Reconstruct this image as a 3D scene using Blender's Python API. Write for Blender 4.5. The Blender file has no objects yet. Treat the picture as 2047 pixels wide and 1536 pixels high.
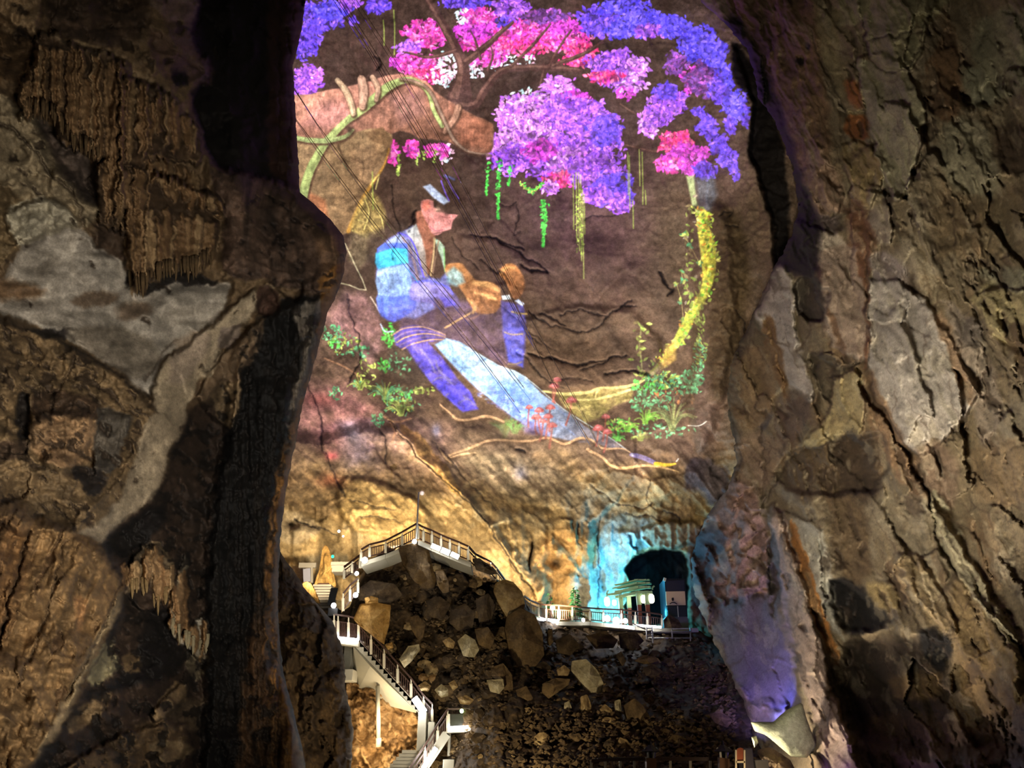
import math, random
import numpy as np
try:
    import bpy, bmesh
    from mathutils import Vector, Matrix
except ImportError:
    bpy = None

# ---------------------------------------------------------------- camera frame
FOC, CX, CY = 1478.0, 1023.5, 768.0
PITCH = math.radians(26.5)
PC, PS = math.cos(PITCH), math.sin(PITCH)
EYE = np.array([0.0, 0.0, 1.6])

def ray(u, v):
    a = (np.asarray(u, float) - CX) / FOC
    b = (CY - np.asarray(v, float)) / FOC
    return np.stack([a, PC - b * PS, PS + b * PC], -1)

def at(u, v, Y):
    """world point seen along the photo ray (u, v) at forward distance Y"""
    d = ray(u, v)
    return EYE + d * (np.asarray(Y, float) / d[..., 1])[..., None]

def proj(p):
    q = np.asarray(p, float) - EYE
    fz = q[..., 1] * PC + q[..., 2] * PS
    uy = -q[..., 1] * PS + q[..., 2] * PC
    return CX + FOC * q[..., 0] / fz, CY - FOC * uy / fz

# ---------------------------------------------------------------- noise
_tabs = {}
def _tab(seed):
    if seed not in _tabs:
        _tabs[seed] = np.random.RandomState(seed).rand(256, 256).astype(np.float32)
    return _tabs[seed]

def vn(x, y, seed=0):
    """smooth value noise, -1..1"""
    t = _tab(seed)
    xi = np.floor(x).astype(np.int64); yi = np.floor(y).astype(np.int64)
    fx = (x - xi).astype(np.float32); fy = (y - yi).astype(np.float32)
    fx = fx * fx * fx * (fx * (fx * 6 - 15) + 10); fy = fy * fy * fy * (fy * (fy * 6 - 15) + 10)
    a = t[xi & 255, yi & 255]; b = t[(xi + 1) & 255, yi & 255]
    c = t[xi & 255, (yi + 1) & 255]; d = t[(xi + 1) & 255, (yi + 1) & 255]
    return ((a * (1 - fx) + b * fx) * (1 - fy) + (c * (1 - fx) + d * fx) * fy) * 2 - 1

def fbm(x, y, seed=0, n=4, gain=0.5):
    s = 0; a = 1.0; tot = 0
    for i in range(n):
        s = s + a * vn(x * 2 ** i + 17.3 * i, y * 2 ** i + 9.1 * i, seed + i)
        tot += a; a *= gain
    return s / tot

def ridged(x, y, seed=0, n=4, gain=0.5):
    s = 0; a = 1.0; tot = 0
    for i in range(n):
        s = s + a * (1 - 2 * np.abs(vn(x * 2 ** i + 5.7 * i, y * 2 ** i + 3.3 * i, seed + i)))
        tot += a; a *= gain
    return s / tot

def cells(x, y, seed=0, tilt=1.0):
    """fractured plates: every Voronoi cell is a tilted facet; returns height and edge distance F2-F1"""
    t1, t2, t3, t4 = _tab(seed + 50), _tab(seed + 51), _tab(seed + 52), _tab(seed + 53)
    xi = np.floor(x).astype(np.int64); yi = np.floor(y).astype(np.int64)
    f1 = np.full(x.shape, 9.0, np.float32); f2 = f1.copy(); h = np.zeros(x.shape, np.float32)
    for i in (-1, 0, 1):
        for j in (-1, 0, 1):
            ci, cj = (xi + i) & 255, (yi + j) & 255
            dx = (x - (xi + i) - t1[ci, cj]).astype(np.float32); dy = (y - (yi + j) - t2[ci, cj]).astype(np.float32)
            d = dx * dx + dy * dy
            hh = (t3[ci, cj] - .5) + tilt * ((t4[ci, cj] - .5) * 2 * dx + (t3[cj, ci] - .5) * 2 * dy)
            m = d < f1
            f2 = np.where(m, f1, np.minimum(f2, d)); h = np.where(m, hh, h); f1 = np.where(m, d, f1)
    return h, np.sqrt(f2) - np.sqrt(f1)

def sstep(a, b, x):
    t = np.clip((x - a) / (b - a), 0, 1)
    return t * t * (3 - 2 * t)

def table(us, vs, rows, U, V):
    """smoothly interpolated table, rows[j][i] at (us[i], vs[j])"""
    us = np.asarray(us, float); vs = np.asarray(vs, float); R = np.asarray(rows, float)
    def w(g, x):
        i = np.clip(np.searchsorted(g, x, side='right') - 1, 0, len(g) - 2)
        t = np.clip((x - g[i]) / (g[i + 1] - g[i]), 0, 1)
        return i, t * t * (3 - 2 * t) * .5 + t * .5
    i, s = w(us, U); j, t = w(vs, V)
    return (R[j, i] * (1 - s) + R[j, i + 1] * s) * (1 - t) + (R[j + 1, i] * (1 - s) + R[j + 1, i + 1] * s) * t

def lin(c):
    c = np.asarray(c, float) / 255.0
    return np.where(c <= 0.04045, c / 12.92, ((c + 0.055) / 1.055) ** 2.4)

def sm(pts, n=4, closed=False):
    """Catmull-Rom through the points"""
    P = np.asarray(pts, float); N = len(P); out = []
    for i in range(N if closed else N - 1):
        if closed: p0, p1, p2, p3 = P[i - 1], P[i], P[(i + 1) % N], P[(i + 2) % N]
        else: p0, p1, p2, p3 = P[max(i - 1, 0)], P[i], P[i + 1], P[min(i + 2, N - 1)]
        for k in range(n):
            t = k / n
            out.append(.5 * ((2 * p1) + (-p0 + p2) * t + (2 * p0 - 5 * p1 + 4 * p2 - p3) * t * t + (-p0 + 3 * p1 - 3 * p2 + p3) * t ** 3))
    if not closed: out.append(P[-1])
    return np.array(out)

class Canvas:
    """picture in photograph units; used for rock colours, rock relief and the projector's slide"""
    def __init__(s, u0, v0, u1, v1, step, ch, warp=0.0, wscale=25.0, seed=3):
        s.u0, s.v0, s.step = u0, v0, step
        s.nu = int(round((u1 - u0) / step)) + 1; s.nv = int(round((v1 - v0) / step)) + 1
        s.U, s.V = np.meshgrid(u0 + step * np.arange(s.nu), v0 + step * np.arange(s.nv))
        s.WU, s.WV = s.U, s.V
        s.m = 0
        if warp:
            s.WU = s.U + warp * fbm(s.U / wscale, s.V / wscale, seed, 4, .6)
            s.WV = s.V + warp * fbm(s.U / wscale + 40, s.V / wscale + 11, seed + 7, 4, .6)
            s.m = warp
        s.a = np.zeros((s.nv, s.nu) + ((ch,) if ch > 1 else ()), np.float32)
    def win(s, P, mar):
        mar += s.m
        i0 = max(0, int((P[:, 0].min() - mar - s.u0) / s.step)); i1 = min(s.nu, int((P[:, 0].max() + mar - s.u0) / s.step) + 2)
        j0 = max(0, int((P[:, 1].min() - mar - s.v0) / s.step)); j1 = min(s.nv, int((P[:, 1].max() + mar - s.v0) / s.step) + 2)
        if i1 <= i0 or j1 <= j0: return None
        return (slice(j0, j1), slice(i0, i1))
    def sd(s, P, w, closed):
        x = s.WU[w]; y = s.WV[w]; n = len(P)
        best = np.full(x.shape, 1e9); ins = np.zeros(x.shape, bool)
        for k in range(n if closed else n - 1):
            ax, ay = P[k][:2]; bx, by = P[(k + 1) % n][:2]
            dx, dy = bx - ax, by - ay; L = dx * dx + dy * dy + 1e-9
            t = np.clip(((x - ax) * dx + (y - ay) * dy) / L, 0, 1)
            ex = x - ax - t * dx; ey = y - ay - t * dy
            d = np.sqrt(ex * ex + ey * ey)
            if not closed and P.shape[1] > 2: d = d - (P[k][2] + t * (P[k + 1][2] - P[k][2]))
            best = np.minimum(best, d)
            if closed and ay != by:
                ins ^= ((ay > y) != (by > y)) & (x < dx * (y - ay) / (by - ay) + ax)
        return np.where(ins, -best, best) if closed else best
    def mask(s, pts, feather=3.0, closed=True, smooth=0, width=0.0):
        P = np.asarray(pts, float)
        if smooth: P = sm(P, smooth, closed)
        w = s.win(P, feather + (P[:, 2].max() if P.shape[1] > 2 else width) + 2)
        if w is None: return None, None
        d = s.sd(P, w, closed) - width
        return w, np.clip(.5 - d / feather, 0, 1).astype(np.float32)
    def put(s, w, m, col):
        s.a[w] = s.a[w] * (1 - m[..., None]) + np.asarray(col, np.float32) * m[..., None]
    def fill(s, pts, col, feather=3.0, alpha=1.0, smooth=0, col2=None, mottle=0.0, seed=1, ms=9.0):
        w, m = s.mask(pts, feather, True, smooth)
        if w is None: return
        c = np.asarray(col, np.float32)
        if col2 is not None:                 # col2 = (colour, (u,v) start, (u,v) end)
            (c2, p, q) = col2; dx, dy = q[0] - p[0], q[1] - p[1]
            t = np.clip(((s.U[w] - p[0]) * dx + (s.V[w] - p[1]) * dy) / (dx * dx + dy * dy), 0, 1)[..., None]
            c = c * (1 - t) + np.asarray(c2, np.float32) * t
        if mottle: c = c * (1 + mottle * fbm(s.U[w] / ms, s.V[w] / ms, seed, 3))[..., None]
        s.put(w, m * alpha, c)
    def line(s, pts, col, width=1.5, feather=1.6, alpha=1.0, smooth=4):
        w, m = s.mask(pts, feather, False, smooth, 0 if len(pts[0]) > 2 else width / 2)
        if w is not None: s.put(w, m * alpha, col)
    def blob(s, u, v, ru, rv, col, alpha=1.0, power=1.0):
        P = np.array([[u - 2 * ru, v - 2 * rv], [u + 2 * ru, v + 2 * rv]]); w = s.win(P, 2)
        if w is None: return
        m = np.exp(-(((s.WU[w] - u) / ru) ** 2 + ((s.WV[w] - v) / rv) ** 2) ** power) * alpha
        s.put(w, m.astype(np.float32), col)
# ---------------------------------------------------------------- the projected picture (the projector's slide)
def paint_mural():
    R = random.Random(11); C = Canvas(500, -80, 1560, 1010, 1.0, 3)
    U, V = C.U, C.V
    base = np.array([52, 38, 35.])
    C.a[:] = base
    C.blob(1190, 430, 170, 170, (70, 46, 56), .8); C.blob(1080, 700, 260, 110, (54, 40, 30), .6)
    C.blob(760, 80, 200, 120, (62, 44, 38), .7); C.blob(800, 380, 120, 90, (58, 40, 32), .6); C.blob(1350, 470, 60, 160, (64, 54, 38), .6)
    C.a *= (1 + .16 * fbm(U / 30, V / 30, 4, 4))[..., None]
    def leaves(cx, cy, rx, ry, cols, n, size=5.0, spread=1.0):
        if n > 36 and cols[0] not in (WHT[0], TEA[0], GRN[0], OLV[0]):
            q = np.array(cols).mean(0) * .62; C.fill([(cx + rx * .86 * math.cos(t) * R.uniform(.8, 1.12), cy + ry * .86 * math.sin(t) * R.uniform(.8, 1.12)) for t in np.linspace(0, 6.28, 15)[:-1]], q, 5, .82, 0, None, .5, 3, 6)
        for _ in range(n):
            r = math.sqrt(R.random()) * spread; t = R.random() * 6.283
            x = cx + rx * r * math.cos(t) * (1 + .18 * math.sin(5 * t + cx)); y = cy + ry * r * math.sin(t) * (1 + .18 * math.cos(4 * t + cy))
            c = np.array(R.choice(cols), float) * R.uniform(.74, 1.24)
            l = size * R.uniform(.75, 1.5); b = l * R.uniform(.35, .6); a = R.random() * 3.14
            i, j = int(x - C.u0), int(y - C.v0); k = int(l) + 2
            if i < k or j < k or i >= C.nu - k or j >= C.nv - k: continue
            w = (slice(j - k, j + k), slice(i - k, i + k))
            dx = U[w] - x; dy = V[w] - y; p = dx * math.cos(a) + dy * math.sin(a); q = -dx * math.sin(a) + dy * math.cos(a)
            m = np.clip((1.0 - (np.abs(p) / l) ** 1.5 - (np.abs(q) / b) ** 1.5) * 2.2, 0, 1) * .93
            C.put(w, m.astype(np.float32), np.clip(c, 0, 255))
    VIO = [(98, 64, 222), (112, 72, 238), (84, 58, 200), (132, 84, 240)]; BLU = [(84, 66, 240), (96, 78, 250), (74, 56, 214), (120, 92, 250)]
    PUR = [(150, 80, 228), (170, 92, 232), (128, 62, 205), (192, 112, 236)]; LIL = [(196, 112, 224), (214, 136, 232), (170, 86, 222), (232, 160, 236)]
    PNK = [(236, 74, 168), (220, 56, 150), (248, 130, 196), (200, 56, 176)]; HOT = [(246, 60, 128), (226, 48, 112), (250, 110, 150), (214, 52, 156)]
    WHT = [(226, 226, 240), (196, 230, 232), (248, 190, 214)]; MAG = [(206, 58, 186), (186, 56, 190), (226, 88, 200), (170, 52, 166)]
    DKP = [(120, 64, 150), (100, 56, 140), (150, 72, 160)]
    GRN = [(64, 190, 66), (90, 214, 84), (48, 150, 56)]; OLV = [(150, 168, 72), (176, 186, 92), (118, 140, 60)]; TEA = [(70, 150, 98), (92, 170, 112), (58, 118, 80)]
    # far foliage behind the branches
    for a in ((640, 30, 44, 38, VIO, 170), (612, 80, 28, 36, VIO, 110), (662, 20, 40, 20, BLU, 90), (700, 6, 24, 14, PUR, 40), (755, 8, 24, 22, VIO, 80), (705, 42, 10, 8, VIO, 14),
              (610, 150, 26, 24, PUR, 80), (612, 172, 30, 20, PUR, 80), (632, 146, 14, 14, LIL, 25),
              (846, 66, 40, 32, PNK, 170), (880, 70, 14, 16, PNK, 30), (815, 95, 26, 16, PUR, 60), (800, 126, 24, 14, MAG, 60), (838, 128, 46, 24, PNK, 110), (860, 150, 40, 16, HOT, 60), (885, 152, 36, 18, WHT, 46), (890, 120, 26, 18, WHT, 22),
              (955, 52, 44, 40, MAG, 220), (925, 30, 16, 16, WHT, 26), (960, 30, 36, 16, PNK, 60), (940, 90, 30, 12, PNK, 40), (1000, 88, 36, 22, PNK, 100), (1052, 76, 62, 36, HOT, 230), (1035, 60, 40, 24, PNK, 70),
              (1125, 68, 56, 32, PNK, 190), (1120, 52, 50, 16, MAG, 70), (1160, 100, 34, 22, HOT, 90), (1010, 122, 60, 14, WHT, 44), (950, 140, 40, 16, WHT, 34), (975, 116, 34, 18, PNK, 60), (1150, 120, 34, 12, HOT, 40),
              (930, 2, 54, 14, VIO, 70), (1020, 14, 36, 24, PUR, 110), (1008, 40, 16, 12, VIO, 24), (1090, 30, 60, 14, DKP, 50)):
        leaves(*a[:5], int(a[5] * 1.5), 4.6)
    # branches
    DK = (66, 44, 42)
    for p in ([(918, 196, 26), (924, 160, 15), (925, 130, 12), (906, 86, 10), (880, 39, 8), (850, -10, 6)], [(932, 122, 8), (977, 86, 6), (1003, 60, 4.5), (1024, 42, 3)],
              [(912, 98, 5), (860, 112, 3.5), (806, 104, 2)], [(905, 210, 14), (950, 209, 9), (968, 180, 8), (1004, 141, 7), (1066, 134, 7), (1160, 137, 5)],
              [(1106, 130, 4.5), (1169, 103, 4), (1212, 74, 3)], [(1097, 134, 3), (1119, 92, 2.5), (1142, 58, 2)], [(1022, 132, 3.5), (1071, 82, 3), (1100, 46, 2)],
              [(1088, 142, 4), (1076, 180, 2.5), (1060, 200, 1.5)], [(960, 116, 3), (950, 80, 2), (940, 60, 1)], [(975, 140, 3), (985, 110, 2), (980, 90, 1)],
              [(1240, 206, 2), (1280, 230, 2), (1320, 228, 1)], [(1250, 290, 3), (1300, 302, 3), (1330, 300, 2)]):
        C.line(p, DK, 2); C.line([(x - r * .4, y - r * .2, r * .35) for x, y, r in p], (112, 78, 68), 2, 2, .7)
    # near foliage
    for a in ((1196, 40, 44, 36, VIO, 150), (1236, 60, 26, 18, BLU, 40), (1228, 130, 58, 36, PUR, 240), (1256, 160, 40, 24, LIL, 90), (1210, 150, 36, 14, HOT, 36), (1275, 128, 26, 18, LIL, 40), (1250, 184, 20, 12, MAG, 26),
              (1246, 8, 50, 20, BLU, 100), (1292, 44, 62, 26, BLU, 210), (1310, 60, 46, 14, PUR, 60), (1352, 54, 34, 22, BLU, 110), (1394, 86, 40, 34, BLU, 220), (1424, 116, 30, 40, BLU, 200), (1446, 166, 20, 44, BLU, 150), (1470, 212, 26, 34, BLU, 120), (1460, 250, 12, 20, VIO, 30), (1492, 234, 8, 22, VIO, 26),
              (1352, 122, 24, 26, DKP, 60), (1398, 160, 36, 32, MAG, 60), (1406, 158, 36, 34, DKP, 110), (1434, 176, 20, 30, VIO, 60),
              (1336, 202, 38, 32, PUR, 190), (1330, 180, 24, 18, VIO, 50), (1296, 246, 24, 26, LIL, 90), (1310, 230, 30, 24, PUR, 60), (1352, 286, 36, 26, HOT, 150), (1374, 316, 46, 32, MAG, 190), (1335, 328, 26, 18, PNK, 60), (1410, 340, 24, 18, VIO, 60),
              (1398, 222, 16, 10, VIO, 26), (1414, 252, 22, 24, VIO, 80), (1436, 286, 18, 24, VIO, 70), (1456, 316, 20, 22, VIO, 80), (1470, 344, 8, 22, VIO, 26),
              (785, 304, 12, 26, PNK, 46), (822, 298, 14, 18, PNK, 46), (862, 300, 16, 12, PNK, 40), (890, 306, 18, 18, WHT, 26), (884, 300, 16, 14, PNK, 34), (1052, 188, 26, 10, WHT, 16),
              (1118, 172, 36, 22, LIL, 90), (1150, 196, 34, 20, MAG, 60), (1070, 212, 70, 30, LIL, 220), (1150, 228, 76, 40, PUR, 320), (1015, 230, 28, 28, LIL, 70), (968, 284, 28, 26, LIL, 100), (1050, 268, 66, 44, LIL, 330), (1020, 320, 40, 30, PUR, 120),
              (1180, 280, 72, 56, PUR, 380), (1210, 262, 34, 40, VIO, 120), (1100, 318, 66, 44, PUR, 300), (1150, 330, 60, 40, LIL, 120), (1116, 362, 30, 18, HOT, 50), (1100, 375, 18, 16, LIL, 34), (1190, 344, 56, 42, PUR, 200), (1224, 380, 44, 38, VIO, 200), (1240, 408, 26, 20, PUR, 60), (1196, 395, 34, 20, PUR, 60), (1080, 300, 40, 26, MAG, 40)):
        leaves(*a[:5], int(a[5] * 1.35), 5.2)
    # the great bough and its vines
    bough = [(560, 200), (620, 186), (669, 177), (742, 161), (800, 148), (852, 161), (867, 180), (906, 206), (950, 232), (984, 246), (986, 280), (980, 304), (945, 308), (914, 294), (893, 281), (836, 276), (800, 262), (700, 300), (560, 290)]
    C.fill(bough, (178, 122, 102), 3, 1, 2, ((112, 74, 58), (760, 170), (790, 290)), .22)
    C.fill([(640, 205), (700, 200), (705, 250), (650, 262), (600, 250)], (170, 112, 106), 24, .7, 0, None, .25, 5)
    C.fill([(775, 190), (845, 180), (850, 225), (800, 250)], (140, 98, 92), 18, .6)
    C.fill([(900, 210), (984, 250), (980, 300), (920, 286)], (150, 92, 70), 10, .7, 0, None, .2)
    trunk = [(560, 280), (620, 290), (690, 275), (740, 258), (784, 270), (780, 300), (768, 330), (748, 365), (727, 400), (712, 440), (700, 466), (640, 470), (560, 400)]
    C.fill(trunk, (148, 118, 84), 3, 1, 2, ((112, 86, 60), (600, 300), (740, 400)), .2, 6)
    C.fill([(600, 290), (660, 300), (655, 360), (625, 385), (600, 360)], (140, 112, 82), 16, .6)
    C.fill([(705, 300), (760, 290), (762, 330), (730, 370), (705, 340)], (128, 98, 70), 16, .8, 0, None, .15)
    C.fill([(730, 268), (765, 256), (786, 280), (780, 318), (768, 292), (745, 285)], (92, 68, 46), 4, .8)
    C.fill([(610, 380), (650, 400), (658, 440), (620, 410)], (160, 92, 60), 8, .7)
    C.line([(779, 300, 1.5), (768, 332, 2), (746, 368, 3), (724, 402, 4), (708, 440, 5), (697, 464, 4)], (196, 138, 58), 2, 4, .9)
    C.line([(676, 290, 2), (700, 345, 2), (735, 372, 1)], (66, 48, 34), 2, 3, .7)
    C.line([(706, 312, 1), (728, 330, 2), (724, 360, 1)], (80, 60, 42), 2, 3, .6)
    for p, c in (([(604, 396, 9), (612, 365, 9), (625, 333, 9), (650, 290, 8), (672, 266, 7), (695, 242, 7), (737, 208, 9), (768, 180, 9), (790, 167, 7), (815, 160, 6), (841, 168, 5), (857, 188, 4), (867, 221, 4), (884, 252, 4)], (146, 156, 96)),
                 ([(575, 272, 4), (610, 280, 5), (650, 284, 5), (690, 276, 4), (706, 262, 3)], (140, 150, 96)), ([(674, 160, 5), (690, 180, 6), (702, 210, 6), (706, 228, 5)], (168, 138, 110)),
                 ([(722, 158, 8), (726, 182, 9), (724, 212, 7)], (172, 132, 110)), ([(744, 154, 5), (755, 176, 5), (752, 200, 4)], (164, 128, 104)), ([(916, 214, 6), (910, 232, 6), (896, 252, 6), (888, 264, 3)], (160, 116, 94)),
                 ([(800, 158, 2), (830, 163, 3), (858, 180, 3), (884, 232, 3), (908, 280, 3), (940, 304, 2), (980, 308, 1)], (126, 100, 84))):
        C.line([(x + 2, y + 3, r + 1.5) for x, y, r in p], (70, 48, 38), 2, 4, .8); C.line(p, c, 2, 2)
        C.line([(x - r * .3, y - r * .3, r * .35) for x, y, r in p], tuple(min(255, q * 1.22) for q in c), 2, 3, .7)
    C.blob(700, 262, 9, 10, (40, 30, 26), .9)
    for k in range(60):
        x = R.uniform(600, 980); y = 150 + .22 * abs(x - 780) + R.uniform(10, 100)
        C.line([(x, y), (x + R.uniform(-8, 8), y + R.uniform(5, 16))], (84, 56, 46), 1.4, 2, .45)
    # gnarled yellow root at the foot of the trunk
    C.fill([(722, 400), (745, 385), (765, 410), (772, 440), (760, 470), (735, 480), (715, 470), (700, 455)], (150, 126, 70), 8, .85, 2, None, .4, 8, 5)
    for p in ([(730, 400), (738, 425), (728, 460)], [(744, 388), (754, 415), (764, 440), (768, 465)], [(716, 440), (735, 450), (752, 470)], [(742, 372), (758, 350), (752, 380)], [(705, 462), (735, 476), (770, 470)]):
        C.line(p, (214, 192, 110), 2.5, 2, .8); C.line([(x + 3, y + 2) for x, y in p], (70, 52, 34), 2, 2, .6)
    C.fill([(700, 470), (745, 468), (760, 500), (720, 540), (695, 520)], (104, 90, 66), 10, .7, 0, None, .4, 9, 6)
    C.line([(690, 488), (712, 535), (733, 582), (700, 572), (676, 566)], (196, 180, 140), 2.6, 2, .9, 2); C.line([(742, 596), (752, 612), (760, 626)], (206, 186, 160), 3, 2, .9)
    C.fill([(690, 580), (735, 590), (762, 640), (768, 700), (740, 730), (700, 690), (660, 640)], (126, 92, 92), 20, .75, 0, None, .4, 12, 10)
    C.fill([(740, 470), (800, 440), (830, 455), (770, 500), (755, 540), (730, 560)], (44, 34, 34), 12, .75)
    # hanging green vines
    for (x, y0, y1, c, wd, n) in ((975, 322, 392, GRN, 4, 44), (998, 318, 440, GRN, 6, 110), (1020, 330, 372, GRN, 5, 34), (1089, 398, 492, GRN, 8, 130), (798, 306, 352, OLV, 6, 34), (836, 306, 330, OLV, 5, 16), (870, 290, 322, OLV, 5, 16), (850, 300, 320, OLV, 6, 12)):
        for _ in range(n):
            t = R.random() ** .8; leaves(x - 3 * t + R.gauss(0, wd * .5 * (1.15 - t)), y0 + (y1 - y0) * t, 1, 1, c, 1, 3.2)
    for k in range(60):
        t = k / 59; leaves(1040 + 48 * t, 366 + 15 * math.sin(math.pi * t) + R.gauss(0, 3), 1, 1, OLV + GRN, 1, 3.2)
    for x, y0, y1, k in ((1146, 350, 460, 0), (1152, 345, 478, 1), (1157, 345, 500, 1), (1161, 350, 520, 1), (1165, 380, 556, 1), (1168, 390, 470, 0), (1255, 305, 390, 0), (1265, 400, 458, 0), (1258, 312, 420, 0), (1278, 300, 372, 1), (1284, 305, 410, 0), (1290, 380, 410, 0), (745, 345, 420, 0), (787, 20, 110, 0), (766, 40, 90, 0)):
        C.line([(x, y0), (x + 1, (y0 + y1) / 2), (x + 1.5, y1)], OLV[k], 2.2, 1.6, .75, 3)
    for _ in range(110):
        t = R.random(); leaves(1151 + 14 * R.random() + 2 * t, 380 + 130 * t, 1, 1, OLV, 1, 2.6)
    # mossy trunk ring at the right and the root along the ground
    C.fill([(1372, 352), (1388, 350), (1392, 400), (1398, 412), (1384, 412)], (178, 190, 130), 4, .85)
    C.fill([(1390, 356), (1428, 352), (1434, 392), (1420, 420), (1398, 415)], (86, 96, 108), 10, .7, 0, None, .2)
    strip = [(1395, 415), (1419, 422), (1417, 446), (1430, 482), (1431, 534), (1417, 581), (1391, 633), (1372, 672), (1344, 706), (1310, 742), (1288, 752), (1330, 712), (1344, 685), (1365, 638), (1398, 581), (1404, 534), (1396, 469)]
    C.fill(strip, (196, 176, 74), 4, 1, 2, ((176, 186, 60), (1400, 430), (1350, 690)), .35, 14, 6)
    for _ in range(260):
        t = R.random(); k = int(t * 10); a = np.array(strip[k]); b = np.array(strip[min(k + 1, 10)]); p = a + (b - a) * (t * 10 - k)
        leaves(p[0] - R.uniform(-8, 26), p[1] + R.uniform(-4, 6), 1, 1, OLV + [(226, 208, 110), (200, 226, 70), (206, 140, 60), (120, 190, 60)], 1, 4.4)
    for _ in range(40):
        y = R.uniform(390, 620); leaves(1386 - .02 * (y - 480) + R.uniform(-18, 8), y, 1, 1, OLV + [(110, 96, 64), (146, 130, 110)], 1, 6)
    for p in ([(1366, 640), (1362, 600), (1352, 566)], [(1380, 590), (1366, 560), (1362, 540)], [(1398, 520), (1380, 490), (1366, 470)]):
        C.line(p, (150, 130, 80), 1.6)
        for x, y in p: leaves(x, y, 5, 5, OLV + TEA, 5, 5)
    C.fill([(1110, 786), (1180, 782), (1240, 772), (1268, 780), (1262, 800), (1230, 812), (1200, 836), (1170, 846), (1130, 816)], (150, 136, 72), 6, .8, 0, None, .45, 15, 7)
    for p in ([(1085, 782, 2), (1130, 788, 3), (1176, 786, 3), (1200, 776, 3), (1246, 774, 3), (1280, 764, 3), (1310, 742, 3), (1330, 722, 4)], [(1140, 800, 2), (1185, 800, 2), (1230, 790, 3), (1270, 776, 2)], [(1190, 800, 1.5), (1194, 784, 1.5), (1204, 778, 1)]):
        C.line(p, (216, 196, 120), 2, 2, .9)
    C.fill([(1330, 690), (1352, 680), (1352, 720), (1318, 745)], (206, 160, 70), 6, .7, 0, None, .3)
    C.fill([(1255, 720), (1310, 712), (1340, 745), (1300, 760)], (58, 46, 52), 8, .5)
    # shrubs, ferns, agave
    for a in ((1370, 765, 36, 22, TEA, 130), (1395, 740, 14, 24, TEA, 40), (1400, 700, 14, 30, OLV + TEA, 50), (1295, 772, 30, 18, GRN + TEA, 90), (1330, 760, 24, 16, OLV + TEA, 60), (1285, 805, 28, 20, TEA, 70), (1320, 800, 30, 20, TEA, 50), (1400, 650, 10, 30, OLV, 30), (1350, 790, 40, 16, [(170, 104, 60), (120, 84, 56)], 24), (1240, 850, 26, 14, GRN + OLV, 60), (1310, 860, 70, 14, TEA, 60)):
        leaves(*a, 4.2)
    def tuft(x, y, n, h, col, sp=1.2, wd=2.4):
        for _ in range(n):
            a = R.uniform(-sp, sp); l = h * R.uniform(.6, 1.1)
            C.line([(x + R.uniform(-5, 5), y), (x + l * .5 * math.sin(a), y - l * .65 * math.cos(a * .6)), (x + l * math.sin(a), y - l * math.cos(a) * .95)], np.array(R.choice(col)) * R.uniform(.7, 1.1), wd, 1.8, .85, 3)
    tuft(1345, 858, 26, 62, [(130, 140, 84), (160, 160, 96), (96, 112, 70)], 1.0, 3)
    tuft(1290, 846, 22, 30, [(110, 190, 60), (150, 206, 80)], 1.5); tuft(1255, 862, 18, 26, [(120, 190, 60), (90, 160, 60)], 1.5); tuft(1280, 880, 14, 20, OLV, 1.4); tuft(1235, 880, 14, 18, GRN, 1.5)
    tuft(1010, 876, 30, 40, [(84, 130, 50), (110, 150, 66), (60, 150, 90)], .8); tuft(1030, 868, 16, 30, GRN, 1.3)
    C.line([(1022, 840), (1026, 800), (1034, 780)], (60, 150, 110), 2)
    C.line([(1284, 760), (1282, 720), (1278, 690), (1282, 650)], (130, 126, 76), 3, 2, .8)
    for _ in range(26): leaves(1280 + R.gauss(0, 9), R.uniform(640, 755), 1, 1, OLV + [(120, 110, 60)], 1, 5.5)
    C.line([(1376, 850), (1400, 846), (1412, 838)], (196, 190, 170), 2)
    # left bank: ferns and stained rock
    for p, c in (([(600, 770), (690, 770), (760, 820), (740, 900), (640, 900), (580, 840)], (140, 88, 86)), ([(640, 620), (720, 600), (760, 660), (700, 690)], (136, 94, 92)), ([(740, 840), (900, 850), (930, 900), (880, 950), (760, 930)], (118, 88, 80)), ([(680, 850), (740, 850), (750, 930), (690, 930)], (110, 96, 106)), ([(910, 840), (1180, 880), (1240, 930), (1100, 950), (900, 930)], (104, 84, 66))):
        C.fill(p, c, 40, .75, 0, None, .35, 21, 16)
    C.blob(655, 906, 12, 9, (190, 48, 74), .8); C.blob(652, 956, 26, 14, (146, 50, 46), .8); C.blob(640, 800, 30, 14, (150, 66, 66), .5); C.blob(872, 862, 9, 14, (132, 142, 180), .6); C.blob(1040, 950, 14, 18, (140, 140, 172), .5); C.blob(700, 860, 14, 20, (150, 140, 150), .5)
    C.fill([(780, 690), (830, 700), (870, 750), (850, 778), (800, 770), (770, 740)], (34, 34, 36), 10, .85)
    for a in ((668, 668, 22, 18, TEA, 50), (690, 690, 34, 20, OLV + TEA, 50), (670, 690, 12, 8, GRN, 16), (722, 706, 22, 14, TEA, 34), (715, 768, 12, 8, TEA, 20), (672, 786, 14, 12, TEA, 26), (780, 672, 14, 22, GRN, 60), (768, 730, 12, 14, GRN, 26), (800, 730, 34, 22, TEA, 30), (790, 790, 36, 18, GRN + TEA, 90), (800, 812, 34, 18, OLV + TEA, 60), (755, 840, 12, 14, TEA, 26), (845, 782, 26, 8, OLV, 30), (735, 750, 20, 30, OLV, 40)):
        leaves(*a, 3.8)
    tuft(770, 800, 30, 40, TEA + OLV, 1.3, 2); tuft(800, 830, 20, 34, OLV, 1.3, 2); tuft(720, 780, 14, 26, OLV, 1.4, 2)
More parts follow.
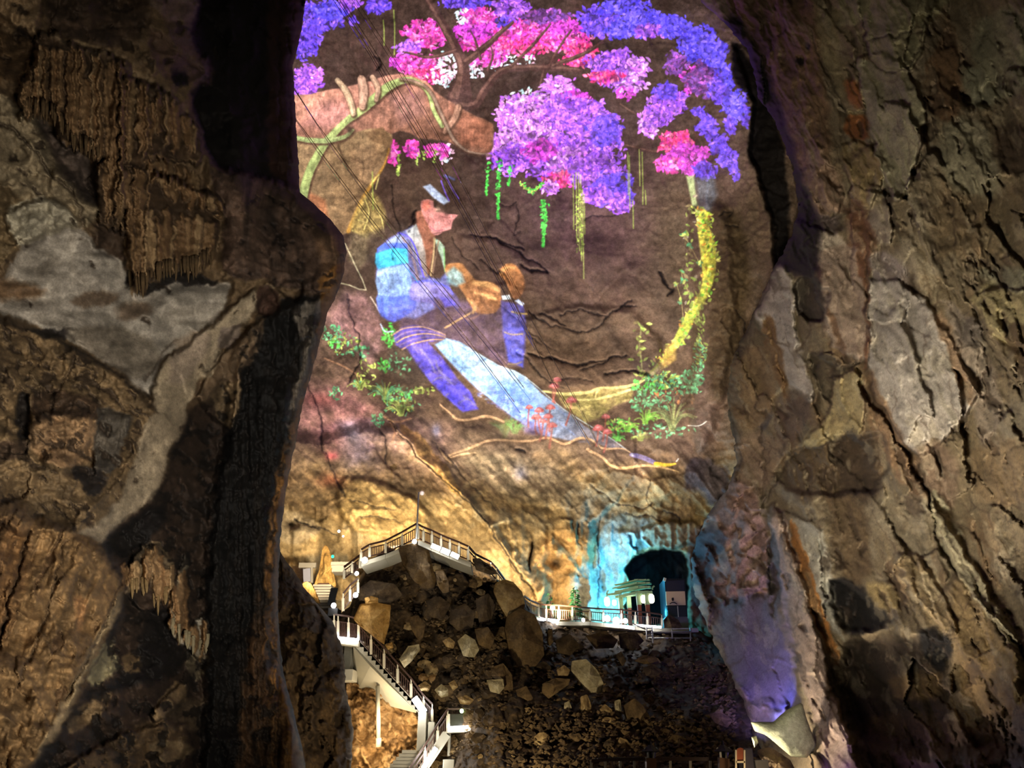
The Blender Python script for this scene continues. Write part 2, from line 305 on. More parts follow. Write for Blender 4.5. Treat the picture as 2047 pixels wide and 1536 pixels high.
    for p in ([(650, 718), (690, 735), (720, 755)], [(766, 834), (790, 842), (820, 836)], [(780, 842), (784, 860), (778, 880)]): C.line(p, (170, 116, 80), 3, 3, .7)
    # ---- the seated musician
    C.fill([(800, 600), (905, 600), (1000, 610), (1046, 640), (1048, 735), (1000, 730), (930, 690), (860, 690), (800, 660)], (76, 58, 82), 10, .85, 0, None, .3, 31, 12)
    C.fill([(800, 360), (850, 340), (890, 350), (905, 385), (880, 410), (850, 400), (825, 420), (810, 400)], (60, 44, 36), 10, .8)          # dark hat
    C.fill([(846, 374), (860, 369), (876, 384), (899, 404), (888, 411), (868, 398)], (176, 186, 208), 4, .95)                             # pale band
    for p in ([(890, 350), (904, 378), (917, 398)], [(882, 362), (890, 385), (898, 402)]): C.line(p, (116, 84, 216), 2.2, 2, .9)
    C.line([(888, 352), (900, 356), (908, 360)], (80, 100, 170), 4, 4, .6)
    C.fill([(832, 425), (856, 428), (872, 462), (868, 500), (862, 535), (853, 556), (844, 530), (838, 480)], (160, 96, 74), 4, .95, 2, ((118, 72, 54), (850, 440), (866, 550)))
    C.fill([(842, 404), (855, 400), (867, 404), (868, 416), (880, 420), (896, 428), (916, 431), (908, 440), (904, 450), (902, 460), (890, 464), (876, 473), (864, 468), (856, 450), (846, 432), (842, 418)], (196, 122, 112), 3, .97, 2, ((214, 136, 130), (850, 410), (895, 460)), .12)
    C.fill([(845, 404), (858, 402), (862, 416), (850, 424), (844, 416)], (212, 112, 92), 4, .8); C.blob(876, 421, 6, 5, (220, 180, 150), .8)
    C.line([(882, 434), (892, 437), (900, 436)], (120, 60, 60), 1.8, 2, .7); C.line([(860, 455), (872, 464), (886, 462)], (130, 74, 92), 2, 2, .7); C.line([(852, 430), (858, 440), (856, 450)], (140, 84, 72), 1.6, 2, .7)
    C.fill([(872, 424), (890, 418), (910, 426), (895, 430)], (70, 52, 46), 4, .7); C.line([(868, 470), (888, 466), (904, 462)], (66, 44, 46), 1.6, 2, .6)
    C.fill([(757, 500), (775, 480), (800, 466), (826, 452), (838, 480), (850, 530), (856, 556), (880, 560), (895, 545), (905, 600), (830, 640), (770, 630), (752, 560)], (104, 108, 168), 5, .9, 0, None, .15)
    C.fill([(765, 500), (782, 480), (800, 470), (815, 484), (820, 504), (790, 500)], (176, 188, 204), 4, .9, 0, ((120, 140, 220), (780, 475), (815, 505)))
    C.fill([(812, 462), (832, 449), (844, 478), (852, 508), (855, 554), (846, 556), (834, 520), (822, 486)], (192, 190, 184), 4, .95, 0, ((140, 118, 104), (825, 460), (848, 550)))
    C.line([(797, 467), (818, 476), (832, 500), (842, 535), (848, 556)], (92, 84, 220), 3.4, 2, .95); C.line([(806, 478), (820, 500), (830, 530), (836, 560)], (140, 112, 116), 6, 3, .8)
    C.fill([(868, 478), (880, 484), (890, 496), (891, 520), (890, 546), (884, 520), (876, 500)], (152, 176, 150), 3, .9); C.line([(870, 480), (868, 515), (862, 552)], (206, 170, 120), 4, 2, .85); C.line([(878, 485), (872, 520), (866, 552)], (130, 100, 80), 3, 2, .8); C.line([(889, 500), (891, 545)], (110, 180, 90), 2, 2, .8, 0)
    C.fill([(752, 508), (772, 499), (800, 496), (815, 499), (818, 528), (795, 532), (758, 541), (751, 528)], (44, 176, 214), 4, .97, 0, ((70, 204, 226), (755, 510), (815, 530)), .2)
    C.fill([(755, 498), (770, 488), (800, 488), (815, 490), (816, 500), (785, 498), (754, 508)], (74, 104, 222), 3, .95)
    C.line([(757, 536), (772, 520), (790, 536), (806, 528)], (30, 130, 180), 2, 3, .6)
    C.fill([(757, 541), (795, 533), (816, 530), (824, 562), (824, 594), (790, 596), (758, 594), (752, 566)], (160, 192, 228), 4, .97, 0, ((118, 150, 216), (760, 545), (822, 595)), .15)
    for p in ([(770, 545), (778, 570), (775, 592)], [(795, 540), (800, 566), (812, 588)], [(758, 560), (770, 580), (790, 592)]): C.line(p, (110, 132, 190), 2.4, 3, .7)
    C.fill([(757, 592), (790, 596), (826, 590), (832, 618), (810, 634), (788, 646), (763, 634), (755, 610)], (84, 120, 226), 5, .95, 2, ((58, 78, 180), (770, 595), (800, 640)), .2)
    C.fill([(823, 570), (861, 565), (898, 578), (918, 600), (916, 622), (884, 626), (861, 608), (823, 602)], (116, 108, 184), 4, .95, 2, ((84, 72, 120), (850, 570), (900, 620)), .25)
    C.fill([(828, 572), (858, 574), (862, 596), (836, 600)], (142, 136, 172), 8, .7); C.line([(830, 566), (860, 563), (895, 576), (906, 590)], (80, 84, 220), 3, 2, .85)
    C.fill([(870, 600), (900, 604), (920, 625), (900, 650), (870, 640)], (80, 60, 70), 8, .8); C.fill([(880, 596), (905, 600), (915, 612), (890, 616)], (86, 78, 200), 5, .8)
    C.fill([(893, 533), (910, 528), (926, 530), (950, 560), (975, 562), (994, 570), (1002, 597), (990, 624), (956, 628), (938, 608), (919, 575), (893, 552)], (170, 112, 66), 4, .95, 2, ((140, 88, 54), (910, 540), (980, 620)), .2)
    for p in ([(948, 566, 4), (975, 568, 5), (996, 578, 4)], [(950, 586, 2), (972, 590, 4), (990, 596, 3)], [(936, 600, 2), (950, 612, 4), (946, 626, 3)]): C.line(p, (214, 160, 100), 2, 4, .8)
    for p in ([(948, 576), (972, 580), (996, 588)], [(944, 598), (966, 604), (984, 610)], [(925, 550), (938, 580), (948, 600)]): C.line(p, (104, 62, 40), 2.4, 3, .8)
    C.fill([(893, 548), (908, 536), (924, 548), (930, 566), (912, 574), (895, 566)], (140, 184, 188), 7, .75, 0, None, .25, 33, 6)
    C.fill([(998, 540), (1012, 527), (1030, 529), (1046, 552), (1048, 574), (1036, 595), (1020, 592), (1010, 562), (999, 552)], (166, 106, 60), 4, .95, 2, ((112, 68, 44), (1010, 535), (1040, 590)), .2)
    C.line([(1002, 545), (1014, 534), (1028, 536)], (206, 150, 90), 4, 4, .8)
    C.fill([(1001, 600), (1022, 604), (1046, 610), (1050, 640), (1048, 700), (1045, 735), (1016, 722), (1004, 660)], (70, 68, 150), 5, .85, 0, ((70, 84, 206), (1020, 620), (1035, 720)), .3)
    C.fill([(1002, 590), (1018, 588), (1020, 597), (1004, 598)], (206, 216, 218), 3, .9); C.fill([(1028, 600), (1036, 597), (1048, 606), (1044, 612)], (196, 206, 226), 3, .9)
    C.line([(1022, 622), (1036, 625), (1052, 626)], (190, 154, 76), 3, 2, .8); C.line([(1008, 664), (1024, 668), (1044, 666)], (176, 146, 90), 3, 2, .8); C.line([(1016, 728), (1030, 728), (1042, 724)], (170, 140, 90), 3, 2, .7)
    C.line([(918, 628), (935, 640), (960, 628), (946, 606)], (150, 104, 84), 3, 3, .6); C.line([(890, 656), (920, 640), (940, 628)], (190, 146, 96), 4, 2.5, .85)
    C.fill([(786, 668), (806, 656), (828, 652), (860, 656), (888, 668), (891, 678), (850, 686), (806, 700), (792, 692)], (62, 54, 150), 4, .95, 0, None, .3)
    for k in range(5): C.line([(784 + k * 5, 672 + k * 7), (808 + k * 4, 658 + k * 8), (850 + k * 3, 656 + k * 6), (890, 670 + k * 2.5)], [(206, 156, 106), (150, 116, 150), (220, 170, 110), (120, 92, 130), (214, 160, 100)][k], 2.6, 2, .85)
    C.line([(762, 650), (770, 664), (786, 664)], (196, 206, 226), 3, 2, .85)
    C.fill([(812, 694), (855, 686), (885, 716), (914, 757), (942, 787), (957, 820), (926, 826), (890, 794), (862, 766), (834, 730)], (76, 66, 188), 5, .95, 0, ((58, 60, 214), (840, 700), (930, 810)), .5, 41, 9)
    for p in ([(842, 700), (858, 720), (870, 745)], [(872, 722), (880, 745), (900, 760)], [(866, 764), (884, 756), (906, 770)], [(892, 792), (912, 782), (934, 800)], [(920, 806), (936, 800), (950, 812)]): C.line(p, (126, 116, 150), 4, 3, .75)
    C.fill([(905, 770), (930, 790), (915, 800), (895, 785)], (62, 58, 226), 5, .8)
    skirt = [(869, 690), (892, 677), (919, 684), (955, 707), (1000, 732), (1030, 742), (1050, 753), (1083, 787), (1131, 822), (1169, 852), (1217, 873), (1260, 903), (1225, 898), (1190, 884), (1158, 884), (1088, 872), (1026, 836), (989, 806), (954, 779), (921, 747), (896, 722)]
    C.fill(skirt, (150, 192, 232), 4, .97, 0, ((84, 84, 96), (1010, 780), (1200, 880)), .12)
    C.fill([(900, 690), (960, 716), (1010, 745), (1050, 762), (1000, 760), (940, 735)], (206, 224, 238), 12, .6); C.fill([(960, 770), (1030, 770), (1080, 800), (1070, 850), (1020, 830)], (86, 140, 222), 16, .65)
    for cx, cy, r in ((985, 765, 9), (1000, 775, 12), (1016, 778, 14), (1034, 790, 12), (1046, 806, 10), (1028, 812, 14), (1006, 800, 12)):
        C.line([(cx + r * math.cos(t), cy + .85 * r * math.sin(t)) for t in np.linspace(0, 6.28, 11)], (84, 116, 200), 1.8, 2, .6, 2)
    for _ in range(150): leaves(R.uniform(955, 1060), 0, 1, 1, VIO, 0); x = R.uniform(955, 1060); y = 772 + (x - 955) * .55 + R.uniform(-14, 22); C.blob(x, y, 2.6, 2.0, R.choice([(90, 110, 196), (190, 214, 240), (110, 140, 214)]), .6)
    for p in ([(880, 690), (930, 745), (1000, 806)], [(910, 686), (990, 745), (1060, 800), (1150, 870)], [(950, 708), (1040, 760), (1130, 830)]): C.line(p, (110, 146, 206), 2, 3, .5)
    C.line([(892, 678), (955, 708), (1000, 733), (1050, 754), (1131, 822), (1217, 873), (1258, 903)], (206, 220, 214), 2.2, 2, .7, 3)
    C.line([(869, 690), (896, 722), (954, 779), (1026, 836), (1088, 872)], (110, 92, 110), 2.2, 2, .7, 3)
    C.fill([(1040, 840), (1085, 850), (1100, 872), (1050, 868)], (86, 78, 150), 10, .6)
    # roots, mushrooms, brush end
    for p in ([(896, 910, 2), (940, 896, 2.5), (981, 881, 2.5), (1050, 884, 2), (1093, 876, 2), (1128, 887, 2.5), (1158, 876, 2.5), (1182, 879, 2), (1204, 895, 2), (1244, 896, 1.5), (1262, 905, 1)], [(1174, 898, 3), (1204, 913, 2.5), (1217, 927, 2.5), (1244, 935, 3), (1290, 930, 2.5), (1330, 935, 2), (1357, 943, 1)], [(880, 810, 1.5), (900, 827, 2), (916, 841, 2.5), (945, 840, 2.5), (975, 834, 3), (1007, 844, 2)], [(900, 914, 1.5), (925, 908, 2), (950, 906, 1)], [(876, 895, 1), (890, 915, 2), (902, 925, 1)]):
        C.line([(x + 1, y + 3, r + 1) for x, y, r in p], (66, 46, 36), 2, 4, .7); C.line(p, (206, 158, 112), 2, 2, .9)
    C.line([(1262, 908, 4), (1285, 914, 5), (1308, 924, 4)], (112, 100, 150), 2, 2, .95); C.line([(1263, 907, 2), (1264, 909, 2)], (190, 186, 200), 2); C.line([(1310, 926, 3.5), (1330, 929, 3.5), (1350, 927, 2)], (226, 178, 46), 2, 2, .95); C.line([(1356, 916, 1), (1352, 922, 1)], (236, 230, 220), 2, 2)
    for x, y, r in ((1113, 757, 9), (1107, 770, 11), (1142, 800, 12), (1058, 814, 8), (1078, 820, 10), (1072, 834, 11), (1100, 814, 10), (1096, 832, 10), (1211, 833, 9), (1196, 855, 12), (1214, 862, 10), (1104, 850, 10), (1086, 842, 8)):
        C.line([(x, y, 1.6), (x - 2, y + 22, 1.4), (x + R.uniform(-12, 4), y + R.uniform(34, 52), 1.8)], (150, 70, 64), 2, 2, .9)
        C.fill([(x - r, y + r * .4), (x - r * .6, y - r * .3), (x, y - r * .55), (x + r * .7, y - r * .25), (x + r, y + r * .35), (x, y + r * .5)], (176, 78, 78), 2, .95, 2); C.blob(x - 1, y - r * .1, r * .5, r * .25, (232, 150, 150), .7)
    C.a *= (1 + .2 * fbm(U / 9, V / 11, 300, 4, .6) + .12 * fbm(U / 3, V / 12, 305, 2))[..., None]; C.a += 6 * fbm(U / 40, V / 40, 310, 3)[..., None]
    # picture border: fades out where the beam ends
    w, m = C.mask([(420, -160), (1400, -160), (1470, 60), (1512, 230), (1496, 380), (1450, 430), (1446, 760), (1432, 880), (1370, 950), (1200, 965), (960, 985), (600, 990), (420, 990)], 60)
    f = np.zeros(U.shape, np.float32); f[w] = m
    return C, f
# ---------------------------------------------------------------- rock relief helpers
def add(C, pts, h, feather=10, smooth=2, closed=True, tilt=None, width=0):
    w, m = C.mask(pts, feather, closed, smooth, width)
    if w is None: return
    m = m * m * (3 - 2 * m)
    if tilt is not None:                      # (du, dv, metres): plate tilts, proud at the far side of that direction
        P = np.asarray(pts, float); c = P.mean(0)
        r = max(np.ptp(P[:, 0]), np.ptp(P[:, 1])) * .5 + 1e-6
        h = h + tilt[2] * ((C.U[w] - c[0]) * tilt[0] + (C.V[w] - c[1]) * tilt[1]) / r
    C.a[w] += (m * h).astype(np.float32)
def groove(C, pts, depth, width, feather=4, smooth=3): add(C, pts, -depth, feather, smooth, False, None, width / 2)
def ledge(C, pts, h, fall, side=1):
    """a step along a polyline: proud by h on one side of it, easing away over `fall` units"""
    P = sm(pts, 3); w = C.win(P, fall * 1.2 + 4)
    if w is None: return
    x = C.WU[w]; y = C.WV[w]; best = np.full(x.shape, 1e9); sg = np.zeros(x.shape)
    for k in range(len(P) - 1):
        ax, ay = P[k]; dx, dy = P[k + 1] - P[k]; L = dx * dx + dy * dy + 1e-9
        t = np.clip(((x - ax) * dx + (y - ay) * dy) / L, 0, 1)
        ex = x - ax - t * dx; ey = y - ay - t * dy; d = np.sqrt(ex * ex + ey * ey)
        u = d < best; best = np.where(u, d, best); sg = np.where(u, np.sign(dx * ey - dy * ex), sg)
    s = best * sg * side; n = len(P) - 1
    C.a[w] += (h * sstep(-2.0, 2.0, s) * (1 - sstep(fall * .15, fall, np.abs(s)))).astype(np.float32)

WH = (150, 142, 130); WT = (140, 126, 104); GR = (112, 104, 94); TN = (128, 106, 78); OC = (122, 98, 64); BR = (98, 80, 58); DB = (62, 48, 36); BK = (30, 25, 22); VB = (17, 14, 13); OR = (134, 82, 44)
CUR1 = [(70, 70), (95, 62), (130, 70), (160, 90), (215, 100), (250, 120), (258, 140), (255, 230), (238, 300), (200, 316), (180, 312), (150, 292), (115, 272), (108, 236), (80, 224), (44, 228), (40, 165), (72, 122)]
CUR2 = [(228, 150), (255, 146), (300, 158), (345, 184), (372, 222), (396, 250), (404, 290), (395, 320), (340, 318), (300, 310), (290, 345), (255, 330), (240, 440), (200, 445), (196, 330), (215, 310)]
CUR3 = [(225, 335), (285, 330), (330, 345), (380, 368), (425, 385), (450, 405), (448, 420), (425, 430), (440, 455), (430, 495), (415, 520), (395, 545), (350, 545), (325, 552), (300, 566), (285, 582), (264, 572), (258, 470), (235, 445)]
LOBE = [(420, 345), (500, 350), (560, 375), (600, 385), (640, 415), (672, 450), (700, 490), (696, 550), (680, 590), (600, 585), (560, 570), (520, 560), (470, 560), (440, 520), (450, 440)]
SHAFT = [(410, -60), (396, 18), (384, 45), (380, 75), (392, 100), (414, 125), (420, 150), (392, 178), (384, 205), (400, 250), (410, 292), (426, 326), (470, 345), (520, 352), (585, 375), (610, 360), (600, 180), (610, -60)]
WB1 = [(40, 498), (100, 470), (165, 455), (195, 495), (240, 515), (255, 560), (300, 582), (332, 556), (395, 562), (430, 570), (458, 566), (455, 600), (432, 640), (420, 650), (380, 670), (340, 705), (312, 745), (298, 795), (280, 780), (250, 745), (200, 718), (150, 690), (110, 662), (0, 628), (-60, 610), (-60, 560), (0, 560)]
LEG = [(425, 650), (480, 602), (530, 574), (550, 572), (522, 596), (506, 630), (490, 652), (462, 652), (446, 690), (432, 722), (422, 752), (396, 762), (386, 792), (376, 816), (372, 868), (346, 886), (328, 950), (312, 985), (270, 1040), (205, 1082), (155, 1070), (170, 1030), (240, 960), (270, 880), (310, 820), (300, 780), (330, 720), (375, 690)]
FLANK = [(-60, 1010), (60, 1030), (150, 1068), (205, 1085), (240, 1120), (252, 1180), (240, 1240), (205, 1295), (178, 1370), (130, 1455), (75, 1540), (40, 1620), (-60, 1620)]
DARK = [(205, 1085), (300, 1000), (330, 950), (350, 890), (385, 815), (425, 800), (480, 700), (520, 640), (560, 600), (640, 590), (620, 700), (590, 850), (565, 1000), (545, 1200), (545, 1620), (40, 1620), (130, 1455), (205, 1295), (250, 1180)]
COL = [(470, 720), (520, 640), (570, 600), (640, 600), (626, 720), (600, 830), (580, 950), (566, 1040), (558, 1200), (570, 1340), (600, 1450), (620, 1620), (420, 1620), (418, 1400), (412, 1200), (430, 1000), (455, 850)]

def paint_left():
    C = Canvas(-80, -70, 730, 1620, 1.5, 3, 9, 22, 5); H = Canvas(-80, -70, 730, 1620, 1.5, 1, 9, 22, 5)
    U, V = C.U, C.V
    C.a[:] = BR
    n1 = fbm(U / 60, V / 60, 8, 5, .6); n2 = fbm(U / 14, V / 14, 9, 4, .6)
    C.a *= (1 + .22 * n1 + .1 * n2)[..., None]
    for p, c, f in (([(-60, -60), (70, -60), (78, 62), (50, 62), (20, 48), (-60, 40)], TN, 8), ([(285, -60), (415, -60), (390, 30), (350, 46), (325, 28), (300, 12)], (116, 98, 84), 6), ([(180, -60), (280, -60), (300, 40), (250, 90), (200, 60)], DB, 20),
                    ([(300, 60), (385, 100), (418, 150), (380, 170), (330, 150), (300, 110)], (92, 72, 58), 10), ([(90, 0), (190, 0), (240, 90), (160, 80), (100, 55)], DB, 18), ([(-60, 60), (70, 75), (66, 130), (40, 160), (-60, 150)], (84, 64, 42), 10),
                    ([(-60, 165), (40, 215), (110, 252), (150, 300), (192, 345), (205, 420), (160, 460), (110, 475), (40, 400), (-60, 330)], (126, 112, 88), 8), ([(75, 235), (112, 260), (180, 320), (200, 340), (200, 415), (150, 380), (110, 320)], (74, 62, 54), 14),  # last patch paints the shade of the gap below the upper curtain
                    ([(-60, 330), (20, 380), (60, 420), (40, 500), (-60, 540)], (96, 80, 56), 14), ([(12, 430), (40, 402), (105, 398), (160, 450), (130, 470), (180, 505), (230, 530), (215, 560), (170, 545), (110, 510), (40, 500)], (150, 142, 122), 7),
                    (CUR1, (114, 86, 56), 5), (CUR2, (120, 94, 62), 5), (CUR3, (112, 86, 56), 5), ([(120, 72), (215, 100), (252, 122), (250, 140), (180, 112), (130, 96)], (140, 118, 84), 8), ([(245, 150), (300, 160), (330, 200), (300, 190), (262, 172)], (150, 128, 104), 8),
                    ([(310, 210), (345, 190), (372, 225), (330, 330), (300, 300)], (120, 94, 66), 10), ([(320, 330), (385, 350), (440, 400), (430, 430), (370, 400), (330, 370)], (130, 104, 74), 8), ([(205, 440), (260, 450), (262, 540), (200, 520), (180, 480)], DB, 12),
                    (WB1, WH, 6), ([(140, 600), (190, 584), (235, 588), (225, 606), (170, 618)], (104, 88, 72), 8), ([(240, 610), (290, 604), (305, 622), (270, 640), (235, 636)], (112, 96, 80), 10), ([(-60, 560), (20, 560), (90, 580), (40, 600), (-60, 600)], (98, 76, 54), 14),
                    ([(60, 655), (150, 660), (130, 680), (80, 672)], BK, 6), ([(130, 662), (230, 655), (300, 680), (320, 720), (280, 760), (230, 735), (170, 700)], (122, 112, 98), 10), (LEG, WT, 5), ([(350, 680), (420, 660), (415, 700), (380, 750), (340, 770)], (146, 130, 112), 12),
                    ([(-60, 640), (60, 665), (150, 700), (230, 745), (290, 795), (318, 826), (290, 850), (240, 1000), (150, 1070), (60, 1030), (-60, 1010)], (98, 80, 56), 8), ([(62, 850), (120, 825), (195, 840), (190, 900), (150, 935), (90, 925), (60, 890)], (124, 98, 70), 8),
                    ([(70, 790), (120, 780), (190, 800), (195, 835), (120, 830), (70, 850)], (66, 50, 36), 8), ([(190, 835), (215, 815), (262, 835), (250, 880), (235, 930), (200, 950), (188, 930)], (70, 64, 56), 6), ([(150, 930), (205, 940), (210, 970), (190, 990), (150, 960)], BK, 6),
                    ([(38, 790), (60, 790), (55, 880), (35, 870)], BK, 6), ([(0, 880), (50, 885), (60, 900), (0, 930)], DB, 8), (FLANK, (108, 84, 54), 5), ([(-60, 1050), (60, 1060), (40, 1200), (0, 1300), (-60, 1300)], (96, 70, 42), 22), ([(240, 1190), (252, 1200), (190, 1310), (150, 1400), (85, 1536), (60, 1536), (130, 1400), (180, 1300)], (146, 126, 94), 8),
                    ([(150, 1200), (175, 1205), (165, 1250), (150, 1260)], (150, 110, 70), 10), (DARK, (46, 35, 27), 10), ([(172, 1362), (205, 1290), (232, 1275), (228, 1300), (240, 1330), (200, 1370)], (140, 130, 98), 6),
                    ([(215, 1090), (300, 1010), (330, 1020), (320, 1060), (250, 1110)], VB, 10), ([(240, 1150), (290, 1240), (260, 1330), (200, 1390), (270, 1370), (350, 1350), (370, 1300), (340, 1230), (290, 1230)], VB, 14),  # DARK and these VB fills put the hollows' shade into the colour
                    ([(280, 1090), (320, 1085), (345, 1120), (346, 1170), (335, 1205), (322, 1185), (312, 1228), (303, 1180), (296, 1150), (270, 1180), (252, 1190), (268, 1130)], (122, 104, 78), 4), ([(360, 1120), (376, 1120), (372, 1180), (360, 1240), (368, 1290), (345, 1270), (335, 1250), (350, 1200)], (124, 114, 94), 4),
                    ([(392, 1240), (416, 1240), (415, 1290), (400, 1315), (378, 1300), (365, 1280), (372, 1270), (392, 1285)], (146, 138, 122), 4), ([(245, 1310), (278, 1310), (278, 1340), (250, 1342)], (110, 90, 62), 6), ([(372, 1305), (415, 1315), (412, 1350), (385, 1360)], (90, 80, 62), 6),
                    ([(300, 1430), (340, 1375), (365, 1366), (376, 1380), (366, 1410), (330, 1440)], (128, 106, 76), 5), ([(330, 1410), (410, 1400), (414, 1455), (350, 1460)], (80, 66, 50), 8), ([(150, 1420), (220, 1390), (200, 1430), (140, 1470)], (100, 82, 58), 6),
                    ([(120, 1536), (260, 1460), (330, 1440), (380, 1480), (300, 1560), (120, 1600)], (86, 68, 46), 10), ([(300, 1490), (350, 1480), (385, 1500), (340, 1540)], (112, 94, 68), 6), (LOBE, (74, 58, 48), 6), ([(620, 420), (690, 480), (690, 560), (660, 590), (640, 520)], (96, 74, 56), 14),
                    (SHAFT, VB, 6), ([(545, -60), (605, -60), (590, 180), (600, 370), (565, 360), (540, 340), (535, 160)], (52, 34, 28), 8), ([(590, -60), (612, -60), (592, 130), (604, 380), (590, 380), (584, 130)], (70, 46, 38), 6), ([(335, 110), (420, 125), (425, 165), (370, 160)], (88, 68, 62), 10), ([(345, 140), (375, 145), (378, 170), (350, 170)], VB, 6),  # SHAFT fill paints the shade of the deep recess near-black
                    (COL, (12, 11, 10), 8), ([(585, 620), (640, 600), (632, 680), (612, 760), (596, 850), (570, 842), (600, 740), (600, 660)], (104, 96, 86), 6), ([(640, 560), (690, 520), (680, 580), (650, 650), (630, 730), (600, 840), (580, 960), (560, 1060), (558, 1200), (562, 1340), (600, 1480), (620, 1620), (520, 1620), (528, 1250), (535, 1100), (552, 950), (590, 840), (620, 740), (640, 640)], (108, 76, 40), 6),  # COL: black rock plus painted shade; ochre edge paints warm lamp light
                    ([(500, 1250), (528, 1200), (535, 1620), (470, 1620)], (62, 44, 28), 10), ([(465, 690), (510, 650), (530, 640), (520, 700), (490, 740), (480, 800), (470, 848), (446, 850), (425, 800), (392, 800), (395, 765), (422, 752), (440, 715)], (104, 86, 66), 5), ([(425, 790), (480, 760), (474, 846), (440, 842)], (112, 94, 70), 5),
                    ([(512, 585), (540, 572), (560, 590), (550, 630), (520, 628)], (70, 50, 40), 5), ([(440, 655), (480, 650), (470, 690), (440, 700)], (118, 104, 92), 5), ([(250, 545), (300, 560), (330, 545), (390, 545), (420, 555), (440, 568), (400, 572), (350, 566), (300, 590), (262, 580)], BK, 5)):  # last patch: shade under the lower fringe painted black
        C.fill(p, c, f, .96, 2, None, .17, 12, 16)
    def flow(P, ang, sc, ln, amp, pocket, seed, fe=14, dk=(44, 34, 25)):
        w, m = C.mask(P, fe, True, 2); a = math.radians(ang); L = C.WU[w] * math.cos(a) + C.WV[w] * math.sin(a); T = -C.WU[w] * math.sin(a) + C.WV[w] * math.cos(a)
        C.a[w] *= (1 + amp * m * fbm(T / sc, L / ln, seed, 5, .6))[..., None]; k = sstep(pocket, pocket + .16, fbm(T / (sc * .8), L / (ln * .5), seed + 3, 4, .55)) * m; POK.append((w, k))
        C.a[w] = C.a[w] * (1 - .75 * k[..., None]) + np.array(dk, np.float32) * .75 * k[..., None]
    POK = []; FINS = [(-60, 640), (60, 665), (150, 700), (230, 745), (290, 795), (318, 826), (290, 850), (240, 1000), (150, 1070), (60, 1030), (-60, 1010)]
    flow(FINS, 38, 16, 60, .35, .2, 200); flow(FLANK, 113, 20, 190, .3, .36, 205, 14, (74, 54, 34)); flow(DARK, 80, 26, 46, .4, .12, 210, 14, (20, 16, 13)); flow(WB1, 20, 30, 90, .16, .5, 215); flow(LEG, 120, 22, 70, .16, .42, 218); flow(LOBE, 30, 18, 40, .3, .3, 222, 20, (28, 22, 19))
    flow([(-60, -60), (420, -60), (420, 170), (300, 140), (130, 66), (-60, 150)], 20, 30, 60, .3, .25, 226, 14); flow([(-60, 165), (40, 215), (150, 300), (205, 420), (160, 460), (-60, 540)], 40, 24, 100, .22, .4, 230)
    for P, c in ((CUR1, (116, 92, 64)), (CUR2, (122, 98, 68)), (CUR3, (114, 92, 64))):
        sv = C.WV; C.WV = sv - 30 * np.abs(vn(U / 5.5, V * 0 + 3, 47)) * np.abs(vn(U / 19, V * 0 + 8, 48)); C.fill(P, c, 3, .9, 2, None, .2, 13, 20); C.WV = sv
    for p, c, f in (([(120, 72), (215, 100), (252, 122), (250, 140), (180, 112), (130, 96)], (146, 126, 94), 8), ([(245, 150), (300, 160), (332, 205), (300, 196), (262, 172)], (156, 136, 112), 8), ([(320, 335), (385, 352), (440, 402), (430, 430), (370, 400), (330, 370)], (134, 112, 82), 8), ([(330, 330), (300, 320), (345, 345), (420, 392), (410, 370)], (58, 45, 34), 8)): C.fill(p, c, f, .75, 2, None, .15)
    # vertical drip stains
    dr = fbm(U / 14 + 2 * fbm(U / 60, V / 90, 30, 3), V / 150, 31, 4, .6); cur = np.zeros(U.shape, np.float32)
    for P in (CUR1, CUR2, CUR3, COL, LOBE):
        w, m = C.mask(P, 8, True, 2); cur[w] = np.maximum(cur[w], m)
    C.a *= (1 + (.12 + .4 * cur) * dr)[..., None]
    for p in ([(0, 245), (60, 290), (100, 350), (150, 390), (166, 450)], [(-10, 640), (80, 664), (150, 700), (230, 745), (292, 795), (320, 826)], [(150, 700), (140, 745), (105, 790)], [(288, 760), (310, 730), (330, 700), (352, 680)], [(205, 1085), (250, 1180), (240, 1240), (160, 1380)], [(240, 1160), (205, 1260), (170, 1330), (130, 1400)], [(60, 1060), (20, 1200), (0, 1300)], [(130, 1080), (100, 1200), (70, 1290), (30, 1380)]):
        C.line(p, (44, 34, 26), 3, 5, .7)
    C.a *= (1 + .12 * fbm(U / 5, V / 5, 33, 3))[..., None]
    R = random.Random(21); FL = []; BARS = []
    I = lambda *q: (lambda u: float(np.interp(u, q[0::2], q[1::2])))
    def flutes(u0, u1, topf, botf, stp):
        u = u0
        while u < u1:
            t, b = topf(u), botf(u); a = t + (b - t) * R.uniform(0, .35); e = b + R.uniform(-12, 8); d = R.uniform(-3, 3)
            FL.append(([(u, a), (u + d, (a + e) / 2), (u + d * .6, e)], R.uniform(.5, 1.0))); u += stp * R.uniform(.6, 1.5)
    def bars(u0, u1, topf, botf, wd, spread=.28):
        u = u0
        while u < u1:
            w_ = wd * R.uniform(.55, 1.35); t, b = topf(u), botf(u); t += (b - t) * R.uniform(-.02, .3 if R.random() < .4 else .06); e = b - (b - t) * spread * R.random() ** 2.2 + R.uniform(-4, 12); d = R.uniform(-3, 3)
            BARS.append(([(u, t, w_ * .42), (u + d * .5, t + (e - t) * .5, w_ * .5), (u + d, t + (e - t) * .86, w_ * .4), (u + d, e, w_ * .1)], R.choice([(122, 96, 66), (108, 84, 56), (134, 110, 78), (98, 74, 48), (116, 88, 58)]), R.uniform(.6, 1.0))); u += w_ * R.uniform(.75, 1.2)
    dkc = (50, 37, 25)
    for P in (CUR1, CUR2, CUR3): C.fill(P, dkc, 5, .8, 2, None, .25, 14, 14)  # dark base carries the shade of the gaps between flutes
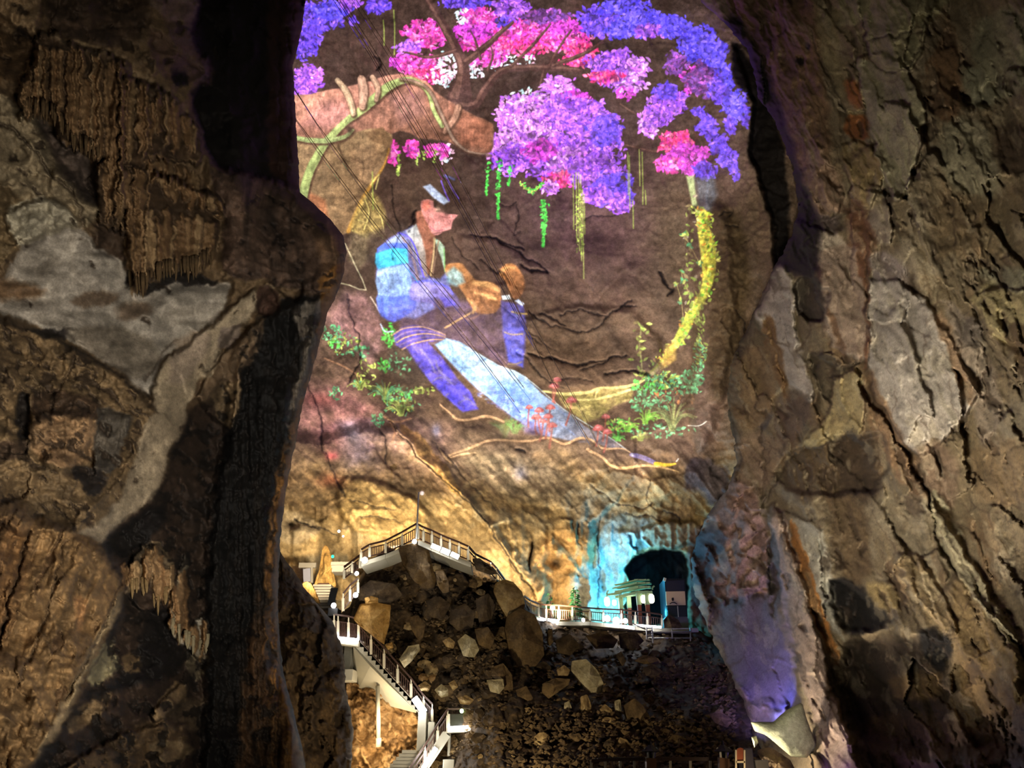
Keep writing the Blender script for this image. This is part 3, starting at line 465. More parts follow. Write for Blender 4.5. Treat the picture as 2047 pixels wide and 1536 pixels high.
    bars(42, 205, I(42, 150, 78, 92, 130, 92, 205, 112), I(42, 228, 106, 240, 150, 294, 205, 322), 8); bars(200, 246, I(200, 118, 246, 128), I(200, 440, 222, 446, 246, 430), 9, .5)
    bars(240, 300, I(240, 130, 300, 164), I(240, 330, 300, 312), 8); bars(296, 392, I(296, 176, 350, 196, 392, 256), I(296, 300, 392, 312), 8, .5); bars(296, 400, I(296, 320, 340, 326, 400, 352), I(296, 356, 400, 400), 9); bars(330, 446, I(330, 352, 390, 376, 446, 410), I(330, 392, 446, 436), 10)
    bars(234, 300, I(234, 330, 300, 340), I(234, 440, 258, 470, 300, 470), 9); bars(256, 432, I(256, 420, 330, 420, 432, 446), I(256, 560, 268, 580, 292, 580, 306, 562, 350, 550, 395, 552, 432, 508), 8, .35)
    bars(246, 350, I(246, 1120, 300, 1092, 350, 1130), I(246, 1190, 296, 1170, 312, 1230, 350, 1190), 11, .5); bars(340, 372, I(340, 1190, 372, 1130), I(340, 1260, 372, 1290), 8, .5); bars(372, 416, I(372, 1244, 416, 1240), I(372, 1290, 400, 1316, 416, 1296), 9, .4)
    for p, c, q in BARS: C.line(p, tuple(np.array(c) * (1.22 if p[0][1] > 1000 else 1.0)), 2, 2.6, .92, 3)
    for p, q in (([(258, 138), (300, 160), (345, 188), (372, 222)], 10), ([(100, 70), (160, 92), (220, 104), (252, 122)], 8)): C.line(p, (150, 130, 100), q, 9, .6)
    flutes(430, 560, I(430, 860, 520, 660, 560, 640), I(430, 1536, 560, 1500), 13); flutes(585, 640, I(585, 660, 640, 610), I(585, 840, 640, 700), 6); flutes(520, 566, I(520, 1150, 566, 1050), I(520, 1600, 566, 1560), 10); flutes(560, 606, I(560, -60, 606, -60), I(560, 350, 606, 370), 11)
    for p, q in FL: C.line(p, (30, 22, 15), 2.4, 3.2, .72 * q, 3)  # dark gap lines: groove shade put into the colour
    for p, q in FL[::2]: C.line([(x + 4, y) for x, y in p], (140, 116, 84), 2, 3.5, .16 * q, 3)
    # relief (metres)
    h = .9 * fbm(U / 90, V / 90, 40, 4, .5) + .14 * ridged(U / 44, V / 50, 41, 3, .5); f, e = cells(H.WU / 52, H.WV / 60, 42, 1.0); h += .2 * f; f, e = cells(H.WU / 20, H.WV / 24, 43, .9); h += .045 * f; h += .02 * fbm(U / 6, V / 6, 45, 3)
    fl = ridged(U / 15 + .8 * fbm(U / 40, V / 70, 46, 3), V / 260, 44, 3, .6)
    H.a[:] = h
    for P, amp in ((CUR1, .2), (CUR2, .2), (CUR3, .2)):
        H.WV = C.WV - 16 * np.abs(vn(U / 7, V * 0 + 3, 47)) ; w, m = H.mask(P, 5, True, 2)
        H.a[w] = H.a[w] * (1 - .6 * m) + m * (1.2 + .3 * amp * fl[w] + .25 * fbm(U[w] / 40, V[w] / 25, 49, 3))
    H.WV = C.WV
    add(H, SHAFT, -4.0, 16); add(H, LOBE, 1.0, 46); add(H, WB1, -.5, 26); add(H, LEG, .7, 16)
    add(H, [(-60, 640), (150, 700), (300, 800), (315, 830), (240, 1000), (150, 1070), (-60, 1010)], .55, 16); add(H, FLANK, 1.1, 40); add(H, DARK, -.9, 24)
    fl2 = ridged(U / 17 + .6 * fbm(U / 50, V / 90, 61, 3), V / 420, 62, 3, .55); w, m = H.mask(COL, 24, True, 2); H.a[w] += m * (1.5 + .2 * fl2[w])
    add(H, [(590, 600), (690, 520), (650, 650), (600, 840), (560, 1060), (562, 1340), (620, 1620), (520, 1620), (535, 1100), (590, 840)], .25, 24)
    for P, q, fe in (([(12, 430), (105, 398), (165, 455), (230, 530), (215, 560), (110, 510), (40, 500)], .5, 14), ([(-60, 165), (40, 215), (150, 300), (195, 345), (205, 420), (160, 460), (40, 400), (-60, 330)], .35, 30), ([(75, 235), (180, 320), (200, 420), (110, 320)], -.7, 24),
                     ([(62, 850), (120, 825), (195, 840), (150, 935), (90, 925)], .4, 18), ([(190, 835), (262, 835), (235, 930), (190, 945)], .3, 10), ([(280, 1090), (345, 1120), (335, 1205), (312, 1228), (252, 1190)], .7, 8), ([(360, 1120), (376, 1120), (360, 1240), (368, 1290), (335, 1250)], .6, 8), ([(392, 1240), (416, 1240), (400, 1315), (365, 1280)], .6, 8),
                     ([(300, 1430), (365, 1366), (376, 1380), (330, 1440)], .6, 8), ([(172, 1362), (232, 1275), (240, 1330)], .3, 10), ([(120, 1536), (330, 1440), (380, 1480), (300, 1560)], .6, 14), ([(465, 690), (530, 640), (490, 740), (474, 848), (440, 845), (392, 790), (440, 715)], .9, 9), ([(512, 585), (545, 572), (555, 630), (520, 628)], -.5, 8),
                     ([(555, 575), (590, 560), (606, 580), (590, 600)], -.6, 8), ([(38, 790), (60, 790), (55, 880), (35, 870)], -.5, 8), ([(300, 60), (418, 150), (330, 150)], -.4, 16), ([(-60, -60), (75, -60), (75, 62), (20, 48)], .5, 14), ([(140, 585), (235, 588), (225, 606)], -.25, 16), ([(240, 610), (305, 622), (240, 638)], -.2, 16)):
        add(H, P, q, fe)
    w, m = H.mask([(190, 835), (262, 835), (235, 930), (190, 945)], 8); H.a[w] += m * .12 * ridged(U[w] / 9 + V[w] / 40, V[w] / 90, 70, 2)
    w, m = H.mask([(-60, 700), (150, 720), (260, 800), (180, 860), (60, 1000), (-60, 1010)], 12); H.a[w] += m * .1 * ridged(U[w] / 24, V[w] / 14 + U[w] / 60, 71, 3)
    w, m = H.mask(FLANK, 14); H.a[w] += m * .22 * ridged((U[w] + .42 * V[w]) / 46, (V[w] - .3 * U[w]) / 400, 72, 4, .6)
    ledge(H, [(-40, 640), (80, 664), (150, 700), (230, 745), (320, 828)], .4, 40, 1); ledge(H, [(420, 645), (470, 605), (525, 575)], .25, 40, 1)
    add(H, WB1, .0, 5)
    w, m = H.mask(WB1, 20, True, 2); H.a[w] = H.a[w] * (1 - .85 * m) + m * (-.3 + .45 * fbm(U[w] / 70, V[w] / 40, 75, 2))
    w, m = H.mask(LEG, 14, True, 2); H.a[w] = H.a[w] * (1 - .7 * m) + m * .3
    for p, q in FL: groove(H, p, .32 * q, 2.0, 5)
    for p, c, q in BARS: add(H, p, .42 * q, 4.5, 3, False)
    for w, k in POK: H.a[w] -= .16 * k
    for p, d in (([(0, 245), (60, 290), (100, 350), (150, 390), (166, 450)], .3), ([(288, 760), (310, 730), (330, 700), (352, 680)], .1), ([(240, 1160), (205, 1260), (170, 1330), (130, 1400)], .35), ([(60, 1060), (20, 1200), (0, 1300)], .4), ([(130, 1080), (100, 1200), (70, 1290), (30, 1380)], .25), ([(205, 315), (215, 380), (212, 440)], .4), ([(150, 700), (140, 745), (105, 790)], .3)): groove(H, p, d, 4, 7)
    return C, H

def paint_right():
    C = Canvas(1350, -70, 2120, 1620, 1.5, 3, 10, 26, 15); H = Canvas(1350, -70, 2120, 1620, 1.5, 1, 10, 26, 15)
    U, V = C.U, C.V
    C.a[:] = (104, 90, 68)
    # strata coordinates: long axis runs steeply down to the right
    a = math.radians(68); L = (H.WU * math.cos(a) + H.WV * math.sin(a)); T = (-H.WU * math.sin(a) + H.WV * math.cos(a))
    st = fbm(T / 26, L / 150, 16, 5, .6)
    pat = fbm(T / 60, L / 120, 17, 4)
    C.a *= (1 + .2 * pat + .16 * st)[..., None]
    oc = sstep(.15, .5, fbm(T / 30, L / 160, 19, 4))[..., None]; C.a = C.a * (1 - .4 * oc) + np.array((110, 80, 52), np.float32) * .4 * oc
    gr = sstep(.1, .45, fbm(T / 46, L / 90, 23, 4))[..., None]; C.a = C.a * (1 - .45 * gr) + np.array((126, 116, 98), np.float32) * .45 * gr
    for p, c, f in (([(1675, -60), (1890, -60), (1880, 28), (1850, 48), (1838, 110), (1800, 146), (1760, 134), (1738, 104), (1724, 42), (1680, 50)], (128, 120, 90), 5), ([(1716, 112), (1760, 138), (1812, 134), (1822, 160), (1846, 200), (1850, 242), (1838, 284), (1824, 345), (1812, 392), (1788, 400), (1768, 368), (1754, 318), (1744, 276), (1732, 236), (1720, 170)], (130, 122, 96), 5),
                    ([(1610, -60), (1680, -60), (1672, 60), (1700, 140), (1720, 230), (1690, 230), (1650, 130), (1615, 60)], (120, 106, 78), 8), ([(1686, 165), (1716, 165), (1722, 215), (1700, 205)], OR, 10), ([(1690, 230), (1730, 232), (1738, 262), (1720, 285), (1696, 270)], OR, 6), ([(1685, 290), (1725, 280), (1752, 300), (1764, 360), (1745, 400), (1738, 418), (1700, 390), (1688, 340)], (132, 112, 76), 5),
                    ([(1738, 380), (1760, 372), (1786, 440), (1782, 480), (1760, 490), (1742, 450)], (128, 114, 88), 5), ([(1764, 372), (1786, 376), (1788, 420), (1775, 440)], (74, 60, 50), 5), ([(1850, 130), (1900, 60), (1920, 150), (1918, 230), (1880, 240), (1856, 200)], (96, 72, 48), 8),
                    ([(1960, 40), (2047, 20), (2060, 160), (2000, 200), (1950, 150)], (118, 112, 88), 14), ([(1930, 120), (1990, 180), (1985, 210), (1940, 215)], (112, 108, 86), 10), ([(1890, 250), (1960, 240), (2000, 330), (1990, 390), (1920, 390), (1880, 330)], (112, 104, 82), 16), ([(1985, 255), (2060, 250), (2060, 340), (2010, 345)], (62, 48, 34), 14), ([(1860, 380), (1960, 400), (2060, 360), (2060, 440), (1960, 470), (1880, 520)], (80, 66, 46), 20),  # last two patches are shadows painted into the rock colour
                    ([(1990, 400), (2060, 400), (2060, 560), (1960, 580), (1965, 500)], (92, 78, 56), 16), ([(1946, 590), (1990, 560), (2060, 580), (2060, 700), (2010, 690), (1975, 650), (1945, 612)], (138, 124, 88), 6), ([(1955, 540), (2060, 540), (2060, 590), (1990, 570)], (104, 98, 78), 12), ([(2005, 660), (2060, 650), (2060, 740), (2030, 720)], (78, 62, 42), 8),
                    ([(1460, -60), (1600, -60), (1640, 100), (1660, 300), (1640, 420), (1600, 420), (1570, 330), (1520, 190), (1480, 80)], (104, 80, 58), 14), ([(1480, -60), (1520, -60), (1545, 60), (1530, 120), (1500, 60)], (74, 58, 42), 12), ([(1590, 115), (1608, 118), (1604, 132), (1588, 128)], BK, 4), ([(1606, 86), (1618, 92), (1612, 104)], BK, 3),
                    ([(1590, 320), (1640, 300), (1690, 390), (1700, 430), (1660, 420), (1640, 440), (1600, 400)], (128, 104, 84), 8), ([(1600, 400), (1640, 430), (1676, 430), (1670, 470), (1635, 470), (1604, 440)], (74, 62, 56), 6), ([(1634, 468), (1675, 466), (1700, 520), (1680, 540), (1640, 520)], (150, 136, 118), 6), ([(1740, 420), (1775, 410), (1788, 460), (1782, 490), (1752, 480)], (136, 122, 102), 6),
                    ([(1700, 390), (1740, 440), (1750, 520), (1720, 560), (1690, 500)], (92, 62, 42), 10), ([(1553, 522), (1580, 556), (1594, 590), (1592, 630), (1586, 660), (1600, 690), (1612, 742), (1628, 782), (1620, 802), (1598, 790), (1568, 768), (1548, 738), (1533, 680), (1512, 634), (1520, 600), (1532, 570)], (166, 154, 142), 5), ([(1556, 500), (1606, 505), (1610, 560), (1580, 560)], (78, 66, 52), 6),
                    ([(1595, 560), (1640, 550), (1656, 580), (1640, 640), (1600, 630), (1590, 600)], (56, 47, 40), 5), ([(1610, 510), (1650, 530), (1662, 572), (1640, 560)], (86, 60, 46), 5), ([(1640, 505), (1720, 500), (1735, 600), (1732, 720), (1700, 712), (1670, 690), (1645, 650), (1650, 600)], (142, 122, 104), 7), ([(1650, 625), (1662, 622), (1690, 700), (1680, 706)], (100, 76, 56), 4), ([(1712, 500), (1736, 540), (1740, 700), (1726, 740), (1730, 600)], (98, 66, 44), 5),
                    ([(1745, 500), (1800, 520), (1828, 580), (1790, 580), (1750, 560)], (124, 112, 104), 8), ([(1742, 560), (1800, 568), (1850, 600), (1876, 650), (1900, 690), (1938, 758), (1950, 800), (1936, 828), (1900, 868), (1882, 888), (1862, 880), (1830, 912), (1800, 870), (1770, 832), (1746, 790), (1736, 742), (1738, 690)], (150, 140, 128), 5), ([(1870, 630), (1900, 650), (1945, 740), (1950, 810), (1925, 790), (1900, 720)], (140, 114, 88), 8),
                    ([(1885, 600), (1940, 640), (1990, 740), (2000, 850), (1960, 900), (1945, 780), (1910, 690)], (124, 110, 94), 10), ([(1905, 640), (1960, 640), (1965, 690), (1930, 690)], (86, 76, 66), 12), ([(1618, 706), (1640, 700), (1670, 718), (1672, 736), (1700, 730), (1726, 722), (1700, 740), (1665, 760), (1664, 815), (1656, 806), (1640, 770), (1622, 740)], (66, 56, 42), 4), ([(1664, 760), (1700, 738), (1718, 742), (1722, 860), (1690, 880), (1640, 892), (1604, 898), (1620, 860), (1650, 832), (1662, 815)], (150, 132, 92), 5),
                    ([(1560, 780), (1612, 792), (1620, 830), (1595, 870), (1570, 900), (1548, 850)], (92, 74, 60), 8), ([(1512, 790), (1545, 800), (1530, 860), (1510, 850)], (76, 68, 64), 6), ([(1545, 640), (1520, 660), (1560, 790), (1580, 790)], (112, 84, 54), 6), ([(1470, 720), (1530, 690), (1550, 790), (1520, 850), (1480, 860), (1458, 800)], (122, 100, 72), 10), ([(1570, 905), (1640, 895), (1760, 870), (1750, 980), (1660, 1010), (1570, 980)], (84, 68, 48), 12), ([(1670, 880), (1740, 870), (1758, 960), (1740, 1010), (1690, 990)], (60, 47, 34), 12),
                    ([(1740, 740), (1790, 850), (1840, 930), (1850, 1000), (1800, 960), (1750, 880), (1722, 800)], (118, 92, 66), 8), ([(1830, 900), (1890, 890), (1920, 950), (1900, 1020), (1850, 990)], (112, 92, 74), 14), ([(1940, 900), (2060, 880), (2060, 1000), (1960, 1000)], (104, 86, 62), 14), ([(1470, 870), (1560, 880), (1540, 960), (1500, 1010), (1470, 960)], (120, 100, 78), 10), ([(1400, 950), (1480, 960), (1530, 1050), (1540, 1180), (1500, 1200), (1420, 1190), (1385, 1120)], (124, 98, 84), 8),
                    ([(1575, 1040), (1640, 1060), (1665, 1150), (1672, 1240), (1690, 1280), (1650, 1240), (1620, 1160), (1600, 1090)], (140, 134, 120), 8), ([(1578, 1045), (1592, 1060), (1625, 1150), (1650, 1230), (1676, 1300), (1672, 1330), (1640, 1270), (1610, 1170), (1590, 1110)], (150, 100, 50), 4), ([(1545, 1010), (1575, 1050), (1600, 1150), (1640, 1280), (1680, 1420), (1720, 1536), (1740, 1620), (1640, 1620), (1640, 1500), (1600, 1350), (1560, 1210), (1545, 1100)], (138, 118, 104), 6),
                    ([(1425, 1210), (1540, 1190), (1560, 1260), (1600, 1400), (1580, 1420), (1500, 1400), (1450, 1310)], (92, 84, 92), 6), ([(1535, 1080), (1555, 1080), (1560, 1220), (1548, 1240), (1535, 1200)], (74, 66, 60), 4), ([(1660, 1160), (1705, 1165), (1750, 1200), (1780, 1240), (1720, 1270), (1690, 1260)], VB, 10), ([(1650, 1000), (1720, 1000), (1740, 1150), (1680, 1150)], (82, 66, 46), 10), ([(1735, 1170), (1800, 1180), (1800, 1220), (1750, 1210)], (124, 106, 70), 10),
                    ([(1690, 1290), (1850, 1280), (1900, 1300), (1900, 1440), (1990, 1470), (2060, 1500), (2060, 1560), (1900, 1536), (1720, 1480), (1700, 1380)], (42, 33, 24), 20), ([(1780, 1350), (1880, 1350), (1870, 1400), (1790, 1400)], (86, 68, 42), 14), ([(1740, 1430), (1900, 1440), (2060, 1520), (2060, 1620), (1740, 1620), (1700, 1500)], (70, 54, 36), 16), ([(1840, 1260), (1900, 1270), (1890, 1340), (1850, 1320)], VB, 10),  # dark cavity fills hold the hollows' shade in their colour
                    ([(1860, 990), (1890, 1000), (1940, 1120), (1990, 1210), (2040, 1290), (2030, 1300), (1980, 1240), (1920, 1160), (1880, 1080)], (134, 124, 98), 5), ([(1790, 1130), (1820, 1180), (1860, 1240), (1890, 1270), (1905, 1230), (1880, 1160), (1830, 1110)], (118, 100, 72), 8), ([(1910, 1150), (2000, 1280), (2047, 1320), (2047, 1420), (1990, 1440), (1930, 1400), (1900, 1260)], (112, 92, 62), 14), ([(1920, 1330), (1990, 1300), (1960, 1400)], (120, 98, 66), 12)):
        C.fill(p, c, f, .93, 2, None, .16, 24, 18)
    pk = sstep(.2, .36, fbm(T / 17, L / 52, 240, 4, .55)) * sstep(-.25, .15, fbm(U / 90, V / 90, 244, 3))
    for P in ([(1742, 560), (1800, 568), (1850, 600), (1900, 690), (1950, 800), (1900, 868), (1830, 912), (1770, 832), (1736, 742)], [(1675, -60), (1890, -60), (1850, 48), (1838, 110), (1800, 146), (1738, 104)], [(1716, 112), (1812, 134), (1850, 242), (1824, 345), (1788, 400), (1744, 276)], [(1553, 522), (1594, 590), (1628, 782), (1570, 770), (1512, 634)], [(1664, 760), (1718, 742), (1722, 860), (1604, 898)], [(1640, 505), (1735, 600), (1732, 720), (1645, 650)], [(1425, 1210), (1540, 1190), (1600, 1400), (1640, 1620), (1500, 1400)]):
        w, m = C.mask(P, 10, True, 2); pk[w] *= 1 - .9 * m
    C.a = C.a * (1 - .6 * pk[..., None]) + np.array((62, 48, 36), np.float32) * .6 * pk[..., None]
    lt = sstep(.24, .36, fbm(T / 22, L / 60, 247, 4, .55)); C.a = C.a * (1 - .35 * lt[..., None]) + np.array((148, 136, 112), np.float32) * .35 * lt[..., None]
    w, m = C.mask([(1400, 950), (1490, 960), (1540, 1050), (1545, 1190), (1500, 1205), (1420, 1200), (1385, 1120)], 12, True, 2); rg = fbm(U[w] / 13, V[w] / 16, 250, 4, .6); C.a[w] *= (1 + .4 * m * rg)[..., None]
    #PK
    C.fill([(1386, 1060), (1440, 1062), (1446, 1090), (1420, 1130), (1425, 1200), (1400, 1230), (1386, 1160)], (40, 34, 38), 8, .7, 2, None, .3); C.fill([(1376, 1168), (1412, 1180), (1416, 1226), (1398, 1232), (1382, 1206)], (140, 116, 86), 5, .8, 2, None, .2)
    C.fill([(1440, 40), (1506, 80), (1534, 150), (1562, 222), (1586, 296), (1606, 360), (1630, 430), (1640, 520), (1610, 560), (1560, 530), (1480, 520)], (22, 18, 17), 14, .9, 2, None, .3)  # near-black band puts the cleft's shade into the wall colour
    C.a *= (1 + .13 * fbm(T / 9, L / 34, 26, 4, .6) + .09 * fbm(U / 5, V / 5, 25, 3))[..., None]
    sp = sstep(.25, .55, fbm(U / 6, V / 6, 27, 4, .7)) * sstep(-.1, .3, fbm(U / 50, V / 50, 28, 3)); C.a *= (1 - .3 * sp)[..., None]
    CR = ([(1724, 40), (1736, 108), (1752, 134), (1795, 148), (1815, 128), (1838, 96), (1842, 50), (1870, 28)], [(1738, 83), (1790, 70), (1838, 60)], [(1618, 60), (1640, 120), (1680, 200), (1712, 290)], [(1814, 135), (1840, 190), (1850, 240), (1830, 320), (1840, 260)], [(1690, 160), (1720, 210), (1735, 260)], [(1700, 60), (1712, 100), (1718, 160)], [(1540, 560), (1505, 640), (1462, 720), (1452, 800), (1478, 910), (1470, 965)], [(1735, 500), (1733, 600), (1738, 720), (1728, 740)], [(1590, 905), (1560, 940), (1530, 1000), (1520, 1010)], [(1896, 890), (1930, 840), (1945, 830)], [(1520, 850), (1525, 950), (1520, 1000)], [(1940, 610), (1985, 700), (2030, 770), (2047, 800)], [(1870, 1000), (1910, 1090), (1950, 1170), (2000, 1270), (2040, 1310)], [(1790, 1140), (1830, 1230), (1875, 1285), (1910, 1275)], [(1680, 1320), (1720, 1430), (1740, 1536)], [(1560, 1060), (1600, 1180), (1650, 1320), (1700, 1460)], [(1700, 740), (1665, 760), (1664, 815)], [(1740, 790), (1790, 860), (1835, 915)], [(1690, 880), (1640, 895), (1600, 905)])
    for k, p in enumerate(CR): C.line(p, (46, 36, 27), 2.2, 4, .75)
    fs, es = cells(T / 40, L / 130, 93, 1.0); seam = (1 - sstep(.0, .07, es)) * sstep(-.2, .25, fbm(U / 70, V / 70, 94, 3)); C.a = C.a * (1 - .45 * seam[..., None]) + np.array((60, 44, 32), np.float32) * .45 * seam[..., None]
    f, e = cells(T / 30, L / 95, 90, .9); f2, e2 = cells(T / 12, L / 34, 91, .8)
    f0, e0 = cells(T / 72, L / 210, 92, 1.0)
    h = 1.8 * fbm(T / 110, L / 330, 29, 5, .5) + 1.0 * f0 + .25 * f + .07 * f2 + .16 * ridged(T / 46, L / 190, 31, 3, .5) + .03 * fbm(U / 8, V / 8, 32, 4, .6)
    H.a[:] = h
    for P, q, fe, t in (([(1675, -60), (1890, -60), (1850, 48), (1838, 110), (1800, 146), (1738, 104), (1724, 42)], .8, 6, (0, 1, .4)), ([(1716, 112), (1812, 134), (1850, 242), (1824, 345), (1812, 392), (1788, 400), (1744, 276)], 1.0, 6, (-.4, 1, .5)), ([(1685, 290), (1752, 300), (1764, 360), (1738, 418), (1700, 390)], .9, 5, (0, 1, .4)), ([(1738, 380), (1760, 372), (1786, 440), (1782, 490), (1742, 450)], .6, 5, (0, 1, .3)),
                        ([(1600, 400), (1676, 430), (1670, 470), (1604, 440)], -.7, 8, None), ([(1553, 522), (1594, 590), (1586, 660), (1628, 782), (1598, 790), (1533, 680), (1512, 634)], 1.0, 8, (-.5, .3, .4)), ([(1595, 560), (1656, 580), (1640, 640), (1600, 630)], -1.4, 8, None), ([(1640, 505), (1735, 600), (1732, 720), (1670, 690), (1645, 650)], .6, 8, (.3, 1, .4)),
                        ([(1742, 560), (1850, 600), (1938, 758), (1950, 800), (1882, 888), (1830, 912), (1770, 832), (1736, 742)], 1.0, 8, (-.2, 1, .5)), ([(1618, 706), (1672, 736), (1726, 722), (1665, 760), (1664, 815), (1622, 740)], -.9, 5, None), ([(1664, 760), (1718, 742), (1722, 860), (1604, 898), (1662, 815)], .7, 6, (0, 1, .5)), ([(1570, 905), (1760, 870), (1750, 980), (1570, 980)], -1.4, 14, None), ([(1946, 590), (2060, 580), (2060, 700), (1975, 650)], .8, 7, (0, 1, .4)),
                        ([(1660, 1160), (1780, 1240), (1690, 1260)], -2.0, 16, None), ([(1690, 1290), (1900, 1300), (2060, 1500), (1720, 1480)], -2.0, 40, None), ([(1545, 1010), (1600, 1150), (1680, 1420), (1740, 1620), (1640, 1620), (1600, 1350), (1545, 1100)], 2.4, 14, (-.7, 0, .3)), ([(1425, 1210), (1540, 1190), (1600, 1400), (1500, 1400)], -.6, 12, None), ([(1535, 1080), (1555, 1080), (1548, 1240)], -.8, 6, None), ([(1860, 990), (1990, 1210), (2040, 1290), (1920, 1160)], .9, 7, None), ([(1790, 1130), (1890, 1270), (1905, 1230), (1830, 1110)], .8, 8, None), ([(1910, 1150), (2047, 1320), (1990, 1440), (1900, 1260)], .8, 18, None), ([(1590, 320), (1690, 390), (1640, 440)], .7, 8, (0, 1, .4)), ([(1590, 110), (1612, 116), (1600, 134)], -.6, 6, None)):
        add(H, P, q, fe, 2, True, t)
    w, m = H.mask([(1370, -70), (1560, -70), (1640, 200), (1660, 420), (1560, 560), (1470, 400)], 40, True, 2); H.a[w] += m * (.5 * ridged(T[w] / 16, L[w] / 70, 256, 4, .6) + .2 * fbm(T[w] / 6, L[w] / 12, 257, 3))
    w, m = H.mask([(1400, 950), (1490, 960), (1540, 1050), (1545, 1190), (1500, 1205), (1420, 1200), (1385, 1120)], 12, True, 2); f9, e9 = cells(H.WU[w] / 22, H.WV[w] / 26, 251, 1.1); H.a[w] += m * (1.1 * f9 + .12 * fbm(U[w] / 10, V[w] / 12, 253, 3)); H.a -= .4 * pk
    w, m = H.mask([(1425, 1210), (1540, 1190), (1600, 1400), (1500, 1400), (1450, 1310)], 12); H.a[w] = H.a[w] * (1 - .7 * m) - .7 * m
    for p in CR: groove(H, p, .3, 2, 5)
    return C, H

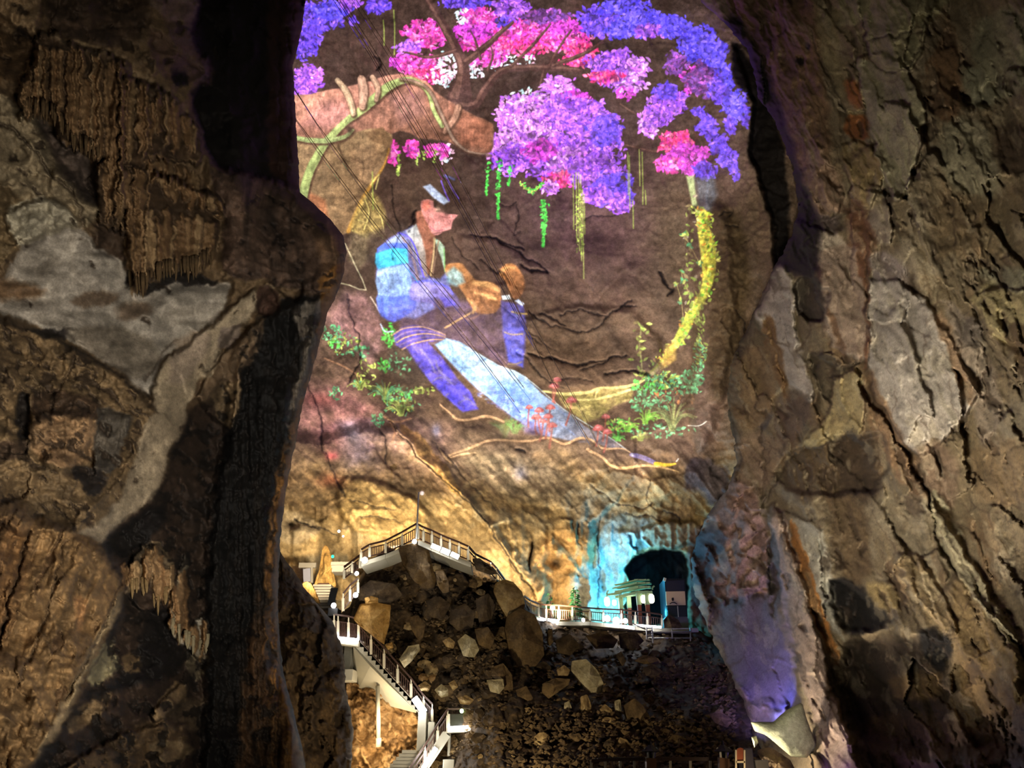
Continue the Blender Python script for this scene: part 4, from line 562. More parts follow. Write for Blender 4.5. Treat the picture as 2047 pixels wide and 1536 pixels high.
def paint_back():
    C = Canvas(470, -90, 1650, 1300, 1.6, 3, 8, 24, 35); H = Canvas(470, -90, 1650, 1300, 1.6, 1, 8, 24, 35)
    U, V = C.U, C.V
    C.a[:] = (142, 118, 96)
    n = fbm(U / 70, V / 70, 36, 5, .6); C.a *= (1 + .2 * n + .14 * fbm(U / 16, V / 16, 37, 4, .6))[..., None]
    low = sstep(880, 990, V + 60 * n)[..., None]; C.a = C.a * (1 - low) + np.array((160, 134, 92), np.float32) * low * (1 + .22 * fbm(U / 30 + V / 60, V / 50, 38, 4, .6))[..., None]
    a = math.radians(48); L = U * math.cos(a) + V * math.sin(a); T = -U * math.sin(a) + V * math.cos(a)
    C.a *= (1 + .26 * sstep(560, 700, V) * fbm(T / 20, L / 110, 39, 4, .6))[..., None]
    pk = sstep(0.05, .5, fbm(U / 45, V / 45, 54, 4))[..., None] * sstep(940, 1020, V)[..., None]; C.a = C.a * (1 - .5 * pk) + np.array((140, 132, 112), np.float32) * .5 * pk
    for p, c, f in (([(680, 970), (720, 955), (790, 985), (835, 1000), (850, 1060), (790, 1080), (700, 1060), (678, 1020)], (176, 146, 94), 10), ([(795, 850), (830, 860), (870, 910), (920, 975), (915, 992), (880, 960), (830, 900)], (168, 132, 72), 5), ([(930, 900), (1100, 930), (1200, 1000), (1240, 1050), (1180, 1080), (1120, 1010), (1020, 1000), (960, 960)], (142, 126, 102), 24), ([(1380, 920), (1450, 935), (1450, 1000), (1400, 1010), (1370, 980)], (84, 74, 78), 8),
                    ([(1080, 1080), (1160, 1060), (1190, 1200), (1100, 1220), (1060, 1190)], (168, 130, 80), 16), ([(1150, 1140), (1196, 1130), (1200, 1215), (1150, 1215)], (172, 166, 144), 8), ([(1200, 1060), (1260, 1030), (1330, 1060), (1310, 1090), (1250, 1120), (1240, 1220), (1196, 1220)], (160, 170, 160), 6), ([(1290, 1060), (1370, 1040), (1400, 1080), (1370, 1100), (1300, 1092)], (130, 116, 88), 6), ([(1385, 1060), (1440, 1070), (1450, 1220), (1400, 1240), (1375, 1160)], (104, 80, 72), 8),
                    ([(560, 950), (660, 940), (690, 1000), (640, 1040), (560, 1010)], (104, 84, 58), 14), ([(560, 1030), (600, 1030), (640, 1060), (600, 1090), (560, 1080)], (170, 150, 118), 8), ([(740, 900), (830, 930), (900, 990), (800, 985), (730, 950)], (96, 78, 58), 18), ([(1300, 1000), (1400, 980), (1420, 1040), (1330, 1050)], (130, 108, 70), 12), ([(1400, 430), (1470, 420), (1500, 560), (1460, 760), (1420, 800), (1410, 600)], (110, 90, 62), 18), ([(1462, 80), (1500, 120), (1570, 300), (1575, 530), (1548, 540), (1545, 440), (1513, 352), (1494, 300), (1504, 205), (1468, 160)], VB, 8)):  # last patch paints the shade of the cleft
        C.fill(p, c, f, .85, 2, None, .22, 55, 9)
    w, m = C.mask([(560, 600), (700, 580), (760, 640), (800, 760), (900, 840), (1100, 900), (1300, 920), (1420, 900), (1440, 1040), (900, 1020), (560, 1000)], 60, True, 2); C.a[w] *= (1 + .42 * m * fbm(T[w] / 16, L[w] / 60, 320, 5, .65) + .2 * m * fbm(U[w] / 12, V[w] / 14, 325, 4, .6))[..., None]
    K = (24, 20, 22)
    CR = [([(1052, 622), (1076, 640), (1104, 652), (1150, 660), (1176, 664), (1196, 652), (1230, 622), (1266, 602)], 3), ([(1084, 630), (1106, 640), (1130, 650)], 4), ([(1122, 630), (1160, 622), (1190, 630), (1214, 634)], 2.5), ([(1248, 614), (1274, 610)], 3), ([(986, 480), (1020, 488), (1050, 500), (1036, 494)], 4), ([(940, 470), (980, 478), (1010, 490), (1050, 512), (1095, 548)], 3.5), ([(1040, 530), (1070, 545), (1096, 548)], 5), ([(960, 520), (990, 540), (1010, 552), (1020, 570)], 3), ([(905, 470), (925, 510), (960, 540)], 1.6), ([(1055, 710), (1100, 718), (1150, 730), (1200, 724), (1250, 708)], 4), ([(1160, 740), (1200, 732), (1225, 716)], 3), ([(1030, 700), (1060, 730), (1090, 760), (1130, 778)], 2.5), ([(1060, 660), (1090, 690), (1110, 700)], 1.6), ([(1210, 750), (1260, 742), (1300, 752)], 5), ([(1100, 760), (1150, 756), (1190, 768)], 1.8), ([(1000, 610), (1030, 640), (1050, 660), (1080, 690)], 1.8), ([(1320, 540), (1330, 570), (1345, 580), (1335, 590)], 5), ([(1470, 620), (1488, 660), (1470, 720)], 2), ([(1440, 430), (1466, 424), (1460, 436)], 3), ([(1450, 450), (1476, 452)], 3), ([(1170, 440), (1190, 430), (1230, 428)], 1.8), ([(1075, 300), (1090, 360), (1120, 388)], 1.2), ([(1033, 410), (1032, 440), (1024, 470), (1036, 460)], 1.4), ([(1000, 408), (1020, 412), (1032, 404)], 1.8), ([(780, 370), (788, 420), (796, 470), (782, 520)], 2), ([(830, 420), (826, 440), (820, 462)], 2.5), ([(750, 110), (762, 124), (756, 140)], 4), ([(800, 872), (850, 930), (920, 990), (960, 1030), (1000, 1090), (1040, 1150), (1062, 1180)], 3), ([(860, 880), (900, 920), (950, 980), (990, 1020)], 1.6), ([(1058, 1085), (1062, 1110), (1060, 1140)], 4), ([(1160, 1050), (1154, 1080), (1166, 1100)], 1.6), ([(1200, 1030), (1196, 1100), (1200, 1160), (1196, 1210)], 2), ([(1260, 1070), (1262, 1090), (1276, 1096)], 5), ([(1250, 1030), (1300, 1036), (1330, 1050)], 2), ([(1325, 1025), (1350, 1030), (1362, 1045)], 3), ([(1030, 896), (1050, 902)], 5), ([(1180, 970), (1210, 990), (1240, 1010), (1290, 1020), (1305, 1005)], 2), ([(1300, 960), (1296, 1000), (1310, 1020)], 1.6), ([(690, 590), (720, 700), (700, 760)], 3), ([(610, 760), (640, 830), (645, 900), (690, 990)], 3), ([(760, 860), (772, 880), (770, 930)], 3), ([(590, 1040), (640, 1058), (670, 1068)], 3), ([(700, 1000), (740, 1010), (790, 1020)], 1.6), ([(720, 1036), (760, 1032), (800, 1048)], 2)]
    for p, wd in CR: C.line(p, K, wd * .9, 2.5, .9)
    C.a *= (1 + .13 * fbm(U / 5, V / 5, 56, 3))[..., None]
    f, e = cells(H.WU / 70, H.WV / 80, 57, .9); f2, e2 = cells(H.WU / 24, H.WV / 26, 58, .9)
    up = 1 - .6 * (1 - sstep(840, 960, V)) * (1 - sstep(1380, 1450, U))
    h = 1.3 * fbm(U / 150, V / 150, 59, 5, .5) + (.5 * f + .2 * f2) * up + .3 * up * ridged(U / 40, V / 40, 60, 4, .55) + .06 * fbm(U / 9, V / 9, 63, 4, .6) + .45 * sstep(860, 960, V) * ridged(T / 38, L / 200, 64, 4, .6) + .45 * sstep(980, 1060, V) * ridged(U / 24, V / 150, 65, 3, .6)
    H.a[:] = h
    add(H, [(800, 860), (1000, 1080), (1080, 1240), (480, 1300), (470, 900), (640, 880)], 2.2, 26); add(H, [(680, 970), (720, 955), (835, 1000), (850, 1060), (700, 1060)], .9, 14); add(H, [(560, 1020), (700, 1040), (690, 1150), (560, 1130)], -.8, 20)
    add(H, [(1030, 500), (1230, 480), (1290, 600), (1200, 660), (1090, 640)], .6, 50); add(H, [(1050, 640), (1260, 620), (1320, 740), (1100, 780)], .7, 16); add(H, [(920, 470), (1100, 550), (1040, 680), (960, 600)], .4, 14)
    add(H, [(1190, 1040), (1260, 1020), (1250, 1130), (1240, 1240), (1190, 1240)], -1.0, 10); add(H, [(1380, 430), (1450, 420), (1470, 620), (1440, 800), (1400, 900), (1380, 800), (1400, 620)], 1.6, 26); add(H, [(1466, 90), (1520, 120), (1590, 300), (1590, 540), (1548, 530), (1545, 440), (1516, 352), (1500, 300), (1508, 205)], -4, 12)
    add(H, [(1100, 1050), (1140, 1040), (1160, 1110), (1110, 1120)], .6, 10); add(H, [(1285, 1058), (1380, 1040), (1400, 1085), (1300, 1096)], 1.2, 8); add(H, [(1240, 1066), (1270, 1062), (1278, 1110), (1255, 1115)], .8, 5)
    CAVE = [(1246, 1138), (1258, 1120), (1300, 1103), (1340, 1099), (1370, 1110), (1372, 1140), (1368, 1240), (1255, 1240), (1262, 1185), (1256, 1160)]
    add(H, CAVE, -9.0, 5); C.fill(CAVE, (26, 28, 30), 4, .95, 2); C.blob(1290, 1140, 12, 14, (70, 76, 76), .6)  # cave interior filled near-black, its shade painted in
    for x, y, a, b, d in ((1062, 1106, 6, 24, -1.2), (1110, 1128, 14, 12, -1.2), (1088, 1096, 13, 18, .9), (1108, 1104, 12, 14, .8), (1140, 1160, 14, 30, .7), (1085, 1150, 8, 40, .6), (1170, 1090, 16, 30, .8), (606, 1060, 16, 14, .8), (580, 1048, 10, 8, -1.0), (1236, 1150, 10, 20, .5)):
        P = np.array([(x - 2 * a, y - 2 * b), (x + 2 * a, y + 2 * b)]); w = H.win(P, 2); g = np.exp(-((H.WU[w] - x) / a) ** 2 - ((H.WV[w] - y) / b) ** 2); H.a[w] += (d * g).astype(np.float32)
        if d < 0: C.blob(x, y, a * .8, b * .8, (60, 48, 36), .8)  # hollows get a dark centre as painted shade
    ledge(H, [(800, 868), (850, 930), (920, 990), (1000, 1090), (1062, 1180)], 1.5, 70, -1)
    for p, wd in CR: groove(H, p, .12 + .09 * wd, wd, 4)
    return C, H
# ---------------------------------------------------------------- scene basics
SC = bpy.context.scene; COLL = SC.collection
def tag(o, label=None, cat=None, group=None, kind=None):
    if label: o['label'] = label
    if cat: o['category'] = cat
    if group: o['group'] = group
    if kind: o['kind'] = kind
    return o
def new_image(name, arr):
    """arr (rows top to bottom, rgb linear) kept in memory only"""
    hgt, wid = arr.shape[:2]
    im = bpy.data.images.new(name, wid, hgt, float_buffer=True); im.colorspace_settings.name = 'Non-Color'
    px = np.ones((hgt, wid, 4), np.float32); px[..., :3] = arr[::-1]
    im.pixels.foreach_set(px.ravel()); im.update(); im.pack(); return im
class NT:
    def __init__(s, tree): s.t = tree; tree.nodes.clear()
    def n(s, typ, **kw):
        nd = s.t.nodes.new(typ)
        for k, v in kw.items():
            if k == 'inp':
                for a, b in v.items(): nd.inputs[a].default_value = b
            else: setattr(nd, k, v)
        return nd
    def l(s, a, b): s.t.links.new(a, b)
def mat_base(name):
    m = bpy.data.materials.new(name); m.use_nodes = True; t = NT(m.node_tree)
    b = t.n('ShaderNodeBsdfPrincipled'); o = t.n('ShaderNodeOutputMaterial'); t.l(b.outputs[0], o.inputs[0]); return m, t, b
def rock_sheet_mat(name, im, bump=.35, sc=1.6):
    m, t, b = mat_base(name)
    uv = t.n('ShaderNodeUVMap'); ti = t.n('ShaderNodeTexImage', image=im, interpolation='Cubic', extension='EXTEND'); t.l(uv.outputs[0], ti.inputs[0])
    tc = t.n('ShaderNodeTexCoord'); n1 = t.n('ShaderNodeTexNoise', inp={'Scale': sc, 'Detail': 8.0, 'Roughness': .68}); n2 = t.n('ShaderNodeTexNoise', inp={'Scale': sc * 5, 'Detail': 5.0, 'Roughness': .7})
    t.l(tc.outputs['Object'], n1.inputs['Vector']); t.l(tc.outputs['Object'], n2.inputs['Vector'])
    mr = t.n('ShaderNodeMapRange', inp={1: .3, 2: .7, 3: .72, 4: 1.26}); t.l(n2.outputs[0], mr.inputs[0])
    mx = t.n('ShaderNodeMix', data_type='RGBA', blend_type='MULTIPLY', inp={0: 1.0}); t.l(ti.outputs[0], mx.inputs[6]); t.l(mr.outputs[0], mx.inputs[7]); t.l(mx.outputs[2], b.inputs['Base Color'])
    ad = t.n('ShaderNodeMath', operation='MULTIPLY_ADD', inp={1: .3}); t.l(n2.outputs[0], ad.inputs[0]); t.l(n1.outputs[0], ad.inputs[2])
    bp = t.n('ShaderNodeBump', inp={'Strength': bump, 'Distance': .5}); t.l(ad.outputs[0], bp.inputs['Height']); t.l(bp.outputs[0], b.inputs['Normal'])
    b.inputs['Roughness'].default_value = .78; b.inputs['Specular IOR Level'].default_value = .25
    return m
def grid_mesh(name, X, UVa=None, mat=None, smooth=True):
    nv, nu = X.shape[:2]; me = bpy.data.meshes.new(name)
    me.vertices.add(nv * nu); me.vertices.foreach_set('co', X.reshape(-1).astype(np.float32))
    idx = np.arange(nv * nu).reshape(nv, nu); q = np.stack([idx[:-1, :-1], idx[1:, :-1], idx[1:, 1:], idx[:-1, 1:]], -1).reshape(-1, 4)
    me.loops.add(q.size); me.loops.foreach_set('vertex_index', q.ravel().astype(np.int32)); me.polygons.add(len(q))
    me.polygons.foreach_set('loop_start', np.arange(0, q.size, 4, dtype=np.int32)); me.polygons.foreach_set('loop_total', np.full(len(q), 4, np.int32))
    if UVa is not None:
        lay = me.uv_layers.new(name='UVMap'); lay.data.foreach_set('uv', UVa.reshape(-1, 2)[q.ravel()].astype(np.float32).ravel())
    me.update(calc_edges=True); me.polygons.foreach_set('use_smooth', np.full(len(q), smooth))
    o = bpy.data.objects.new(name, me); COLL.objects.link(o)
    if mat: me.materials.append(mat)
    return o
def samp(C, A, U, V):
    x = np.clip((U - C.u0) / C.step, 0, C.nu - 1.001); y = np.clip((V - C.v0) / C.step, 0, C.nv - 1.001)
    i = x.astype(int); j = y.astype(int); fx = x - i; fy = y - j
    return A[j, i] * (1 - fx) * (1 - fy) + A[j, i + 1] * fx * (1 - fy) + A[j + 1, i] * (1 - fx) * fy + A[j + 1, i + 1] * fx * fy
def edge(pts, v):
    p = np.asarray(pts, float); return np.interp(v, p[:, 1], p[:, 0])
def sheet(name, C, H, L, Rr, v0, v1, step, Yf, curlL=None, curlR=None, mat=None, jag=2.5, top=None):
    """a rock wall as a surface in the world: distance Yf plus relief, rolling away at its free edges"""
    vs = np.arange(v0, v1 + step, step); uL = edge(L, vs) + jag * fbm(vs / 14, vs * 0, 81, 4, .6); uR = edge(Rr, vs) + jag * fbm(vs / 14, vs * 0 + 5, 82, 4, .6)
    n = int(np.mean(uR - uL) / step) + 2; s = np.linspace(0, 1, n)[None]; U = uL[:, None] + (uR - uL)[:, None] * s; V = np.repeat(vs[:, None], n, 1)
    h = samp(C, H.a, U, V); Y = Yf(U, V)
    def roll(e, w, r):
        q = 1 - np.clip(e / w, 0, 1); return r * (1 - np.sqrt(np.clip(1 - q * q, 0, 1)))
    D = Y - h; cu = 0
    if curlL: D = D + roll(U - uL[:, None], *curlL)
    if curlR: D = D + roll(uR[:, None] - U, *curlR)
    cols_U, cols_V, cols_D = [U], [V], [D]
    if curlR:
        for k in (1, 2, 3, 4): cols_U.append(U[:, -1:] - 9 * k); cols_V.append(V[:, -1:]); cols_D.append(D[:, -1:] + 2.0 * k)
    if curlL:
        for k in (1, 2, 3, 4): cols_U.insert(0, U[:, :1] + 7 * k); cols_V.insert(0, V[:, :1]); cols_D.insert(0, D[:, :1] + 2.0 * k)
    U2, V2, D2 = np.concatenate(cols_U, 1), np.concatenate(cols_V, 1), np.concatenate(cols_D, 1)
    X = at(U2, V2, D2); uv = np.stack([(U2 - C.u0) / (C.step * (C.nu - 1)), 1 - (V2 - C.v0) / (C.step * (C.nv - 1))], -1)
    return grid_mesh(name, X, uv, mat)

# camera
cd = bpy.data.cameras.new('camera'); cam = bpy.data.objects.new('camera', cd); COLL.objects.link(cam)
cd.sensor_width = 36.0; cd.lens = FOC / 2047 * 36.0; cd.clip_end = 500; cam.location = EYE; cam.rotation_euler = (math.pi / 2 + PITCH, 0, 0); SC.camera = cam
SC.view_settings.view_transform = 'Standard'; SC.view_settings.look = 'None'; SC.view_settings.gamma = 1.0; SC.view_settings.use_curve_mapping = False; SC.view_settings.exposure = 2.0
SC.cycles.use_denoising = True; SC.cycles.max_bounces = 4; SC.cycles.diffuse_bounces = 2; SC.cycles.glossy_bounces = 1; SC.cycles.transmission_bounces = 2; SC.cycles.sample_clamp_indirect = 4.0; SC.cycles.caustics_reflective = False; SC.cycles.caustics_refractive = False
wd = bpy.data.worlds.new('cave_air'); SC.world = wd; wd.use_nodes = True; wd.node_tree.nodes['Background'].inputs[0].default_value = (1.0, .84, .66, 1); wd.node_tree.nodes['Background'].inputs[1].default_value = .012

# ---------------------------------------------------------------- walls
YL = lambda U, V: table([-80, 150, 300, 450, 560, 720], [-70, 300, 600, 900, 1200, 1620], [[15, 17, 19, 24, 27, 27], [15, 17, 19, 22, 24.5, 25], [15.5, 17.5, 19.5, 21, 22, 22.5], [14.5, 16.5, 19, 23, 23, 23], [13, 15, 18, 22.5, 22.5, 23], [11.5, 13.5, 17, 21, 22, 23]], U, V)
YR = lambda U, V: table([1350, 1500, 1650, 1850, 2120], [-70, 300, 768, 1100, 1620], [[53, 46, 38, 31, 24], [56, 49, 39, 31, 24], [58, 50, 39, 30, 23], [60, 48, 37, 29, 22], [44, 38, 31, 25, 19]], U, V)
YB = lambda U, V: table([470, 800, 1100, 1350, 1570], [-90, 300, 700, 950, 1100, 1300], [[56, 58, 58, 57, 52], [64, 66, 66, 63, 57], [67, 69, 70, 66, 59], [62, 65, 67, 65, 60], [58, 62, 64, 65, 61], [57, 60, 63, 65, 62]], U, V)
E_LEFT = [(608, -90), (610, 0), (606, 40), (597, 88), (585, 130), (589, 180), (593, 260), (598, 340), (600, 385), (632, 412), (662, 440), (686, 470), (692, 505), (687, 545), (672, 592), (655, 626), (643, 670), (632, 712), (619, 760), (606, 802), (597, 850), (588, 900), (578, 950), (569, 1000), (565, 1040), (560, 1080), (557, 1140), (556, 1240), (560, 1300), (572, 1370), (592, 1440), (612, 1540), (622, 1640)]
E_RIGHT = [(1384, -90), (1400, 0), (1462, 60), (1494, 100), (1508, 150), (1520, 205), (1548, 240), (1572, 300), (1588, 350), (1596, 410), (1588, 460), (1556, 520), (1524, 590), (1500, 640), (1464, 720), (1453, 800), (1462, 860), (1472, 915), (1462, 965), (1428, 1010), (1404, 1050), (1386, 1105), (1382, 1140), (1392, 1190), (1404, 1230), (1418, 1262), (1440, 1310), (1466, 1360), (1486, 1405), (1500, 1460), (1512, 1540), (1520, 1640)]
Cl, Hl = paint_left(); Cr, Hr = paint_right(); Cb, Hb = paint_back()
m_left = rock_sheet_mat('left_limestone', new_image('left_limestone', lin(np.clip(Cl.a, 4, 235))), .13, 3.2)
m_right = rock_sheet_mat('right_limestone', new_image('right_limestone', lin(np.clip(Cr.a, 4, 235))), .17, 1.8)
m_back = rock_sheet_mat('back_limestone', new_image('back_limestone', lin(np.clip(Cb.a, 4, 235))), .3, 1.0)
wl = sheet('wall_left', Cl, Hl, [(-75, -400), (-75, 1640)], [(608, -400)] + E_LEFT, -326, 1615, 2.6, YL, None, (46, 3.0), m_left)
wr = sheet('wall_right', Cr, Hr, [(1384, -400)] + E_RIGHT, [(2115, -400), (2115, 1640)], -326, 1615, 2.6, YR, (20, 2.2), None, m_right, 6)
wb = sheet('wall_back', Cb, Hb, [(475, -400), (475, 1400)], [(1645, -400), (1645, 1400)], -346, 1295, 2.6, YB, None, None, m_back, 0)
tag(wl, 'dark brown and white left cave wall with fluted stalactite curtains and a black column', kind='structure')
tag(wr, 'tall right cave wall of slanting grey and tan limestone plates', kind='structure')
tag(wb, 'back cave wall carrying a projected picture of a seated musician under a purple tree', kind='structure')

# ---------------------------------------------------------------- lamps
def aim(o, tgt):
    o.rotation_euler = (Vector(tgt) - o.location).to_track_quat('-Z', 'Y').to_euler()
def lamp(name, typ, loc, W, col, tgt=None, size=.3, spot=60, blend=.6):
    d = bpy.data.lights.new(name, typ); d.energy = W; d.color = col; o = bpy.data.objects.new(name, d); COLL.objects.link(o); o.location = loc
    if typ == 'AREA': d.size = size
    else: d.shadow_soft_size = size
    if typ == 'SPOT': d.spot_size = math.radians(spot); d.spot_blend = blend
    if tgt is not None: aim(o, tgt)
    return o
def projector():
    Cm, fade = paint_mural()
    P = np.array([3.5, 14.0, 1.2]); tg = at(1000, 470, 66.0); z = (tg - P) / np.linalg.norm(tg - P); x = np.cross(z, [0, 0, 1]); x /= np.linalg.norm(x); y = np.cross(x, z)
    def st(u, v):
        q = at(u, v, YB(u, v)) - P; f = q @ z; return (q @ x) / f, (q @ y) / f, (q * q).sum(-1)
    u = Cm.U[::8, ::8].ravel(); v = Cm.V[::8, ::8].ravel(); s, t, _ = st(u, v)
    A = np.linalg.lstsq(np.stack([s, t, np.ones_like(s)], 1), np.stack([u, v], 1), rcond=None)[0]
    S0, S1, T0, T1 = s.min(), s.max(), t.min(), t.max(); half = max(abs(S0), abs(S1), abs(T0), abs(T1)); N = 1500
    gs, gt = np.meshgrid(np.linspace(-half, half, N), np.linspace(half, -half, N))
    u = gs * A[0, 0] + gt * A[1, 0] + A[2, 0]; v = gs * A[0, 1] + gt * A[1, 1] + A[2, 1]
    for _ in range(9):
        s, t, d2 = st(u, v); ds, dt = gs - s, gt - t
        u = u + ds * A[0, 0] + dt * A[1, 0]; v = v + ds * A[0, 1] + dt * A[1, 1]
    ok = (u >= Cm.u0) & (u <= Cm.u0 + Cm.nu - 2) & (v >= Cm.v0) & (v <= Cm.v0 + Cm.nv - 2)
    img = lin(np.clip(Cm.a, 0, 255)) * fade[..., None] ** 1.5
    out = samp3(Cm, img, np.clip(u, Cm.u0, 1560), np.clip(v, Cm.v0, 1010)) * ok[..., None] * (d2 / 3600.0)[..., None]
    wall = np.array([.30, .20, .13]); out = out / (wall / wall.mean())
    im = new_image('projector_slide', out)
    o = lamp('projector', 'SPOT', P, PROJ_W, (1, 1, 1), None, 0.0, 100, .0)
    R = Matrix((x, y, -z)).transposed(); o.rotation_euler = R.to_euler()
    d = o.data; d.use_nodes = True; tr = NT(d.node_tree)
    tc = tr.n('ShaderNodeTexCoord'); sp = tr.n('ShaderNodeSeparateXYZ'); tr.l(tc.outputs['Normal'], sp.inputs[0])
    ab = tr.n('ShaderNodeMath', operation='ABSOLUTE'); tr.l(sp.outputs[2], ab.inputs[0])
    cb = tr.n('ShaderNodeCombineXYZ')
    for k in (0, 1):
        dv = tr.n('ShaderNodeMath', operation='DIVIDE'); tr.l(sp.outputs[k], dv.inputs[0]); tr.l(ab.outputs[0], dv.inputs[1])
        ma = tr.n('ShaderNodeMath', operation='MULTIPLY_ADD', inp={1: SGN[k] * .5 / half, 2: .5}); tr.l(dv.outputs[0], ma.inputs[0]); tr.l(ma.outputs[0], cb.inputs[k])
    ti = tr.n('ShaderNodeTexImage', image=im, interpolation='Linear', extension='CLIP'); tr.l(cb.outputs[0], ti.inputs[0])
    em = tr.n('ShaderNodeEmission', inp={1: 1.0}); ou = tr.n('ShaderNodeOutputLight'); tr.l(ti.outputs[0], em.inputs[0]); tr.l(em.outputs[0], ou.inputs[0])
def samp3(C, A, U, V): return np.stack([samp(C, A[..., k], U, V) for k in range(3)], -1)
PROJ_W = 420000.0; SGN = (1.0, 1.0)
projector()
# ---------------------------------------------------------------- materials for built things
def simple_mat(name, col, rough=.6, metal=0.0, mott=.25, sc=6.0, bump=.1, spec=.4):
    m, t, b = mat_base(name); c = lin(np.array(col, float))
    tc = t.n('ShaderNodeTexCoord'); n = t.n('ShaderNodeTexNoise', inp={'Scale': sc, 'Detail': 6.0, 'Roughness': .65}); t.l(tc.outputs['Object'], n.inputs['Vector'])
    r = t.n('ShaderNodeMix', data_type='RGBA', inp={6: (*(c * (1 - mott)), 1), 7: (*np.clip(c * (1 + mott), 0, 1), 1)}); t.l(n.outputs[0], r.inputs[0]); t.l(r.outputs[2], b.inputs['Base Color'])
    bp = t.n('ShaderNodeBump', inp={'Strength': bump, 'Distance': .05}); t.l(n.outputs[0], bp.inputs['Height']); t.l(bp.outputs[0], b.inputs['Normal'])
    b.inputs['Roughness'].default_value = rough; b.inputs['Metallic'].default_value = metal; b.inputs['Specular IOR Level'].default_value = spec
    return m
def glow_mat(name, col, s):
    m = bpy.data.materials.new(name); m.use_nodes = True; t = NT(m.node_tree)
    e = t.n('ShaderNodeEmission', inp={0: (*lin(np.array(col, float)), 1), 1: s}); o = t.n('ShaderNodeOutputMaterial'); t.l(e.outputs[0], o.inputs[0]); m.cycles.emission_sampling = 'NONE'; return m
def stone_mat(name, a, b_, c_):
    m, t, b = mat_base(name)
    tc = t.n('ShaderNodeTexCoord'); n = t.n('ShaderNodeTexNoise', inp={'Scale': 1.1, 'Detail': 9.0, 'Roughness': .7}); n2 = t.n('ShaderNodeTexNoise', inp={'Scale': 7.0, 'Detail': 6.0, 'Roughness': .75})
    t.l(tc.outputs['Object'], n.inputs['Vector']); t.l(tc.outputs['Object'], n2.inputs['Vector'])
    r = t.n('ShaderNodeValToRGB'); e = r.color_ramp.elements; e[0].position = .34; e[1].position = .66; e[0].color = (*lin(np.array(a, float)), 1); e[1].color = (*lin(np.array(c_, float)), 1); k = e.new(.5); k.color = (*lin(np.array(b_, float)), 1)
    t.l(n.outputs[0], r.inputs[0]); mr = t.n('ShaderNodeMapRange', inp={1: .3, 2: .7, 3: .7, 4: 1.25}); t.l(n2.outputs[0], mr.inputs[0])
    mx = t.n('ShaderNodeMix', data_type='RGBA', blend_type='MULTIPLY', inp={0: 1.0}); t.l(r.outputs[0], mx.inputs[6]); t.l(mr.outputs[0], mx.inputs[7]); t.l(mx.outputs[2], b.inputs['Base Color'])
    bp = t.n('ShaderNodeBump', inp={'Strength': .5, 'Distance': .25}); t.l(n2.outputs[0], bp.inputs['Height']); t.l(bp.outputs[0], b.inputs['Normal']); b.inputs['Roughness'].default_value = .85; b.inputs['Specular IOR Level'].default_value = .2
    return m
STONE = {'tan': stone_mat('tan_stone', (92, 74, 48), (138, 114, 76), (164, 142, 100)), 'pale': stone_mat('pale_stone', (110, 98, 74), (150, 138, 108), (176, 164, 134)), 'brown': stone_mat('brown_stone', (58, 45, 30), (88, 70, 46), (116, 94, 62)), 'dark': stone_mat('dark_stone', (40, 32, 24), (66, 53, 38), (92, 76, 54)), 'gold': stone_mat('golden_stone', (110, 82, 44), (164, 126, 68), (184, 150, 92)), 'green': stone_mat('greenish_stone', (120, 120, 92), (156, 156, 122), (176, 174, 140)), 'earth': stone_mat('dark_earth', (40, 31, 21), (64, 50, 33), (92, 72, 46)), 'warm': stone_mat('warm_rubble', (96, 70, 42), (146, 112, 70), (180, 150, 108))}

# ---------------------------------------------------------------- the boulder slope and the spur under the black column
CREST = [(520, 1262), (640, 1240), (672, 1236), (700, 1212), (722, 1150), (745, 1118), (775, 1092), (830, 1086), (870, 1098), (930, 1124), (960, 1138), (1000, 1162), (1020, 1170), (1045, 1196), (1075, 1240), (1120, 1245), (1200, 1252), (1260, 1252), (1330, 1262), (1400, 1262), (1440, 1300), (1580, 1330)]
YG = lambda U, V: table([520, 690, 850, 1000, 1150, 1350, 1580], [1080, 1250, 1350, 1450, 1630], [[53, 51.5, 49.5, 52.5, 60, 61, 61], [52, 52, 51, 51.5, 59.5, 60, 57], [50, 52.5, 51.5, 48.5, 51, 52, 48], [46, 53, 51.5, 43.5, 43, 43, 41], [40, 50, 47, 35, 33, 32, 31]], U, V)
def ground_sheet():
    us = np.arange(520, 1581, 2.6); top = np.interp(us, *np.array(CREST).T) + 3 * fbm(us / 18, us * 0, 83, 4, .6); n = 190; s = np.linspace(0, 1, n)[:, None] ** 1.15
    V = top[None] + (1625 - top)[None] * s; U = np.repeat(us[None], n, 0)
    C = Canvas(500, 1060, 1600, 1640, 2.0, 1, 7, 18, 85); u, v = C.WU, C.WV
    f, e = cells(u / 46, v / 40, 86, 1.0); f2, e2 = cells(u / 18, v / 15, 87, 1.0); f3, e3 = cells(u / 7, v / 6, 88, 1.0)
    C.a[:] = .8 * fbm(u / 90, v / 90, 89, 4) + .8 * f + .5 * f2 + .22 * f3 - .25 * (1 - sstep(0, .12, e)) - .12 * (1 - sstep(0, .12, e2)) + .06 * fbm(u / 5, v / 5, 84, 3)
    e = V - top[None]; q = 1 - np.clip(e / 16, 0, 1); D = YG(U, V) - samp(C, C.a, U, V) + 1.6 * (1 - np.sqrt(np.clip(1 - q * q, 0, 1)))
    Us, Vs, Ds = [U], [V], [D]
    for k in (1, 2, 3): Us.insert(0, U[:1]); Vs.insert(0, V[:1] + 5 * k); Ds.insert(0, D[:1] + 2.5 * k)
    return grid_mesh('floor', at(np.concatenate(Us), np.concatenate(Vs), np.concatenate(Ds)), None, STONE['earth'])
gs = ground_sheet(); tag(gs, 'dark earthy slope strewn with rubble below the walkways', kind='structure')
